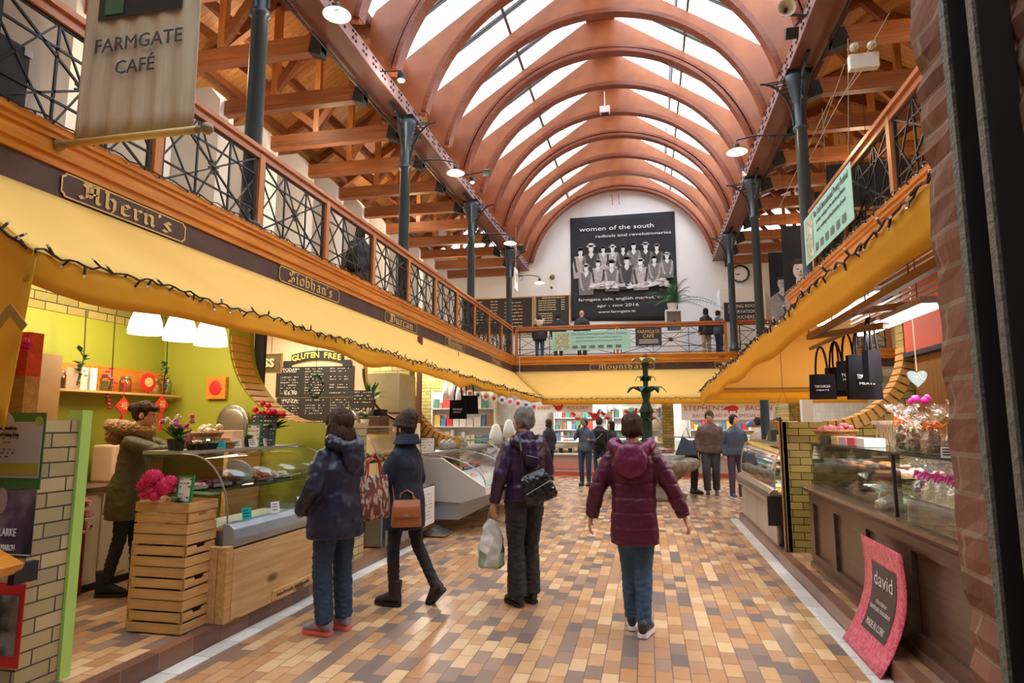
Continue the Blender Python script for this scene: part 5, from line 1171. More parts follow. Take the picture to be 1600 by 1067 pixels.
# posters on the brick partition
def poster(loc_x0, x1, z0, z1, label, m, y=2.872):
    t = thing('poster', label, 'poster', (0, 0, 0)); MB().box(loc_x0, x1, y - .004, y, z0, z1).build('sheet', m, t); return t
pA, pB = up(0, 645, 2.87), up(62, 765, 2.87)
GRN = mat('poster_green_border', (.05, .16, .04), .6); PGREY = mat('poster_grey', (.42, .40, .39), .6)
t = poster(pA.x - .2, pB.x, pB.z, pA.z, 'green bordered poster headed Ballymaloe Good Living Day', GRN)
w0, w1 = pA.x - .18, pB.x - .012
MB().box(w0, w1, 2.862, 2.866, pB.z + .06, pA.z - .05).build('grey_field', PGREY, t); MB().lathe([(.1, 0), (.1, .004)], 24, c=(pA.x + .02, 2.8677, pA.z - .09), M=M).build('arched_top', PGREY, t)
MB().box(w0, w1, 2.858, 2.861, pB.z + .08, pB.z + .14).build('ochre_band', mat('poster_ochre', (.35, .3, .03), .6), t); MB().lathe([(.025, 0), (.025, .004)], 16, c=(pB.x - .035, 2.86, pA.z - .045), M=M).build('green_seal', mat('seal_green', (.3, .36, .05), .6), t)
for i, (s_, sz, w) in enumerate((('Ballymaloe', .028, .13), ('Good Living Day', .03, .17))): lettering(s_, sz, (pA.x + .075, 2.857, pA.z - .085 - .036 * i), X_, Z_, BLACKM, t, width=w)
board_text(t, .2, .13, 6, Vector((pA.x + .07, 2.857, pB.z + .22)), X_, Z_, -Y_, BLACKM, 3)
qA, qB = up(0, 764, 2.87), up(48, 868, 2.87)
t = poster(qA.x - .2, qB.x, qB.z, qA.z, 'dark gig poster reading CLARKE, FRI 16th MARCH', splotch('dark_poster', [(.35, (.02, .015, .035)), (.55, (.09, .05, .10)), (.75, (.28, .2, .24))], 5)); MB().ell((qA.x + .02, 2.868, qA.z - .06), (.04, .002, .07), 14, 8).build('printed_face', mat('poster_face', (.4, .28, .26), .7), t)
lettering('E CLARKE', .06, (qA.x + .06, 2.862, qB.z + .115), X_, Z_, PAPER, t, width=.17); lettering('FRI 16th MARCH', .045, (qA.x + .05, 2.862, qB.z + .035), X_, Z_, PAPER, t, width=.19)
MB().box(qA.x - .2, qB.x, 2.866, 2.867, qB.z - .0, qB.z + .004).build('white_edge', PAPER, t)
rA, rB = up(0, 910, 2.87), up(28, 1045, 2.87)
t = poster(rA.x - .25, rB.x, rB.z, rA.z, 'red framed poster low on the brick partition', RED); MB().box(rA.x - .25, rB.x - .03, 2.862, 2.866, rB.z + .06, rA.z - .06).build('dark_picture', splotch('grey_picture', [(.4, (.03, .03, .03)), (.6, (.25, .25, .25))], 8), t)
sA = up(10, 885, 2.7); t = thing('leaflet_rack', 'wooden leaflet rack with an orange edge below the gig poster', 'rack', sA); MB().bar((-.15, -.02, .06), (.03, 0, -.02), .14, .05).build('wooden_tray', PINE, t); MB().bar((-.15, -.03, .02), (-.0, -.06, -.05), .03, .04).build('red_leaflets', RED, t); MB().box(-.02, .02, .03, .16, -.1, 0).build('bracket', IRON, t)
# ================================================================ second stall
y2 = 8.74
def bboard(x0, x1, z0, z1, y, label, rows, seed):
    return card('chalk_menu', label, 'menu board', ((x0 + x1) / 2, y, z0), x1 - x0, z1 - z0, BLACKB, None, rows=0, tilt=0)
a, b = up(433, 575, y2), up(552, 619, y2)
for (p, q_, lab, sd) in ((up(433, 574, y2), up(552, 619, y2), 'upper chalk menu board below the gluten free sign', 1), (up(433, 622, y2), up(552, 668, y2), 'lower chalk menu board below the gluten free sign', 2)):
    t = bboard(p.x, q_.x, q_.z, p.z, y2 - .01, lab, 6, sd); w, h = q_.x - p.x, p.z - q_.z
    for c in range(3): board_text(t, w * .28, h * .95, 10, Vector(((c - 1) * w * .32, 0, h / 2)), X_, Z_, -Y_, CHALK, sd * 10 + c)
    lettering(('TODAY', 'PIZZA')[sd - 1], .07, (-w * .32, -.006, h * .9), X_, Z_, CHALK, t, width=.25); lettering(('€6.90', '€7.90')[sd - 1], .09, (-w * .3, -.006, h * .12), X_, Z_, CHALK, t, width=.22)
t = thing('gluten_free_sign', 'black banner-shaped sign reading GLUTEN FREE', 'sign', up(495, 566, y2 - .02)); w = .86
arcp = lambda x: .06 * (1 - (x / .43) ** 2)
mb = MB(); mb.grid(lambda u, v: ((u - .5) * w, -.0, arcp((u - .5) * w) - .02 + .14 * v), 20, 1); mb.build('ribbon', BLACKB, t, fix=False, solid=.01)
mb = MB(); mb.box(-.57, -.43, -.003, .0, -.08, .03).box(.43, .57, -.003, .0, -.08, .03); mb.build('ribbon_tails', BLACKB, t)
for i, c in enumerate('GLUTEN FREE'):
    if c != ' ': x = (i - 5) * .075; lettering(c, .12, (x, -.012, arcp(x) + .05), X_, Z_, mat('yellow_chalk', (.85, .75, .15), .7), t, name='letter', bold=.004)
card('hanging_sign', 'brown hanging sign ending in ESS', 'sign', tuple(up(412, 582, 7.4)), .5, .24, mat('brown_sign', (.16, .1, .05), .5), mat('copper_edge', (.6, .33, .15), .35), rows=0, tilt=0)
q = up(412, 565, 7.38); t = COL.objects['hanging_sign']; lettering('PRESS', .15, (-.06, -.008, .12), X_, Z_, mat('cream_letters', (.85, .72, .45), .6), t, width=.42, bold=.006); MB().tube([(-.2, 0, .24), (-.2, 0, .6)], .004, 4).tube([(.1, 0, .24), (.1, 0, .6)], .004, 4).build('chains', IRON, t)
# wreath, basket tray, bromeliad, cabinet
q = up(493, 606, 6.9); t = thing('wreath', 'oval green leaf wreath in front of the chalk menus', 'wreath', q); mb = MB()
for i in range(60): a = 2 * pi * i / 60; leaves(mb, (.09 * cos(a) , 0, .13 * sin(a)), 3, .05, 1, .3)
mb.build('leaf_ring', GREEND, t, fix=False); MB().tube([(0, 0, .13), (0, 0, .9)], .003, 4).build('string', CORD, t)
q = up(568, 648, 8.5); tag(MB().lathe([(.01, 0), (.16, .01), (.17, .03)], 24, c=q, M=Matrix.Rotation(radians(90), 4, 'X')).build('round_basket_tray', BASK), 'round flat basket hanging right of the chalk menus', 'basket')
t = thing('tall_cabinet', 'tall grey-green cabinet beyond the second stall counter', 'cabinet', (-4.25, 9.7, 0)); MB().box(-.45, .42, -.35, .35, 0, 1.72).build('lower_carcass', mat('pinkish_cabinet', (.70, .62, .58), .5), t); MB().box(-.45, .42, -.35, .35, 1.73, 2.35).build('upper_carcass', mat('grey_green_cabinet', (.42, .45, .38), .35), t); MB().box(-.45, .44, -.36, .36, 1.7, 1.73).build('dark_joint', DARKW, t)
ct, cz = deli('curved glass bakery case full of bread in the second stall', -3.02, -3.8, 7.0, 8.5, .125, .62, 1.5, -3.55, 1, bumper=STEELD, base=mat('grey_laminate', (.3, .27, .25), .5))
for i in range(5):
    tray('%s bread tray on the lower deck of the bakery case' % ORD[i], (-3.25, 7.15 + .29 * i, .622), .3, .25, (2, 5, 6, 2, 0)[i], 9, .055, 'trays in the bakery case', BASK); tray('%s pastry tray on the bakery case shelf' % ORD[i], (-3.55, 7.15 + .29 * i, cz), .25, .25, (3, 2, 6, 4, 2)[i], 9, .05, 'trays in the bakery case', BASK)
t = thing('glass_dome', 'round glass cake dome on the bakery case', 'cake dome', (-3.65, 7.3, 1.53)); MB().lathe([(.13, 0), (.13, .1), (.09, .17), (.02, .2), (.02, .23)], 20).build('dome', GLASS, t, smooth=True); MB().lathe([(.1, 0), (.1, .06), (.03, .07)], 16).build('cake', FOOD[3], t)
plant('white flowered plant on the bakery case', (-3.65, 7.75, 1.53), WHITEP, .06, .08, 20, .12, flower=[(mat('white_petal', (.85, .8, .75), .6), 12)])
card('chalkboard', 'black chalkboard beside the red spiky plant', 'chalkboard', (-3.9, 8.2, 1.66), .3, .36, BLACKB, None, rows=7, seed=12, face=(.2, -1, 0)); tag(MB().box(-4.15, -3.6, 8.12, 8.45, 1.4, 1.655).build('shelf_box', FOOD[6], bevel=.01), 'dark wooden box under the black chalkboard', 'box')
plant('spiky bromeliad with red spears behind the black chalkboard', (-3.9, 8.45, 1.76), BLACK, .08, .14, 34, .34, name='bromeliad', w=.07)
tag(MB().box(-4.0, -3.7, 8.4, 8.6, 1.656, 1.755).build('plant_stand', BLACKM), 'small black stand below the bromeliad', 'stand')
t = thing('menu_stand', 'white printed menu board against the bakery case end', 'menu board', (-3.0, 8.36, .125)); MB().box(-.03, .03, -.3, .26, 0, .58).build('wooden_base', DARKW, t); MB().box(.03, .045, -.27, .23, .06, .56).build('white_sheet', PAPER, t)
board_text(t, .3, .4, 8, Vector((.045, -.02, .3)), Y_, Z_, X_, BLACKM, 4)
t = thing('stall_frontage', 'grey boarded frontage below the bakery case', 'counter front', (-3.0, 7.7, .125)); MB().box(-.01, .03, -.68, .34, 0, .5).build('boards', stripes('vertical_boards', 1, .12, [(.26, .24, .23), (.22, .2, .19)]), t)
# leather-bag height coffee tables etc. omitted where hidden; third stall: big meat counter
def up2(px, py, Y): return up(px, py, Y)
t = thing('meat_counter', 'large pale grey butcher counter with slanted end panel and curved glass', 'display case', (0, 0, 0))
Y0, Y1 = 8.75, 12.3
pp = [up(672, 716, Y0), up(689, 716, Y0), up(757, 762, Y0), up(759, 774, Y0), up(722, 786, Y0), up(672, 781, Y0)]
sec = [(p.x, p.z) for p in pp]
sec = [(-3.55, sec[0][1])] + sec[1:5] + [(-3.55, sec[5][1])]
MB().prism(sec, Y0, Y0 + .05).build('end_panel', GREYP, t, bevel=.004); MB().prism(sec, Y1 - .05, Y1).build('end_panel', GREYP, t)
lo = [(x, z) for x, z in sec]; (x1_, z1_), (x2_, z2_) = lo[2], lo[3]
MB().prism([(-3.55, lo[0][1] - .25), (x1_ - .12, z1_ - .06), (x1_ - .1, z1_ - .02), (x1_, z1_ - .02), (x2_, z2_), (lo[4][0], lo[4][1]), (-3.55, lo[5][1])], Y0 + .05, Y1 - .05).build('well', mat('pale_well', (.66, .64, .62), .4), t)
MB().tube([(lo[1][0], Y0, lo[1][1] + .01), (x1_, Y0, z1_ + .01)], .012, 6).build('white_edge_strip', WHITEP, t)
MB().box(-3.5, lo[4][0] - .06, Y0 + .04, Y1 - .04, .2, lo[5][1]).build('pedestal', mat('mid_grey_metal', (.26, .27, .28), .4), t)
g = MB(); arc = [(lo[2][0] - .04, z1_ + .02)]
for i in range(1, 11): a = i / 10 * pi / 2; arc.append((-3.25 + (x1_ - .04 + 3.25) * cos(a), z1_ + .02 + .42 * sin(a)))
for i in range(10): g.add([(arc[i][0], Y0 + .2, arc[i][1]), (arc[i][0], Y1 - .1, arc[i][1]), (arc[i + 1][0], Y1 - .1, arc[i + 1][1]), (arc[i + 1][0], Y0 + .2, arc[i + 1][1])], [(0, 1, 2, 3)])
g.build('curved_front_glass', GLASS, t, fix=False, smooth=True)
for yy in (Y0 + .2, (Y0 + Y1) / 2, Y1 - .1): MB().tube([(x, yy, z) for x, z in arc], .01, 5).tube([(-3.25, yy, arc[-1][1]), (-3.5, yy, lo[0][1])], .01, 5).build('glass_frame', STEELD, t)
MB().box(-3.55, -3.15, Y0 + .15, Y1, z1_ + .44, z1_ + .47).build('top_shelf', STEEL, t)
tag(MB().prism([(-3.4, .02), (-2.75, .02), (-2.75, .04), (-3.4, .26)], 8.45, 8.8, 'y').build('metal_ramp', STEEL), 'sloping steel plate on the floor below the butcher counter', 'ramp')
for i in range(9):
    x = -3.3 + (i % 2) * .32; tray('butcher tray %s along the big counter, %s row' % (ORD[i // 2], ('back', 'front')[i % 2]), (x, 9.15 + (i // 2) * .62, (lo[0][1] - .25) + ((z1_ - .06) - (lo[0][1] - .25)) * (x + .14 + 3.55) / (x1_ - .12 + 3.55) + .02 if i % 2 == 0 else (z1_ - .05)), .28, .55, (1, 8, 1, 8, 0, 1, 8, 1, 8)[i], 12, .06, 'meat trays in the big butcher counter')
MB().box(-3.5, -3.45, Y0 + .3, Y1 - .2, z1_, z1_ + .4).build('pink_back_panel', mat('pink_reflection_panel', (.75, .5, .52), .3), t)  # flat pink colour standing in for a reflection behind the glass
for i in range(4):
    yy = 10.1 + .35 * i; o = thing('glass_lidded_dish', '%s glass lidded dish on top of the butcher counter' % ORD[i], 'dish', (-3.32, yy, z1_ + .472), group='glass dishes on the butcher counter'); MB().lathe([(.06, 0), (.1, .02), (.1, .09), (.06, .14), (.01, .16)], 16).build('bowl', mat('olive_glassware', (.3, .28, .24), .2), o, smooth=True)
card('framed_notice', 'small dark framed notice on the butcher counter', 'notice', (-3.4, 9.5, z1_ + .472), .22, .2, PAPER, BLACK, rows=4, ink=BLACK, seed=20)
card('framed_notice', 'green framed notice near the slicer', 'notice', (-3.75, 9.2, 1.35), .3, .2, mat('pale_green_notice', (.55, .7, .4), .6), mat('green_card_frame', (.02, .25, .06), .4), rows=4, ink=BLACK, seed=21)
t = thing('meat_slicer', 'chrome meat slicer behind the butcher counter', 'slicer', (-3.75, 9.15, .95)); MB().box(-.2, .2, -.2, .2, 0, .1).build('base', STEEL, t, bevel=.02); MB().lathe([(.15, 0), (.15, .015)], 24, c=(-.05, -.05, .25), M=Matrix.Rotation(radians(80), 4, 'X')).build('blade', STEEL, t); MB().bar((-.15, 0, .12), (.25, -.1, .45), .12, .03).build('carriage', STEEL, t)
tag(MB().box(-4.1, -3.56, 8.95, 9.3, .0, .95).build('work_table', WHITEP), 'white work table carrying the slicer', 'table')
# hanging tote bags
TOT = mat('black_tote_canvas', (.010, .009, .011), .9, 0, .1, 8, 0, 40, .15)
def tote(label, loc, w, h, rz, txt, group, n=Vector((0, -1, 0)), hl=.28, tm=None):
    t = thing('tote_bag', label, 'bag', loc, rz, group)
    mb = MB(); mb.grid(lambda u, v: ((u - .5) * w * (1 - .08 * (1 - v)), -.025 - .02 * sin(pi * u) * (1 - v * .7), -v * h), 8, 8); mb.grid(lambda u, v: ((u - .5) * w * (1 - .08 * (1 - v)), .025 + .02 * sin(pi * u) * (1 - v * .7), -v * h), 8, 8)
    mb.add([(-.46 * w, -.025, 0), (-.5 * w, -.025, -h), (-.5 * w, .025, -h), (-.46 * w, .025, 0)], [(0, 1, 2, 3)]); mb.add([(.46 * w, -.025, 0), (.5 * w, -.025, -h), (.5 * w, .025, -h), (.46 * w, .025, 0)], [(0, 1, 2, 3)]); mb.add([(-.5 * w, -.025, -h), (.5 * w, -.025, -h), (.5 * w, .025, -h), (-.5 * w, .025, -h)], [(0, 1, 2, 3)])
    mb.build('bag_body', TOT, t, smooth=False)
    for y in (-.03, .03): MB().tube([(w * .22 * cos(a / 10 * pi), y * (1 - sin(a / 10 * pi) * .7), -.01 + hl * sin(a / 10 * pi)) for a in range(11)], .010, 5).build('strap', TOT, t)
    if txt:
        for i, s_ in enumerate(txt): lettering(s_, h * (.14 if i == 0 else .08), (0, -.052, -h * (.5 + .15 * i)), X_, Z_, tm or PAPER, t, width=w * (.55 if i == 0 else .45))
    return t
for i, (px, py, Y, w, h, rz, tx, lab) in enumerate(((1284, 585, 6.6, .24, .24, -.25, ('TOM DURCAN', "MEATS"), 'front left black tote bag in the right stall'), (1306, 574, 7.0, .24, .3, -.9, None, 'black tote bag hanging side-on, left of the middle'), (1325, 564, 6.6, .22, .28, -.35, ('TOM D', 'MEATS'), 'middle black tote bag with its print half covered'), (1347, 555, 5.9, .28, .38, .15, ('TOM DURCAN', 'MEATS'), 'largest black tote bag, lowest of the row'), (1361, 548, 5.6, .22, .26, .8, None, 'crumpled black tote bag above the largest one'))):
    tote(lab, tuple(up(px, py, Y)), w, h, rz, tx, 'black tote bags hanging in the right stall')
for i, (px, py, Y, rz, lab) in enumerate(((716, 625, 11.6, 0, 'black tote bag with white print over the butcher counter'), (734, 618, 11.9, .3, 'second black tote bag close behind the printed one'))): tote(lab, tuple(up(px, py, Y)), .34, .36, rz, ('TOM DURCAN', 'MEATS') if i == 0 else None, 'black tote bags over the butcher counter', hl=.35)
# ================================================================ people
def V(*a): return Vector(a)
def hand(mb, w, d, n, curl=.5, s=1, side=1, fing=True):
    # w wrist, d finger direction, n palm normal; side = thumb side sign
    d = Vector(d).normalized(); n = (Vector(n) - d * d.dot(Vector(n))).normalized(); c = d.cross(n).normalized() * side; w = Vector(w)
    mb.tube([w - d * .03, w + d * .005, w + d * .04 * s, w + d * .085 * s], [(.020, .024), (.017, .024), (.016 * s, .038 * s), (.013 * s, .040 * s)], 10, flat=n)
    if not fing: mb.tube([w + d * .08 * s, w + d * .13 * s + n * .03 * curl, w + d * .15 * s + n * .06 * curl], [(.013, .036), (.011, .03), (.009, .022)], 8, flat=n); return
    for k, (o, L) in enumerate(((-.029, .068), (-.0095, .078), (.0105, .072), (.029, .056))):
        p = w + d * (.08 - abs(o) * .2) * s - c * o * s; dd = (d - c * o * 2.2).normalized(); pts = [p - dd * .02, p]
        a = 0
        for j, f in enumerate((.45, .32, .26)):
            a += curl * (.75 + .1 * k) * (.9 if j else .6); pts.append(pts[-1] + (dd * cos(a) + n * sin(a)) * L * f * s * 1.05)
        mb.tube(pts, [.0095 * s, .0095 * s, .0088 * s, .008 * s, .0066 * s], 7)
    p = w + d * .022 * s + c * .022 * s; td = (d * .62 + c * .62 + n * .35).normalized()
    p2 = p + td * .038 * s; p3 = p2 + (td * .7 + d * .4 + n * .35).normalized() * .03 * s; p4 = p3 + (td * .4 + d * .5 + n * .5).normalized() * .022 * s
    mb.tube([p - td * .012, p, p2, p3, p4], [.012 * s, .013 * s, .011 * s, .0095 * s, .007 * s], 8)
def shoe(t, name, ank, d, m, sole, L=.25, w=.042, h=.07, up_=None, boot=0, pitch=0, lace=None):
    # ank ankle joint; d toe direction; pitch raises the heel
    d = Vector(d); d.z = 0; d.normalize(); s = d.cross(Vector((0, 0, 1))); A = Vector(ank)
    M_ = Matrix((s, d, Vector((0, 0, 1)))).transposed().to_4x4(); Rm = Matrix.Rotation(-pitch, 4, 'X'); M_ = M_ @ Rm; M_.translation = A
    f = lambda x, y, z: M_ @ Vector((x, y, z)); mb = MB(); z0 = -.075
    prof = [(-.065, .030, .042), (-.045, .036, .055), (0, .037, .06), (.05, .038, .048), (.10, .042, .034), (.14, .041, .026), (.17, .030, .020), (.188, .012, .012)]
    vs = []; n = 12
    for (y, rx, rz) in prof:
        y *= L / .25
        for k in range(n): a = 2 * pi * k / n; vs.append(f(rx * cos(a) * w / .042, y, z0 + .012 + rz + rz * sin(a)))
    fs = [(i * n + k, i * n + (k + 1) % n, (i + 1) * n + (k + 1) % n, (i + 1) * n + k) for i in range(len(prof) - 1) for k in range(n)] + [tuple(range(n)), tuple((len(prof) - 1) * n + k for k in range(n))]
    mb.add(vs, fs); top = boot or .05
    mb.tube([f(0, -.012, -.03), f(0, -.015, .02), f(0, -.02, top)], [(.042, .05), (.042, .048), (.048, .054)], 12, flat=s)
    b = remesh(mb, name, m, t, .008, 4)
    sb = MB(); pts = [(.034, -.06), (.036, 0), (.036, .05), (.043, .11), (.038, .155), (.015, .188), (-.015, .188), (-.038, .155), (-.043, .11), (-.036, .05), (-.036, 0), (-.034, -.06), (0, -.072)]
    n = len(pts); kk = w / .042
    sb.add([f(x * kk, y * L / .25, z0 - .006) for x, y in pts] + [f(x * kk, y * L / .25, z0 + .022) for x, y in pts], [tuple(range(n)), tuple(range(2 * n - 1, n - 1, -1))] + [(i, (i + 1) % n, n + (i + 1) % n, n + i) for i in range(n)])
    so = sb.build('sole', sole, b); 
    if lace:
        lb = MB(); [lb.bar(f(-.022, .035 + .022 * i, z0 + .098 - .012 * i), f(.022, .045 + .022 * i, z0 + .098 - .012 * i), .007, .008) for i in range(4)]; lb.bar(f(-.036 * kk, .0, z0 + .03), f(-.036 * kk, .07, z0 + .07), .012, .006); lb.bar(f(.037 * kk, -.0, z0 + .03), f(.037 * kk, .07, z0 + .07), .006, .014); lb.build('laces', lace, b)
    return b
HAIRM = {}
def hairmat(name, col): return mat(name, tuple(c * .62 for c in col), .75, 0, .5, 30, .6, 60, .25, (1, 1, .25))
def person(label, loc, rz, H=1.65, P=None, skin=None, top=None, legs=None, shoes=None, hair=None, hat=None, head=(0, 0), rings=None, sleeve=(.062, .052, .043), leg_r=(.088, .066, .052), vox=.010, name='person', cat='person', curl=.6, wr=.007, freq=11, group=None, hood=None, quilt=0, collar=None, facedetail=True, coat_name='jacket', leg_name='trousers', belt=None, hemext=None, fing=True, lean=(0, 0)):
    k = H / 1.65; t = thing(name, label, cat, loc, rz, group); P_ = dict(hL=(-.09, 0, .87), hR=(.09, 0, .87), kL=(-.095, .02, .48), kR=(.095, .02, .48), aL=(-.09, -.01, .085), aR=(.09, -.01, .085), sL=(-.17, 0, 1.30), sR=(.17, 0, 1.30), eL=(-.235, -.03, 1.07), eR=(.235, -.03, 1.07), wL=(-.235, .06, .83), wR=(.235, .06, .83), nk=(0, -.005, 1.40), hd=(0, .025, 1.535), tL=(0, 1, 0), tR=(0, 1, 0), dL=None, dR=None, nL=None, nR=None, pL=0, pR=0)
    P_.update(P or {}); J = {a: (Vector(b) * k if (a[0] in 'hkaesw' or a == 'nk') and b is not None and a not in ('pL', 'pR') else b) for a, b in P_.items()}
    for a in ('sL', 'sR', 'eL', 'eR', 'wL', 'wR', 'nk', 'hd'):
        if a in P_ and (P or {}).get(a) is None: J[a] = J[a] + Vector((lean[0], lean[1], 0)) * max(0, (J[a].z - .87) / .6)
    sk = skin or SKIN; b = MB()
    hd = Vector(J['hd']); Mh = Matrix.Rotation(head[0], 4, 'Z') @ Matrix.Rotation(head[1], 4, 'X')
    E = lambda c, r, n=14, m=9: b.ell(hd + Mh @ (Vector(c) * k), tuple(a * k for a in r), n, m, Mh)
    E((0, -.012, .02), (.074, .09, .092)); E((0, .03, -.035), (.06, .058, .07)); E((0, .052, -.075), (.034, .034, .026)); E((0, .086, -.015), (.011, .016, .024), 8, 6); E((0, .098, -.026), (.014, .012, .011), 8, 6); E((0, .078, -.056), (.024, .012, .009), 8, 6)
    E((0, .072, .028), (.052, .018, .012), 10, 6); 
    for s in (-1, 1): E((s * .075, -.005, -.012), (.008, .018, .028), 8, 6); E((s * .035, .066, -.025), (.02, .016, .02), 8, 6)
    b.tube([Vector(J['nk']) - V(0, 0, .06) * k, Vector(J['nk']) + V(0, 0, .04) * k, hd - V(0, .005, .03) * k], [.055 * k, .050 * k, .047 * k], 12)
    c = (Vector(J['hL']) + Vector(J['hR'])) / 2; sc_ = (Vector(J['sL']) + Vector(J['sR'])) / 2
    b.tube([c - V(0, 0, .03), c + V(0, 0, .08) * k, c.lerp(sc_, .5), c.lerp(sc_, .85), Vector(J['nk']) - V(0, 0, .02)], [(.13 * k, .085 * k), (.135 * k, .09 * k), (.115 * k, .08 * k), (.14 * k, .085 * k), (.06 * k, .05 * k)], 14, flat=(Vector(J['sR']) - Vector(J['sL'])))
    for s in 'LR':
        S, E_, W_ = Vector(J['s' + s]), Vector(J['e' + s]), Vector(J['w' + s]); b.tube([S, E_, W_], [.04 * k, .033 * k, .024 * k], 10)
        sd = -1 if s == 'L' else 1
        d = J['d' + s] or (W_ - E_); n = J['n' + s] or (-sd, .3, 0); hand(b, W_, d, n, curl, k * .98, side=(1 if s == 'R' else -1) * (1), fing=fing)
        b.tube([Vector(J['h' + s]), Vector(J['k' + s]), Vector(J['a' + s])], [.06 * k, .045 * k, .035 * k], 10)
        if not shoes: b.ell(Vector(J['a' + s]) + V(0, .03, -.03) * k, (.028 * k, .07 * k, .03 * k))
    body = remesh(b, 'body', sk, t, vox * .62 if facedetail else vox, 3)
    if facedetail:
        for s in (-1, 1):
            e = MB(); e.ell(hd + Mh @ (V(s * .031, .0765, .006) * k), (.0115 * k, .006 * k, .0065 * k), 10, 6, Mh); ey = e.build('eye', mat('eye_white', (.75, .72, .68), .3), t, smooth=True)
            e = MB(); e.ell(hd + Mh @ (V(s * .031, .0815, .006) * k), (.0055 * k, .003 * k, .0058 * k), 8, 6, Mh); e.build('iris', mat('dark_iris', (.04, .02, .01), .2), ey, smooth=True)
            e = MB(); e.tube([hd + Mh @ (V(s * .048, .072, .024) * k), hd + Mh @ (V(s * .032, .084, .03) * k), hd + Mh @ (V(s * .016, .084, .026) * k)], [.002, .0035, .003], 5); e.build('eyebrow', hairmat('brow', (.05, .03, .02)), t)
        e = MB(); e.ell(hd + Mh @ (V(0, .0895, -.056) * k), (.02 * k, .004 * k, .006 * k), 10, 6, Mh); e.build('lips', mat('lips', (.5, .16, .13), .4), t, smooth=True)
    # clothes
    wn_ = lambda a, f, st=(1, 1, 1): (lambda co_, n: a * noise.noise(Vector((co_.x * f * st[0], co_.y * f * st[1], co_.z * f * st[2]))) + a * .45 * noise.noise(co_ * f * 2.6))
    if legs:
        m_, = (legs,) if not isinstance(legs, tuple) else legs[:1]
        p = MB(); c2 = (Vector(J['hL']) + Vector(J['hR'])) / 2
        p.tube([c2 - V(0, 0, .06) * k, c2 + V(0, 0, .02) * k, c2 + V(0, 0, .12) * k], [(.15 * k, .11 * k), (.165 * k, .12 * k), (.14 * k, .1 * k)], 16, flat=(Vector(J['hR']) - Vector(J['hL'])))
        for s in 'LR':
            h_, k_, a_ = Vector(J['h' + s]), Vector(J['k' + s]), Vector(J['a' + s]); r1, r2, r3 = leg_r
            p.tube([h_, h_.lerp(k_, .5), k_, k_.lerp(a_, .35), a_ + V(0, 0, .0)], [r1 * k, (r1 * .55 + r2 * .5) * k, r2 * k, (r2 * .62 + r3 * .42) * k, r3 * k], 14)
        base = wn_(wr * .8, 20, (1, 1, 2.2)); remesh(p, leg_name, m_, t, vox, 2, base)
    if shoes:
        kind, sm, sole, lace = shoes
        for s in 'LR': shoe(t, kind, J['a' + s], J['t' + s], sm, sole, .25 * k, boot=(.13 if kind == 'boot' else .03), pitch=J['p' + s], lace=lace)
    if rings:
        cb = MB(); cb.rings([(z * k, x * k + lean[0] * max(0, (z - .87) / .6), y * k + lean[1] * max(0, (z - .87) / .6), a * k, bb * k) for (z, x, y, a, bb) in rings], 24, 2.3)
        r1, r2, r3 = sleeve
        for s in 'LR':
            S, E_, W_ = Vector(J['s' + s]), Vector(J['e' + s]), Vector(J['w' + s]); sd = -1 if s == 'L' else 1
            cb.tube([S + V(-sd * .06, 0, .015) * k, S + V(0, 0, -.005), S.lerp(E_, .4), E_, E_.lerp(W_, .5), W_.lerp(E_, .04)], [r1 * .8 * k, r1 * .95 * k, r1 * k, r2 * 1.05 * k, (r2 + r3) / 2 * k, r3 * k], 14)
        if collar: cb.tube([Vector(J['nk']) - V(0, 0, .07) * k, Vector(J['nk']) + V(0, 0, .015) * k, Vector(J['nk']) + V(0, 0, collar) * k], [.12 * k, .082 * k, .078 * k], 14)
        f1 = wn_(wr, freq, (1, 1, .8))
        fn = (lambda co_, n: f1(co_, n) - (quilt and .006 * max(0, 1 - abs(((co_.z * quilt) % 1) - .5) * 9))) if quilt else f1
        remesh(cb, coat_name, top, t, vox, 4, fn)
    if hood:
        hb = MB(); hx, hy, hz, hr = hood[:4]
        for i in range(13):
            a = pi * (i / 12) * 1.35 - pi * .175; hb.ell((hr * 1.05 * cos(a) + hx, hy - hr * .75 * max(-.3, sin(a)), hz - .05 * max(0, sin(a)) + .02 * abs(cos(a))), (.05 * k, .05 * k, .055 * k), 8, 6)
        hb.ell((hx, hy - hr * .85, hz - .10), (hr * .95, hr * .42, .13), 12, 8)
        remesh(hb, 'hood', hood[4], t, vox, 5, wn_(wr * 1.2, 14))
    if hair:
        style, hc = hair; hm = hairmat('hair_' + '_'.join('%02d' % int(a * 99) for a in hc), hc); hb = MB(); HE = lambda c, r, n=14, m=10: hb.ell(hd + Mh @ (Vector(c) * k), tuple(a * k for a in r), n, m, Mh)
        HE((0, -.024, .034), (.085, .098, .09))
        if style in ('short', 'bob', 'long'): HE((0, -.045, -.005 if style == 'short' else -.01), (.083, .07, .076 if style == 'short' else .085)); [HE((s * .066, -.018, -.005), (.022, .05, .06)) for s in (-1, 1)]
        if style == 'bob': [HE((s * .062, -.02, -.055), (.03, .055, .06)) for s in (-1, 1)]; HE((0, -.06, -.07), (.08, .045, .065))
        if style == 'long': HE((0, -.03, .03), (.10, .112, .10)); [HE((s * .076, -.02, -.06), (.04, .066, .095)) for s in (-1, 1)]; HE((0, -.07, -.09), (.11, .06, .12)); [HE((s * .06, -.05, -.15), (.045, .05, .08)) for s in (-1, 0, 1)]
        if style == 'bun': HE((0, -.03, 0), (.08, .085, .075)); HE((0, -.115, .03), (.045, .045, .045)); HE((0, .055, .075), (.05, .035, .03))
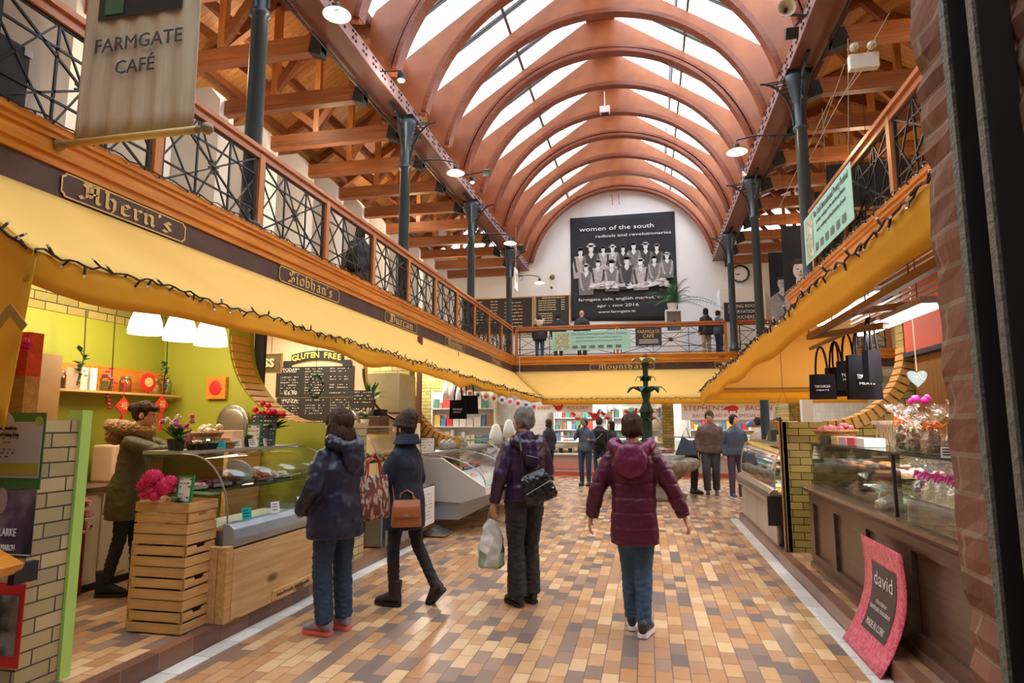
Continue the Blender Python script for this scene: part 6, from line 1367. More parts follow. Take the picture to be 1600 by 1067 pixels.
        f2 = lambda co_, n: .013 * k * noise.noise(Vector((co_.x * 30, co_.y * 30, co_.z * 11))) + .007 * noise.noise(Vector((co_.x * 75, co_.y * 75, co_.z * 22)))
        remesh(hb, 'hair', hm, t, vox * .6 if facedetail else vox, 2, f2)
    if hat:
        hk, hcol = hat; hb = MB(); HE = lambda c, r: hb.ell(hd + Mh @ (Vector(c) * k), tuple(a * k for a in r), 14, 10, Mh)
        if hk == 'beanie':
            HE((0, -.028, .06), (.093, .106, .09)); HE((0, -.06, .11), (.082, .088, .075)); hb.tube([hd + Mh @ (V(.083 * cos(a), -.02 + .093 * sin(a), .03 + .012 * sin(a)) * k) for a in [i * pi / 10 for i in range(20)]], .017 * k, 8, closed=True)
            f3 = lambda co_, n: .006 * sin(co_.z * 330 + 3 * sin(atan2(co_.y - hd.y, co_.x - hd.x) * 12)) * .6 + .004 * noise.noise(co_ * 60)
            remesh(hb, 'knitted_hat', hcol, t, vox * .6, 1, f3)
        else:
            HE((0, -.03, .05), (.09, .103, .085)); remesh(hb, 'cap', hcol, t, vox, 2)
    return t, J
NAVY = mat('navy_raincoat', (.010, .014, .042), .42, 0, .2, 5, .2, 14, .5)
NAVYW = mat('navy_wool_coat', (.012, .018, .04), .85, 0, .25, 20, .3, 90)
DENIM = mat('dark_denim', (.022, .05, .10), .75, 0, .45, 7, .35, 90); DENIMB = mat('mid_blue_denim', (.035, .09, .17), .75, 0, .5, 6, .35, 90)
PURP = mat('purple_jacket', (.034, .012, .052), .36, 0, .2, 5, .2, 14); MAGE = mat('magenta_padded_jacket', (.085, .005, .032), .45, 0, .2, 6, .2, 20); MAGL = mat('bright_magenta_hood', (.15, .008, .06), .42, 0, .2, 6, .2, 20)
TIGHT = mat('black_tights', (.015, .014, .016), .8, 0, .1); BTR = mat('black_trousers', (.018, .016, .018), .75, 0, .15)
BOOTM = mat('dark_brown_suede', (.045, .028, .025), .85, 0, .3, 20, .3, 60); OLV = mat('olive_parka', (.085, .068, .022), .6, 0, .25, 6, .3, 18)
SNK = mat('grey_sneaker', (.30, .28, .32), .6, 0, .2, 40, .3, 90); CORAL = mat('coral_sole', (.85, .16, .12), .5)
coatR = lambda hem, hw, hd_, ww, sw: [(hem, 0, -.01, hw, hd_), (hem + .12, 0, -.01, hw * .99, hd_ * .98), (.92, 0, -.01, hw * .93, hd_ * .93), (1.05, 0, -.01, ww, ww * .72), (1.2, 0, -.01, ww * 1.05, ww * .72), (1.27, 0, -.01, sw * .98, sw * .62), (1.325, 0, -.01, sw * .82, sw * .55), (1.37, 0, -.012, sw * .60, sw * .45), (1.42, 0, -.015, .085, .075)]
# 1. navy raincoat
t, J = person('person in a long navy hooded raincoat, jeans and coral-soled sneakers facing the deli case', (-2.36, 4.56, 0), radians(76), 1.66, dict(eL=(-.26, .0, 1.07), wL=(-.2, .17, .88), eR=(.26, .03, 1.08), wR=(.18, .2, .93), dL=(.5, .8, -.2), dR=(-.5, .8, .1), aL=(-.085, .0, .085), aR=(.085, -.03, .085), kL=(-.09, .04, .48), kR=(.09, .0, .48), tL=(-.1, 1, 0), tR=(.15, 1, 0)), top=NAVY, legs=DENIM, shoes=('sneaker', SNK, CORAL, CORAL), hair=('long', (.09, .045, .028)), head=(.15, -.05), rings=coatR(.70, .235, .185, .205, .195), sleeve=(.075, .068, .055), leg_r=(.092, .072, .066), wr=.011, hood=(0, -.05, 1.40, .125, NAVY), collar=.04, coat_name='raincoat', leg_name='jeans')
# tote with woven pattern
TAP = cells('tapestry', [(0, (.22, .03, .03)), (.3, (.45, .38, .28)), (.5, (.06, .05, .03)), (.7, (.2, .04, .03)), (.85, (.4, .34, .28))], 60, .7, .2, (1, 1, .35))
t = thing('tapestry_tote', 'red and grey patterned tote hanging from the shoulder of the navy raincoat', 'bag', (-2.14, 4.74, .80), radians(62)); mb = MB(); mb.rings([(0, 0, 0, .17, .03), (.03, 0, 0, .19, .055), (.2, 0, 0, .185, .05), (.38, .0, 0, .16, .02), (.40, 0, 0, .155, .012)], 20, 2.6); mb.build('bag_body', TAP, t, smooth=True)
t.scale = (.84, .9, .86)
for y in (-.02, .02): MB().tube([(-.09, y, .38), (-.07, y * .5, .52), (-.0, 0, .60), (.06, y * .5, .52), (.09, y, .38)], .008, 5).build('strap', mat('red_strap', (.4, .03, .05), .6), t)
# 2. knitted hat
t, J = person('person in a dark knitted hat, navy wool coat and black tights beside the bakery case', (-2.13, 5.36, 0), radians(82), 1.62, dict(eL=(-.24, .06, 1.08), wL=(-.14, .22, 1.0), eR=(.25, -.02, 1.07), wR=(.22, .08, .86), dR=(.1, .3, -.9), kL=(-.08, .05, .48), aL=(-.08, .03, .09), hR=(.09, -.02, .87), kR=(.09, -.10, .50), aR=(.07, -.30, .155), pR=.75, tL=(0, 1, 0), tR=(.25, 1, 0)), top=NAVYW, legs=TIGHT, shoes=('boot', BOOTM, BLACKM, None), hair=('bob', (.04, .025, .02)), hat=('beanie', mat('grey_brown_knit', (.075, .06, .05), .9, 0, .5, 60, .5, 120)), head=(.15, 0), rings=coatR(.66, .215, .175, .185, .185), sleeve=(.066, .058, .05), leg_r=(.072, .056, .045), wr=.008, collar=.05, coat_name='coat', leg_name='tights')
mb = MB(); mb.rings([(1.37, 0, -.02, .15, .12), (1.43, 0, -.025, .11, .1), (1.46, 0, -.03, .095, .09)], 18); remesh(mb, 'collar', NAVYW, t, .01, 3)
LEATH = mat('tan_leather', (.42, .14, .045), .35, 0, .2, 8, .2, 40)
t = thing('leather_satchel', 'tan leather satchel with a flap hanging beside the knitted hat person', 'bag', (-2.04, 5.2, .68), radians(24)); MB().rings([(0, 0, 0, .145, .05), (.02, 0, 0, .155, .06), (.2, 0, 0, .14, .045), (.24, 0, 0, .13, .03)], 20, 4).build('bag_body', LEATH, t, smooth=True)
MB().grid(lambda u, v: ((u - .5) * .27 * (1 - .12 * v), -.035 - .035 * min(1, v * 2), .245 - .15 * v), 8, 5).build('flap', LEATH, t, fix=False, solid=.006); MB().box(-.02, .02, -.08, -.07, .1, .12).build('clasp', STEEL, t)
MB().tube([(-.07, 0, .24), (-.06, 0, .30), (0, 0, .33), (.06, 0, .30), (.07, 0, .24)], .009, 6).build('handle', LEATH, t); MB().tube([(-.12, 0, .22), (-.16, .06, .45), (-.16, .1, .62), (-.1, .12, .45), (.12, 0, .22)], .006, 5).build('shoulder_strap', LEATH, t)
t.scale = (.84, .9, .92)
# 3. purple jacket
t, J = person('person with short grey hair in a purple hooded jacket and flared black trousers', (-1.08, 5.56, 0), radians(42), 1.70, dict(eL=(-.25, -.03, 1.08), wL=(-.26, .07, .84), dL=(0, .15, -1), eR=(.25, .02, 1.08), wR=(.17, .2, .98), dR=(-.5, .8, 0), kL=(-.08, .01, .48), kR=(.08, .03, .48), aL=(-.075, .0, .085), aR=(.08, .03, .085)), top=PURP, legs=BTR, shoes=('shoe', BLACK, BLACKM, None), hair=('short', (.34, .31, .30)), head=(.25, 0), rings=coatR(.86, .19, .15, .175, .185), sleeve=(.07, .06, .05), leg_r=(.098, .068, .082), wr=.011, hood=(0, -.06, 1.385, .12, PURP), collar=.04)
t = thing('plastic_carrier', 'clear and green plastic carrier bag held by the purple jacket person', 'bag', tuple(Vector((-1.08, 5.56, 0)) + Matrix.Rotation(radians(42), 3, 'Z') @ (Vector((-.26, .11, .30)) * 1.03)), radians(10))
BAGM = cells('carrier_print', [(0, (.3, .42, .28)), (.25, (.55, .56, .5)), (.5, (.05, .10, .05)), (.65, (.75, .75, .72)), (.82, (.16, .08, .15))], 9, .25, .3, (1, 1, .7))
mb = MB(); mb.rings([(0, 0, 0, .09, .04), (.03, 0, 0, .115, .07), (.2, .0, 0, .11, .065), (.34, 0, 0, .08, .04), (.42, 0, 0, .035, .015)], 20, 2.4); remesh(mb, 'bag_body', BAGM, t, .009, 2, lambda c_, n: .012 * noise.noise(c_ * 16)); MB().tube([(-.04, 0, .38), (-.015, 0, .50), (0, 0, .54)], .008, 5).build('handle', WRAP, t); MB().tube([(.04, 0, .38), (.015, 0, .50), (0, 0, .54)], .008, 5).build('handle', WRAP, t)
QB = cells('quilted_leather', [(0, (.012, .012, .014)), (.5, (.022, .022, .026))], 32, .22, .8)
t = thing('black_handbag', 'black quilted handbag on the back of the purple jacket person', 'bag', (-.93, 5.36, 1.02), radians(20)); mb = MB(); mb.rings([(-.13, 0, 0, .13, .05), (-.1, 0, 0, .15, .06), (.05, 0, 0, .13, .05), (.13, 0, 0, .10, .03)], 20, 3); M2 = Matrix.Rotation(-.35, 4, 'Y'); mb.v = [tuple(M2 @ Vector(v)) for v in mb.v]; mb.build('bag_body', QB, t, smooth=True)
MB().tube([M2 @ V(-.1, 0, .1), V(-.14, -.02, .3), V(-.14, .08, .42), V(-.12, .16, .40)], .010, 6).build('strap', BLACK, t); MB().tube([M2 @ V(-.12, -.06, -.02), M2 @ V(.12, -.06, .02)], .004, 5).build('zip', STEEL, t); MB().tube([M2 @ V(.1, 0, .1), V(.0, -.02, .24), V(-.1, -.02, .26)], .010, 6).build('strap', BLACK, t)
# 4. magenta jacket
t, J = person('person in a magenta padded jacket and blue jeans walking away down the aisle', (-.12, 5.0, 0), radians(-4), 1.63, dict(eL=(-.275, -.04, 1.06), wL=(-.335, .02, .84), dL=(-.25, .1, -1), eR=(.29, .02, 1.07), wR=(.375, .07, .86), dR=(.4, .1, -.9), hL=(-.07, 0, .87), hR=(.07, 0, .87), kL=(-.05, .06, .49), aL=(-.045, .10, .09), kR=(.06, .02, .48), aR=(.06, -.06, .09), tL=(-.1, 1, 0), tR=(.2, 1, 0), pR=.0), top=MAGE, legs=DENIMB, shoes=('shoe', mat('dark_trainer', (.03, .03, .04), .5), WHITEP, None), hair=('short', (.10, .055, .038)), head=(0, -.02), rings=coatR(.66, .185, .15, .17, .19), sleeve=(.075, .064, .055), leg_r=(.095, .068, .054), wr=.008, hood=(0, -.055, 1.375, .135, MAGL), quilt=9.5, collar=.03)
# 5. olive parka in the green stall
t, J = person('person in an olive parka with a fur hood reaching over the green stall counter', (-4.38, 4.72, .12), radians(-72), 1.62, dict(eR=(.2, .28, 1.22), wR=(.13, .52, 1.24), eL=(-.20, .26, 1.2), wL=(-.05, .48, 1.22), dR=(-.2, 1, .1), dL=(.1, 1, 0), nR=(0, 0, -1), nL=(0, 0, -1), kL=(-.08, .03, .48), aL=(-.07, .08, .085), kR=(.08, -.02, .48), aR=(.07, -.12, .085)), top=OLV, legs=TIGHT, shoes=('boot', BLACKM, BLACK, None), hair=('bun', (.06, .03, .018)), head=(.05, -.28), rings=coatR(.64, .2, .17, .16, .18), sleeve=(.068, .056, .045), leg_r=(.075, .055, .042), wr=.012, coat_name='parka', lean=(0, .05))
FUR = mat('brown_fur', (.42, .26, .13), .9, 0, .6, 30, 1.0, 120)
mb = MB()
for i in range(26): a = i * 2 * pi / 26; mb.ell((.13 * cos(a), -.04 + .15 * sin(a), 1.39 - .03 * sin(a)), (.055, .055, .05), 8, 6)
mb.ell((0, -.14, 1.34), (.14, .08, .09)); remesh(mb, 'fur_hood', FUR, t, .008, 1, lambda c_, n: .016 * noise.noise(c_ * 55) + .01 * noise.noise(c_ * 120))
# ---- far people
lo = dict(vox=.017, facedetail=False, fing=True)
GREYD = mat('blue_grey_jacket', (.07, .09, .13), .7, 0, .2, 8); BRJ = mat('brown_rain_jacket', (.13, .075, .06), .55, 0, .2, 5, .2, 14); CHAR = mat('charcoal_trousers', (.05, .055, .055), .8); BLJ = mat('slate_blue_jacket', (.05, .075, .12), .55, 0, .2, 6); BLKC = mat('black_coat', (.016, .016, .02), .7, 0, .2)
DKS = ('shoe', mat('brown_shoe', (.08, .05, .035), .5), BLACKM, None)
def far(lab, px, py, Y, rz, H, **k):
    q = up(px, py, Y); d = dict(lo); d.update(k); return person(lab, (q.x, Y, 0.0), rz, H, **d)
far('person in a grey beanie and denim jacket facing the camera near the poultry stall', 915, 760, 16.2, radians(165), 1.70, P=dict(eR=(.22, .1, 1.15), wR=(.1, .16, 1.38), dR=(-.3, .1, 1), wL=(-.2, .18, 1.1)), top=GREYD, legs=DENIM, shoes=DKS, hair=('short', (.04, .03, .025)), hat=('cap', mat('grey_hat', (.17, .18, .2), .9)), rings=coatR(.84, .19, .15, .16, .18), skin=SKIND)
far('person in black with a backpack seen from behind near the poultry stall', 938, 758, 16.9, radians(-10), 1.72, top=BLKC, legs=DENIM, shoes=DKS, hair=('short', (.12, .07, .04)), rings=coatR(.84, .2, .16, .18, .2))
q = up(938, 758, 16.9); t = thing('backpack', 'black backpack worn by the person in black near the poultry stall', 'bag', (q.x, 16.66, 1.0)); MB().box(-.14, .14, -.08, .06, 0, .4).build('pack', BLACKM, t, bevel=.04); MB().bar((-.1, -.085, .1), (.1, -.085, .3), .02, .01).build('stripe', PAPER, t)
far('person in a black hooded coat partly behind the magenta jacket, facing left', 957, 756, 16.3, radians(110), 1.62, top=BLKC, legs=BTR, shoes=DKS, hair=('bob', (.04, .025, .02)), rings=coatR(.7, .2, .16, .17, .19), skin=SKIN)
far('tall person in a brown rain jacket walking towards the camera', 1113, 775, 14.6, radians(176), 1.83, P=dict(kR=(.09, .1, .5), aR=(.08, .04, .1), kL=(-.09, .02, .48), aL=(-.09, -.14, .11), pL=.4), top=BRJ, legs=CHAR, shoes=DKS, hair=('short', (.11, .075, .05)), head=(0, -.4), rings=coatR(.82, .22, .16, .21, .22), sleeve=(.075, .065, .055), leg_r=(.1, .078, .07), wr=.012)
far('young person in a slate blue jacket walking beside the brown jacket, looking right', 1152, 772, 14.1, radians(195), 1.74, P=dict(wL=(-.2, .14, .9)), top=BLJ, legs=mat('plum_trousers', (.06, .04, .08), .7), shoes=('shoe', mat('blue_trainer', (.03, .06, .12), .5), WHITEP, None), hair=('short', (.05, .03, .02)), head=(.5, .1), rings=coatR(.84, .19, .15, .18, .2))
far('person in a black coat bending over the fountain rim with a blue bag', 1085, 762, 14.9, radians(-80), 1.62, P=dict(sL=(-.17, .14, 1.2), sR=(.17, .14, 1.2), nk=(0, .2, 1.27), hd=(0, .28, 1.36), eL=(-.2, .3, 1.0), wL=(-.12, .42, .9), eR=(.2, .3, 1.0), wR=(.12, .42, .9)), top=BLKC, legs=BTR, shoes=DKS, hair=('bob', (.02, .02, .02)), hat=('cap', BLKC), head=(0, -.5), rings=[(.6, 0, -.03, .2, .17), (.85, 0, -.02, .2, .17), (1.0, 0, .04, .18, .14), (1.12, 0, .1, .18, .13), (1.22, 0, .15, .16, .11), (1.27, 0, .18, .09, .08)])
q = up(1073, 705, 14.7); t = thing('blue_shoulder_bag', 'slate blue shoulder bag of the person bending over the fountain', 'bag', (q.x, 14.55, .86)); MB().prism([(-.26, 0), (.22, 0), (.12, .3), (-.1, .42)], -.06, .06).build('bag_body', mat('slate_leather', (.06, .09, .13), .5), t, bevel=.02); MB().tube([(-.1, 0, .4), (0, .05, .6), (.1, 0, .3)], .01, 5).build('strap', BLACK, t)
far('stallholder in a pale coat with glasses behind the steel case', 1222, 775, 13.3, radians(150), 1.66, top=mat('beige_shirt', (.5, .42, .32), .7), legs=CHAR, shoes=DKS, hair=('short', (.1, .07, .05)), rings=coatR(.8, .19, .15, .18, .19))
far('customer in a beige jumper seen side-on right of the red price cards', 1190, 765, 15.8, radians(60), 1.7, top=mat('oat_jumper', (.52, .44, .36), .8), legs=CHAR, shoes=DKS, hair=('short', (.05, .035, .03)), rings=coatR(.8, .19, .15, .18, .19), skin=SKIND)
far('stallholder in black behind the purple jacket person by the butcher counter', 858, 752, 17.5, radians(60), 1.68, top=BLKC, legs=BTR, shoes=DKS, hair=('bob', (.07, .045, .03)), rings=coatR(.8, .19, .15, .17, .18))
# ---- people up in the gallery
def gal(lab, px, x, Y, rz, H, **k):
    d = dict(lo); d.update(k); q = up(px, 500, Y); return person(lab, (q.x, Y, 3.70), rz, H, **d)
gal('person in a dark coat with a fur hood standing at the gallery cafe counter', 843, 0, 21.4, radians(10), 1.6, top=BLKC, legs=DENIMB, shoes=DKS, hair=('short', (.05, .035, .03)), rings=coatR(.75, .22, .18, .2, .2), hood=(0, -.02, 1.42, .13, mat('pale_fur', (.5, .42, .33), .9)))
gal('person in a navy jacket standing second from left in the gallery cafe', 872, 0, 21.7, radians(-5), 1.72, top=NAVYW, legs=BTR, shoes=DKS, hair=('short', (.04, .03, .03)), rings=coatR(.8, .22, .17, .2, .2))
gal('balding person in black standing before the exhibition banner', 909, 0, 21.5, radians(5), 1.76, top=BLKC, legs=BTR, shoes=DKS, hair=None, rings=coatR(.8, .22, .17, .2, .21), skin=SKIN)
gal('person in black with a dark bag on the gallery, left of the far right column', 1103, 0, 21.2, radians(30), 1.62, top=BLKC, legs=mat('beige_trousers', (.4, .33, .25), .7), shoes=DKS, hair=('bob', (.03, .02, .02)), rings=coatR(.75, .22, .18, .19, .19))
gal('person in grey standing next to the one in black at the right of the gallery', 1122, 0, 21.6, radians(-60), 1.6, top=GREYD, legs=DENIM, shoes=DKS, hair=('short', (.05, .03, .02)), rings=coatR(.8, .19, .15, .17, .18))
person('person with dark hair seated behind the left gallery railing', (-4.95, 10.1, 3.45), radians(60), 1.62, top=BLKC, legs=BTR, shoes=DKS, hair=('bob', (.02, .015, .012)), rings=coatR(.8, .19, .15, .17, .18), P=dict(kL=(-.1, .35, .8), kR=(.1, .35, .8), aL=(-.1, .38, .36), aR=(.1, .38, .36)), **lo)
tag(MB().box(-5.2, -4.75, 9.9, 10.35, 4.12, 4.18).box(-5.2, -5.15, 9.9, 10.35, 3.7, 4.6).box(-4.8, -4.75, 9.9, 9.95, 3.7, 4.12).box(-4.8, -4.75, 10.3, 10.35, 3.7, 4.12).build('cafe_chair', DARKW), 'dark cafe chair behind the left gallery railing', 'chair')
# ================================================================ fountain
def ux(px, py, X):
    a = up(px, py, 1.0); b = Vector((0, 0, 1.55)); d = a - b; return b + d * (X / d.x)
def uz(px, py, z):
    a = up(px, py, 1.0); b = Vector((0, 0, 1.55)); d = a - b; return b + d * ((z - 1.55) / d.z)
STONE = splotch('weathered_stone', [(.3, (.10, .09, .07)), (.55, (.26, .23, .18)), (.75, (.40, .37, .30))], 9, .6, 6, .6)
BRZ = mat('green_cast_iron', (.014, .055, .032), .35, .3, .4, 12)
t = thing('fountain', 'round stone fountain with a leafy green cast iron stem in the middle of the hall', 'fountain', (-.02, 14.0, 0))
MB().lathe([(.75, 0), (.8, .06), (.62, .14), (.55, .3), (.78, .5), (1.0, .6), (1.06, .66), (1.07, .78), (1.0, .82), (.9, .80), (.86, .68)], 40, wob=.012, k=16).build('stone_basin', STONE, t, smooth=True)
MB().lathe([(.18, .5), (.16, .8), (.12, 1.0), (.14, 1.15), (.10, 1.25), (.11, 1.6), (.13, 1.85), (.09, 1.95), (.06, 2.05), (.10, 2.2), (.05, 2.3), (.055, 2.75), (.08, 2.85), (.03, 2.95)], 16, wob=.08, k=8).build('stem', BRZ, t, smooth=True)
def leaf_tier(z, r, n, rise, name, m, w=.35):
    for k in range(n):
        a = 2 * pi * k / n; d = V(cos(a), sin(a), 0); s = V(-sin(a), cos(a), 0); mb = MB(); A = []; B = []
        for i in range(8):
            u = i / 7; c = d * (.06 + r * u) + V(0, 0, z + rise * sin(u * pi * .75) - rise * .7 * max(0, u - .75) * 4); ww = r * w * sin(pi * min(1, u * .9 + .12)); A.append(c - s * ww + V(0, 0, .02)); B.append(c + s * ww + V(0, 0, .02))
        mb.strip(A, B); mb.build(name, m, t, fix=False, solid=.012)
leaf_tier(2.20, .38, 7, .12, 'large_leaf', BRZ); leaf_tier(2.45, .16, 6, .10, 'small_leaf', BRZ); leaf_tier(1.80, .24, 6, -.02, 'drooping_leaf', BRZ); leaf_tier(2.86, .27, 7, .08, 'crown_petal', mat('olive_cream_petal', (.38, .42, .16), .5)); leaf_tier(1.55, .2, 5, .1, 'scroll_leaf', BRZ)
MB().ell((0, 0, 3.02), (.05, .05, .07), 10, 8).build('red_bud', mat('dark_red_bud', (.3, .03, .03), .4), t, smooth=True)
# ================================================================ right counter (chocolate stall)
XC1, YA, YB = 1.60, 2.3, 7.1
t = thing('dark_wood_counter', 'long dark brown panelled counter of the chocolate stall', 'counter', (0, 0, 0)); mb = MB()
MB().box(XC1 + .03, 2.25, YA, YB, .125, .86).build('carcass', DARKW, t); MB().box(XC1 - .0, XC1 + .03, YA, YB, .125, .26).build('plinth_rail', DARKW, t); MB().box(XC1 - .02, XC1 + .03, YA, YB, .125, .17).build('skirting', DARKZ, t)
MB().box(XC1 + .0, XC1 + .03, YA, YB, .76, .86).build('top_rail', DARKW, t)
for i, y in enumerate((2.9, 3.75, 4.6, 5.45, 6.3, 7.02)): MB().box(XC1, XC1 + .03, y - .07, y + .07 if i < 5 else YB, .26, .76).build('stile', DARKW, t)
mb = MB(); mb.prism([(XC1 - .03, .86), (2.3, .86), (2.3, .93), (XC1 - .06, .93), (XC1 - .07, .905), (XC1 - .05, .88)], YA, YB + .03); mb.build('countertop', DARKZ, t)
for y in (3.62, 4.52, 5.4): MB().box(XC1 + .028, XC1 + .032, y, y + .1, .3, .74).build('vent_slot', BLACKM, t)
CZ = .932
t = thing('counter_glass_case', 'clear glass case standing on the dark wood counter', 'display case', (0, 0, 0))
MB().box(XC1 + .05, XC1 + .056, 4.75, YB, CZ, 1.345).build('front_glass', GLASS, t); MB().box(XC1 + .05, 2.2, YB - .006, YB, CZ, 1.345).build('end_glass', GLASS, t); MB().box(XC1 + .05, 2.2, 4.75, 4.756, CZ, 1.345).build('end_glass', GLASS, t)
MB().box(XC1 + .0, 2.2, 3.2, YB + .02, 1.35, 1.36).build('shelf_glass', GLASSG, t); MB().box(XC1 - .004, XC1 + .0, 3.2, YB + .02, 1.348, 1.362).build('shelf_edge', BLACK, t); MB().box(XC1 + .1, 2.15, 4.8, YB - .05, 1.14, 1.148).build('inner_shelf', GLASSG, t)
for y in (3.25, 4.76): MB().box(XC1 + .01, XC1 + .03, y, y + .02, CZ, 1.35).build('upright', BLACK, t)
SZ = 1.362
CHOC = FOOD[6]; ORB = mat('orange_bow', (.95, .28, .05), .5); PKB = mat('pink_bow', (.85, .06, .45), .5); YLB = mat('yellow_bow', (.9, .6, .1), .5); WHB = mat('white_choc', (.8, .72, .5), .5)
FLK = cells('choc_flakes', [(0, (.09, .035, .02)), (.4, (.2, .09, .05)), (.7, (.05, .02, .012)), (.9, (.6, .45, .3))], 55, .3, .5)
WR2 = N('crinkled_cellophane'); _t = WR2.n('ShaderNodeBsdfTransparent'); _t.inputs[0].default_value = (.95, .95, .97, 1); _g = WR2.n('ShaderNodeBsdfGlossy'); _g.inputs['Roughness'].default_value = .12; _g.inputs[0].default_value = (1, 1, 1, 1); _b = WR2.n('ShaderNodeBump'); _b.inputs['Strength'].default_value = 1; _b.inputs['Distance'].default_value = .02; WR2.l(WR2.noise(30), _b.inputs['Height']); WR2.l(_b.outputs[0], _g.inputs['Normal']); _x = WR2.n('ShaderNodeMixShader'); _x.inputs[0].default_value = .32; WR2.l(_t.outputs[0], _x.inputs[1]); WR2.l(_g.outputs[0], _x.inputs[2]); WRAPC = WR2.done(_x.outputs[0])
def gift(label, loc, w, h, fill, bow, figure=False, group='cellophane wrapped chocolates', tiers=1):
    t = thing('wrapped_chocolate', label, 'gift bag', loc, R.uniform(-.4, .4), group)
    mb = MB()
    if figure: mb.lathe([(w * .30, 0), (w * .40, .01), (w * .30, h * .16), (w * .36, h * .24), (w * .22, h * .36), (w * .24, h * .42), (w * .12, h * .5), (.004, h * .54)], 12)
    else: mb.rings([(0, 0, 0, w * .38, w * .26), (h * .2, 0, 0, w * .42, w * .3), (h * .38, 0, 0, w * .34, w * .22), (h * .44, 0, 0, w * .16, w * .1)], 12, 3)
    mb.build('chocolate', fill, t, smooth=True)
    mb = MB(); n = 16; rr = [(.0, .47), (.02, .49), (h * .3, .47), (h * .48, .30), (h * .56, .10), (h * .60, .10), (h * .75, .36), (h * .92, .62)]
    vs = []
    for i, (z, k) in enumerate(rr):
        for j in range(n):
            a = 2 * pi * j / n; q = w * k * (1 + (.22 * (-1) ** j if i > 3 else .05 * (-1) ** j)); vs.append((q * cos(a), q * sin(a) * .8, z + (R.uniform(-.02, .02) if i == 7 else 0)))
    mb.add(vs, [(i * n + a, i * n + (a + 1) % n, (i + 1) * n + (a + 1) % n, (i + 1) * n + a) for i in range(7) for a in range(n)]); mb.build('cellophane', WRAPC, t, fix=False)
    mb = MB()
    for k in range(9): a = k * 2 * pi / 9; mb.tube([(0, 0, h * .58), (w * .28 * cos(a), w * .24 * sin(a), h * .60 + w * .12 * sin(k * 2.1)), (w * .40 * cos(a + .3), w * .34 * sin(a + .3), h * .53 + w * .1 * sin(k))], [.006, .011, .005], 5)
    mb.build('ribbon_bow', bow, t); return t
gift('tallest cellophane bag of chocolate with an orange bow at the left of the glass shelf', (1.80, 5.05, SZ), .17, .36, FLK, ORB, True); gift('second tall wrapped chocolate figure beside the tallest bag', (1.78, 4.80, SZ), .14, .28, CHOC, WHB, True)
gift('wrapped chocolate figure with a coral bow in the middle of the glass shelf', (1.76, 4.46, SZ), .16, .30, CHOC, ORB, True); gift('wrapped chocolate with orange bow behind the middle figure', (1.98, 4.5, SZ), .17, .36, CHOC, ORB, True)
gift('wide cellophane bag of chocolate pieces at the right of the glass shelf', (1.78, 4.10, SZ), .27, .33, FLK, YLB); gift('cellophane bag with a yellow bow behind the wide bag', (2.02, 4.15, SZ), .2, .36, FLK, YLB); gift('rightmost cellophane bag half hidden by the brick gateway', (1.84, 3.82, SZ), .2, .32, FLK, WHB)
price_tag((1.62, 3.95, SZ), (-.7, -1, 0), None, .07, .06, 'white price card in front of the wide bag on the glass shelf', 'price tags')
for i, (y, f) in enumerate(((4.62, CHOC), (4.46, WHB), (4.30, WHB), (4.15, WHB), (4.0, WHB))): gift(('dark wrapped chocolate', 'first wrapped white chocolate', 'second wrapped white chocolate', 'third wrapped white chocolate', 'fourth wrapped white chocolate')[i] + ' with a pink bow, counted from the left, under the glass shelf', (1.74, y, 1.057), .15, .29, f, PKB, group='pink bowed bags under the glass shelf')
tag(MB().box(1.64, 1.95, 3.92, 4.7, 1.03, 1.055).box(1.7, 1.9, 3.95, 4.65, CZ + .002, 1.03).build('white_tray_stand', WHITEP), 'white raised tray carrying the pink bowed chocolates', 'tray')
t = thing('acrylic_box', 'clear acrylic box of pale slabs on the front of the counter', 'box', (1.66, 4.12, CZ)); mb = MB(); mb.box(-.09, .12, -.34, -.334, 0, .17).box(-.09, -.084, -.34, .34, 0, .17).box(-.09, .12, .334, .34, 0, .17).box(.114, .12, -.34, .34, 0, .17); mb.build('clear_walls', GLASS, t); mb = MB(); [mb.box(-.05, .08, -.3 + .12 * i, -.2 + .12 * i, .002, .05) for i in range(5)]; mb.build('slabs', mat('pale_nougat', (.72, .5, .45), .5), t)
b = basket('small wicker basket of dried ribbons at the right end of the counter', (1.66, 3.42, CZ), .13, .12, .11); leafm = mat('straw', (.7, .55, .3), .7); mb = MB(); leaves(mb, (0, 0, .04), 30, .14, 1, .05); mb.build('straw', leafm, b, fix=False)
t = basket('wicker basket of pink sweets at the far end of the glass shelf', (1.8, 6.75, SZ), .20, .16, .12); mb = MB(); [mb.ell((R.uniform(-.14, .14), R.uniform(-.11, .11), .11 + R.uniform(0, .06)), (.035, .03, .028), 7, 5) for _ in range(24)]; tag(mb.build('sweets', mat('pink_orange_sweets', (.8, .2, .28), .4, 0, .6, 30), t), kind='stuff')
for i, (y, m_, lab) in enumerate(((6.35, mat('yellow_box', (.75, .6, .25), .5), 'yellow box'), (6.1, mat('lilac_box', (.7, .45, .7), .5), 'lilac box'), (5.85, mat('striped_red_box', (.7, .1, .15), .5), 'red box'), (5.6, WHITEP, 'white box'))): tag(MB().box(1.7, 1.86, y, y + .2, SZ, SZ + .07).build('gift_box', m_, bevel=.004), lab + ' of sweets lying on the glass shelf', 'box', 'gift boxes on the glass shelf')
mb = MB(); [mb.tube([(2.0 + R.uniform(-.06, .06), 5.45 + .035 * i, SZ), (2.0, 5.45 + .035 * i, SZ + .18)], .007, 5).box(1.95, 2.05, 5.44 + .035 * i, 5.46 + .035 * i, SZ + .18, SZ + .215) for i in range(22)]; tag(mb.build('lollipop_row', [mat('cellophane_sticks', (.6, .5, .42), .3)]), 'dense row of dark topped lollipops on the glass shelf', 'lollipops', kind='stuff')
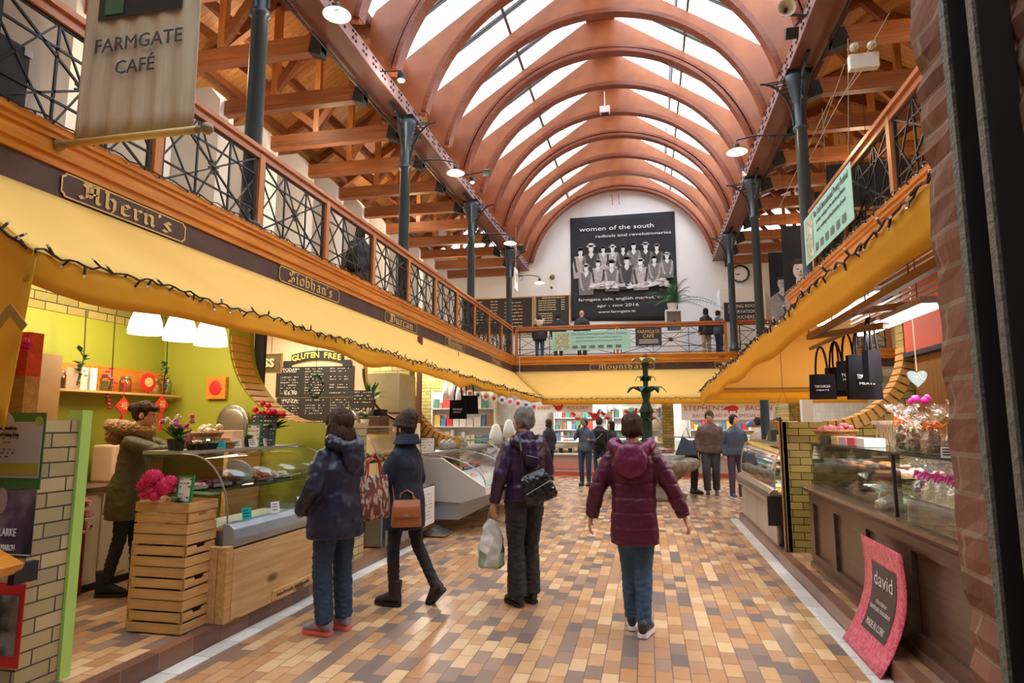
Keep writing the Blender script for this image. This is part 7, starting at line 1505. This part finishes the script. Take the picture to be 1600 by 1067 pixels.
t = thing('flower_jar', 'jar of magenta flowers above the tall wrapped chocolate', 'flowers', (1.98, 5.2, SZ)); MB().lathe([(.05, 0), (.06, .2), (.04, .26), (.05, .3)], 14).build('jar', GLASS, t); mb = MB(); [flower_head(mb, (R.uniform(-.06, .06), R.uniform(-.06, .06), .32 + R.uniform(0, .05)), .045, 3) for _ in range(8)]; mb.build('blossoms', mat('magenta_petal', (.8, .05, .4), .6), t, fix=False)
# inside the case
for i, (y, k, z) in enumerate(((6.6, 4, CZ), (6.2, 2, CZ), (5.8, 6, CZ), (5.35, 3, CZ), (6.5, 6, 1.15), (6.1, 5, 1.15), (5.7, 6, 1.15), (5.2, 1, 1.15))):
    tray('tray of %s in the chocolate case, %s shelf, %s from the pillar' % (names_[k], 'lower' if i < 4 else 'upper', ORD[i % 4]), (1.9, y, z), .34, .34, k, 16, .035, 'trays in the chocolate case', BASK)
gift('bag of striped sweets hanging inside the chocolate case', (1.76, 5.55, CZ), .2, .24, mat('striped_sweets', (.5, .12, .14), .4, 0, .8, 40), WHB); gift('pale green bag of sweets low in the chocolate case', (1.74, 5.12, CZ), .28, .2, mat('pale_green_sweets', (.5, .6, .4), .5, 0, .3, 30), WHB)
price_tag((1.645, 6.9, 1.2), (-1, -.4, 0), None, .12, .13, 'white notice stuck on the far end of the chocolate case', 'price tags')
card('notice_card', 'small dark chalk label in the sweet basket', 'label', (1.66, 6.55, SZ), .09, .08, BLACKB, None, rows=2, seed=31)
for i in range(3): tag(MB().lathe([(.03, 0), (.03, .12), (.015, .15), (.015, .19), (.018, .2)], 10, c=(2.35, 3.9 + i * .09, 1.13)).build('small_bottle', CHOC, smooth=True), '%s small dark bottle behind the wrapped chocolates' % ORD[i], 'bottle', 'small bottles behind the counter')
tag(MB().box(2.28, 2.5, 3.6, 4.4, .125, 1.128).build('back_shelf_unit', DARKW), 'dark shelf unit behind the counter carrying small bottles', 'shelf unit')
area('case_fill_light', (1.95, 5.9, 1.335), .3, 18, (1, .9, .75), sy=2.0)  # unseen fill light added to brighten the inside of the chocolate case
area('chilled_case_fill_light', (1.75, 9.5, 1.26), .2, 22, (1, .93, .85), sy=2.5)  # unseen fill added to brighten the trays of the steel case
# david sign
t = thing('leaning_sign', 'pink patterned sign reading david leaning against the dark wood counter', 'sign', (0, 0, 0))
PKS = N('pink_rose_print'); v_ = PKS.noise(26, detail=4); PKC = PKS.ramp(v_, [(.42, (.80, .16, .22)), (.5, (.55, .03, .10)), (.56, (.82, .18, .26))]); PKM = PKS.done(PKS.bsdf(PKC, .3))
def ds(u, v, off=0.0):   # u along Y from far to near, v bottom to top
    y = 5.19 - .76 * u; x = 1.34 + .17 * v ** .8 + .07 * sin(pi * v) - off; z = .008 + .74 * v - .03 * (1 - v) * (0); return (x, y, z)
MB().grid(lambda u, v: ds(u, v), 10, 14).build('sheet', PKM, t, smooth=True, fix=False, solid=.005)
def on_sign(u0, u1, v0, v1, m_, nm, off=.006): return MB().grid(lambda u, v: ds(u0 + (u1 - u0) * u, v0 + (v1 - v0) * v, off), 8, 10).build(nm, m_, t, smooth=True, fix=False)
on_sign(.22, .80, .20, .80, mat('sign_dark_panel', (.05, .04, .045), .4), 'dark_panel')
def sign_txt(s_, size, uc, vc, w):
    me = text_mesh(s_, size); xs = [v.co.x for v in me.vertices]; k = w / (max(xs) - min(xs))
    for v in me.vertices: p = ds(uc + v.co.x * k / .76, vc + v.co.y / .76, .010); v.co = p
    me.materials.clear(); me.materials.append(PAPER); o = bpy.data.objects.new('lettering', me); COL.objects.link(o); o.parent = t
sign_txt('david', .14, .51, .66, .34); sign_txt('chocolatier', .045, .51, .47, .2); sign_txt('handmade chocolates', .05, .51, .41, .36); sign_txt('MADE IN CORK', .06, .51, .27, .32)
# steel case beyond the pillar
t2, zz2 = deli('stainless steel chilled case with upright glass beyond the yellow brick pillar', 1.43, 2.3, 8.1, 10.9, .125, .66, 1.28, 1.62, -1, bumper=STEEL, base=BLACKM)
t = thing('steel_frontage', 'brushed steel panelling below the chilled case', 'counter front', (0, 0, 0)); MB().box(1.455, 1.475, 8.1, 10.9, .13, .575).build('panels', stripes('steel_panels', 1, .9, [(.42, .37, .31), (.36, .32, .27), (.45, .40, .34)], .3), t); MB().box(1.36, 1.75, 8.06, 8.095, .36, .70).box(1.50, 1.75, 8.06, 8.095, .125, .36).build('black_end', BLACKM, t)
for i in range(8): tray('%s tray of %s on the deck of the chilled steel case' % (ORD[i], names_[(5, 2, 3, 0, 8, 1, 2, 5)[i]]), (1.62, 8.3 + .34 * i, .662), .26, .3, (5, 2, 3, 0, 8, 1, 2, 5)[i], 14, .045, 'deck trays in the chilled steel case')
for i in range(8): tray('%s tray of %s on the glass shelf of the chilled steel case' % (ORD[i], names_[(7, 1, 8, 6, 3, 2, 1, 8)[i]]), (1.98, 8.3 + .34 * i, zz2), .26, .3, (7, 1, 8, 6, 3, 2, 1, 8)[i], 14, .04, 'shelf trays in the chilled steel case')
for i, (y, m_) in enumerate(((8.5, CRATE), (9.1, WHITEP), (9.8, BLACK))): tag(MB().box(1.75, 2.1, y, y + .3, 1.302, 1.34 + .06 * i).build('counter_box', m_), ('low wooden', 'white', 'tall black')[i] + ' box on top of the chilled steel case', 'box', 'boxes on the chilled steel case')
q = up(1226, 672, 8.3); t = basket('wire hanging basket of sweets above the chilled case', (q.x, 8.3, q.z), .14, .12, .1); MB().tube([(-.13, 0, .1), (0, 0, .5), (.13, 0, .1)], .004, 4).tube([(0, 0, .5), (0, 0, max(.52, awn_r(q.x) - q.z))], .004, 4).build('chain', IRON, t)
# batten lights and frames
TUBE = emit('fluorescent_tube', (.95, .97, 1), 14)
def batten(a, b, label, p=26):
    a, b = Vector(a), Vector(b); t = thing('batten_light', label, 'strip light', (a + b) / 2); c = (a + b) / 2
    MB().bar(a - c + V(0, 0, .05), b - c + V(0, 0, .05), .12, .05).build('housing', mat('housing_grey', (.25, .25, .28), .4), t); MB().bar(a - c, b - c, .085, .03).build('diffuser', TUBE, t)
    e = (b - a) * .35; MB().tube([e + V(0, 0, .07), V(e.x, e.y, max(.09, (awn_r(c.x) if 1 < c.x < 2.3 and c.y < 11 else 3.09) - c.z))], .004, 4).tube([-e + V(0, 0, .07), V(-e.x, -e.y, max(.09, (awn_r(c.x) if 1 < c.x < 2.3 and c.y < 11 else 3.09) - c.z))], .004, 4).build('suspension', IRON, t)
    l = area('batten_area_light', c - V(0, 0, .03), .08, p, (.95, .96, 1), sy=(b - a).length)
a, b = ux(1348, 522, 1.9), ux(1455, 479, 1.9); batten(a, b, 'bright strip light over the chocolate counter, nearest the brick gateway')
a, b = ux(1282, 507, 2.25), ux(1377, 458, 2.25); batten(a, b, 'farther strip light beside the grille in the right stall', 18)
FRM = mat('brown_frame_bar', (.16, .08, .045), .5)
pts = [uz(1264, 527, 2.42), uz(1500, 392, 2.42), uz(1378, 512, 2.36), uz(1264, 530, 2.42)]
mb = MB(); mb.bar(pts[0], pts[1], .05, .05).bar(pts[0], uz(1385, 508, 2.30), .05, .05).bar(uz(1330, 488, 2.42), uz(1480, 470, 2.42), .05, .05).bar(uz(1266, 545, 2.38), uz(1372, 497, 2.38), .03, .03)
for p in (pts[0], uz(1300, 505, 2.42), uz(1352, 475, 2.42), uz(1420, 440, 2.42)): mb.tube([p, (p.x, p.y, max(p.z + .02, awn_r(p.x)))], .006, 4)
tag(mb.build('metal_hanging_rack', FRM), 'brown metal frame hung from the ceiling for bags in the right stall', 'frame')
mb = MB()
for k in range(9): mb.bar((2.3, 5.0, 2.62 + .05 * k), (2.3, 7.7, 2.62 + .05 * k), .02, .022)
tag(mb.build('louvre_grille', mat('grille_brown', (.14, .11, .08), .5)), 'dark louvred grille under the right gallery', 'grille')
tag(MB().box(1.72, 2.6, 7.3, 7.36, 2.85, 2.95).build('black_header', BLACKM), 'short black header beam in the right stall', 'beam')
q = ux(1433, 590, 2.5); t = thing('heart_ornament', 'pale blue dotted heart hanging in the right stall', 'ornament', q); hp = []
for i in range(24): a = i / 24 * 2 * pi; hp.append((.085 * sin(a) ** 3, .075 * cos(a) - .03 * cos(2 * a) - .012 * cos(3 * a)))
MB().prism(hp, -.01, .01).build('heart', mat('pale_blue_heart', (.35, .5, .55), .5), t); mb = MB(); [mb.ell((R.uniform(-.05, .05), -.012, R.uniform(-.02, .05)), (.008, .004, .008), 6, 4) for _ in range(9)]; mb.build('dots', PAPER, t); MB().tube([(0, 0, .06), (0, 0, 3.1 - q.z)], .004, 4).build('ribbon', WHITEP, t)
# right pillar rail
tag(MB().tube([(1.49, 7.75, .125), (1.49, 7.75, 1.62)], .012, 6).build('black_pole', BLACK), 'thin black pole in front of the yellow brick pillar', 'pole')
# teal banner ties etc. are part of the banner; far stalls
def fcounter(x0, x1, y, label, k, red=False):
    t = thing('far_display_counter', label, 'display counter', ((x0 + x1) / 2, y, 0)); w = (x1 - x0) / 2
    MB().box(-w, w, 0, .8, .12, .62).build('base', mat('pale_brown_base', (.5, .42, .34), .5), t); MB().box(-w, w, -.03, .8, 0, .12).build('plinth', mat('red_tile_plinth', (.5, .08, .05), .5), t)
    if red: MB().box(-w * .8, w, -.02, 0, .2, .42).build('pink_panel', mat('pink_red_panel', (.6, .22, .2), .4), t)
    MB().box(-w, w, -.12, .8, .62, .68).build('deck', WHITEP, t); g = MB()
    arc = [(-.1 + .5 * (1 - cos(i / 8 * pi / 2)), .7 + .45 * sin(i / 8 * pi / 2)) for i in range(9)]
    for i in range(8): g.add([(-w, arc[i][0], arc[i][1]), (w, arc[i][0], arc[i][1]), (w, arc[i + 1][0], arc[i + 1][1]), (-w, arc[i + 1][0], arc[i + 1][1])], [(0, 1, 2, 3)])
    g.build('curved_glass', GLASS, t, fix=False); MB().box(-w, w, .4, .7, 1.14, 1.17).build('top_shelf', STEEL, t)
    n = int((x1 - x0) / .42)
    for i in range(n): tray('%s tray of %s in the %s' % (ORD[i], names_[k[i % len(k)]], label.split(',')[0][:60]), (x0 + .25 + i * .42, y + .25, .69), .36, .5, k[i % len(k)], 12, .06, 'trays in the ' + label.split(',')[0])
fcounter(-4.0, -.1, 19.2, 'white far counter, left', (3, 1, 3, 2, 1, 3), True); fcounter(.3, 3.4, 19.4, 'pink lit far counter, right', (8, 1, 8, 0, 1), False)
mb = MB()
for i in range(12): mb.box(-3.2 + .28 * i, -3.14 + .28 * i + .06, 19.05, 19.07, .70, .82)
tag(mb.build('ticket_row', BLACK), 'row of small dark price tickets along the left far counter', 'price tags', kind='stuff')
# hanging signs
t = thing('poultry_sign', 'white hanging sign with a red hen and the word POULTRY', 'sign', (-2.55, 19.0, 2.02)); MB().box(-.95, .95, -.01, .01, -.13, .13).build('board', WHITEP, t); lettering('CHICKENS', .13, (-.6, -.015, 0), X_, Z_, RED, t, width=.5); lettering('POULTRY', .14, (.5, -.015, 0), X_, Z_, RED, t, width=.62)
MB().ell((-.08, -.012, 0), (.12, .006, .08), 12, 6).ell((.03, -.012, .07), (.04, .006, .05), 8, 5).prism([(-.18, 0), (-.28, .12), (-.1, .05)], -.016, -.01).build('red_hen', RED, t); MB().tube([(-.9, 0, .13), (-.9, 0, .33)], .004, 4).tube([(.9, 0, .13), (.9, 0, .33)], .004, 4).build('chains', IRON, t)
q0, q1 = up(1064, 630, 19.0), up(1212, 656, 19.0); w = (q1.x - q0.x) / 2; h = (q0.z - q1.z) / 2
t = thing('bacon_sign', "large white sign reading STEPHEN'S BACON with a red pig", 'sign', ((q0.x + q1.x) / 2, 19.0, (q0.z + q1.z) / 2)); MB().box(-w, w, -.012, .012, -h, h).build('board', WHITEP, t, bevel=.005); lettering("STEPHEN'S", .2, (-w * .5, -.016, h * .38), X_, Z_, mat('maroon_letters', (.45, .03, .08), .5), t, width=w * .88); lettering('BACON', .2, (w * .66, -.016, h * .38), X_, Z_, mat('maroon_letters', (.45, .03, .08), .5), t, width=w * .55); lettering('BACON AND PORK SPECIALIST', .13, (0, -.016, -h * .5), X_, Z_, RED, t, width=w * 1.5)
MB().ell((.14, -.016, h * .38), (.17, .006, .085), 14, 6).ell((-.03, -.016, h * .36), (.06, .006, .055), 8, 5).box(.02, .06, -.02, -.014, h * .38 - .13, h * .38 - .04).box(.22, .26, -.02, -.014, h * .38 - .13, h * .38 - .04).build('red_pig', RED, t); MB().tube([(-w * .9, 0, h), (-w * .9, 0, 2.36 - (q0.z + q1.z) / 2)], .004, 4).tube([(w * .9, 0, h), (w * .9, 0, 2.36 - (q0.z + q1.z) / 2)], .004, 4).build('chains', IRON, t)
# rosette bunting
tt = MB().ell((0, 0, 0), (.085, .01, .085), 14, 6)
for i in range(10):
    px = 722 + i * 12.5; q = up(px, 612 + i * 2.6, 13.0); t = thing('rosette', 'white paper rosette in the bunting above the butcher counter, %s from the left' % ORD[i], 'rosette', q, group='paper rosettes strung above the butcher counter')
    MB().ell((0, 0, 0), (.085, .012, .085), 14, 6).build('disc', WHITEP, t); MB().ell((0, -.012, 0), (.04, .006, .04), 10, 5).build('centre', [PINK, RED, mat('blue_centre', (.08, .1, .4), .5)][i % 3], t); MB().tube([(0, 0, .08), (0, 0, .16)], .003, 4).build('thread', CORD, t)
a, b = up(716, 600, 13), up(848, 626, 13); tag(MB().tube([a + V(0, .0, .1), (a + b) / 2 + V(0, 0, .06), b + V(0, 0, .12)], .006, 4).bar(a + V(0, 0, .1), (a.x, a.y, 3.1), .01, .01).build('bunting_cord', CORD), 'cord carrying the paper rosettes', 'cord')
# red hens hanging
for i, (px, py) in enumerate(((864, 636), (904, 651), (930, 650), (950, 650), (988, 648), (1021, 650))):
    q = up(px, py, 19.15); t = thing('paper_hen', '%s white and red paper hen from the left, hanging under the far awning' % ORD[i], 'ornament', q, group='paper hens under the far awning'); MB().ell((0, 0, 0), (.13, .04, .10), 12, 8).ell((.1, 0, .1), (.05, .03, .06), 8, 6).build('body', WHITEP if i % 2 else RED, t); MB().prism([(-.1, -.02), (-.24, .1), (-.16, .14), (-.04, .06)], -.02, .02).ell((.12, 0, .17), (.04, .012, .03), 8, 5).ell((-.02, -.03, -.06), (.09, .02, .05), 8, 5).build('tail_and_comb', RED, t); MB().tube([(0, 0, .1), (0, 0, awn_z(q.x, q.y) - q.z)], .003, 4).build('thread', CORD, t)
# back wall shelving of the far stalls
def shelves(x0, x1, y, z0, label, cols, n=3, face=-1, dz=.42):
    t = thing('stock_shelves', label, 'shelves', ((x0 + x1) / 2, y, z0)); w = (x1 - x0) / 2
    MB().box(-w, w, 0, .3, 0, .04).box(-w, -w + .03, 0, .3, .002 - z0, n * dz).box(w - .03, w, 0, .3, .002 - z0, n * dz).box(-w, w, .27, .3, 0, n * dz).build('frame', WHITEP, t)
    for k in range(1, n): MB().box(-w, w, 0, .3, k * dz, k * dz + .02).build('shelf_board', WHITEP, t)
    for k in range(n):
        x = -w + .06
        while x < w - .2:
            ww = R.uniform(.08, .2); h = R.uniform(.12, dz - .08); MB().box(x, x + ww - .012, .06, .22, k * dz + (.041 if k == 0 else .021), k * dz + .04 + h).build('stocked_pack', R.choice(cols), t); x += ww + .01
PK = [mat('pack_%d' % i, c, .45) for i, c in enumerate(((.6, .06, .05), (.75, .7, .6), (.1, .2, .42), (.08, .28, .2), (.7, .45, .1), (.35, .2, .12), (.8, .78, .74)))]
shelves(-5.0, -3.45, 14.2, 1.05, 'packed shelves behind the butcher counter', PK); shelves(-3.3, -1.4, 22.5, .9, 'packed shelves of the far left stall', PK); shelves(1.4, 4.0, 22.5, .9, 'packed shelves behind the bacon sign', PK); shelves(-1.2, .7, 22.5, .9, 'packed shelves between the two brick piers', PK[1:])
for i, (px, py, w, h, c, lab) in enumerate(((775, 662, .35, .45, WHITEP, 'white apron'), (795, 655, .3, .4, WHITEP, 'second white apron'), (812, 660, .35, .5, PK[6], 'pale ham in netting'), (697, 590, .16, .5, WHITEP, 'first pale net cloth'), (707, 592, .16, .48, WHITEP, 'second pale net cloth'), (718, 596, .16, .45, WHITEP, 'third pale net cloth'), (1026, 652, .5, .4, WHITEP, 'white hanging cloths'), (1040, 655, .3, .45, PK[6], 'pale overall'), (1150, 665, .4, .25, PK[0], 'red price card board'), (1172, 657, .3, .2, PK[2], 'blue price card board'))):
    Y = 14.0 if px < 830 else 20.5; q = up(px, py, Y); mb = MB(); mb.rings([(-h, 0, 0, w * .5, .03), (-h * .5, 0, 0, w * .42, .05), (-.05, 0, 0, w * .25, .03), (0, 0, 0, w * .1, .015)], 12, 2.5); mb.tube([(0, 0, -.01), (0, 0, max(.03, awn_z(q.x, q.y) - q.z))], .004, 4); o = mb.build('hanging_cloth' if 'card' not in lab else 'price_board', c, smooth=True); o.location = q; tag(o, lab + ' hanging under the awning ' + ('above the butcher counter' if px < 830 else 'at the far stalls'), 'cloth' if 'card' not in lab else 'board')
# fluorescent battens in the far stalls
for i, (x, y) in enumerate(((-2.2, 20.6), (-.4, 20.6), (2.6, 20.6), (-5.2, 12.0), (-5.2, 15.8))): batten((x - .7, y, 2.75), (x + .7, y, 2.75), ('strip light over the left far counter', 'strip light between the far counters', 'strip light over the right far counter', 'strip light over the butcher counter', 'strip light over the left stalls beyond the butcher')[i], 14)
# more stalls down the left behind the butcher
t2, z2 = deli('long glass meat case beyond the butcher counter on the left', -2.95, -3.75, 12.8, 17.8, 0.0, .62, 1.2, -3.5, 1, bumper=STEEL, base=mat('red_base', (.4, .1, .08), .5))
for i in range(12): tray('%s meat tray in the long case on the left' % ORD[i], (-3.25, 13.1 + i * .39, .622), .4, .34, (8, 1, 0, 8, 1, 1, 8, 0, 1, 8, 0, 1)[i], 12, .05, 'meat trays in the long case')
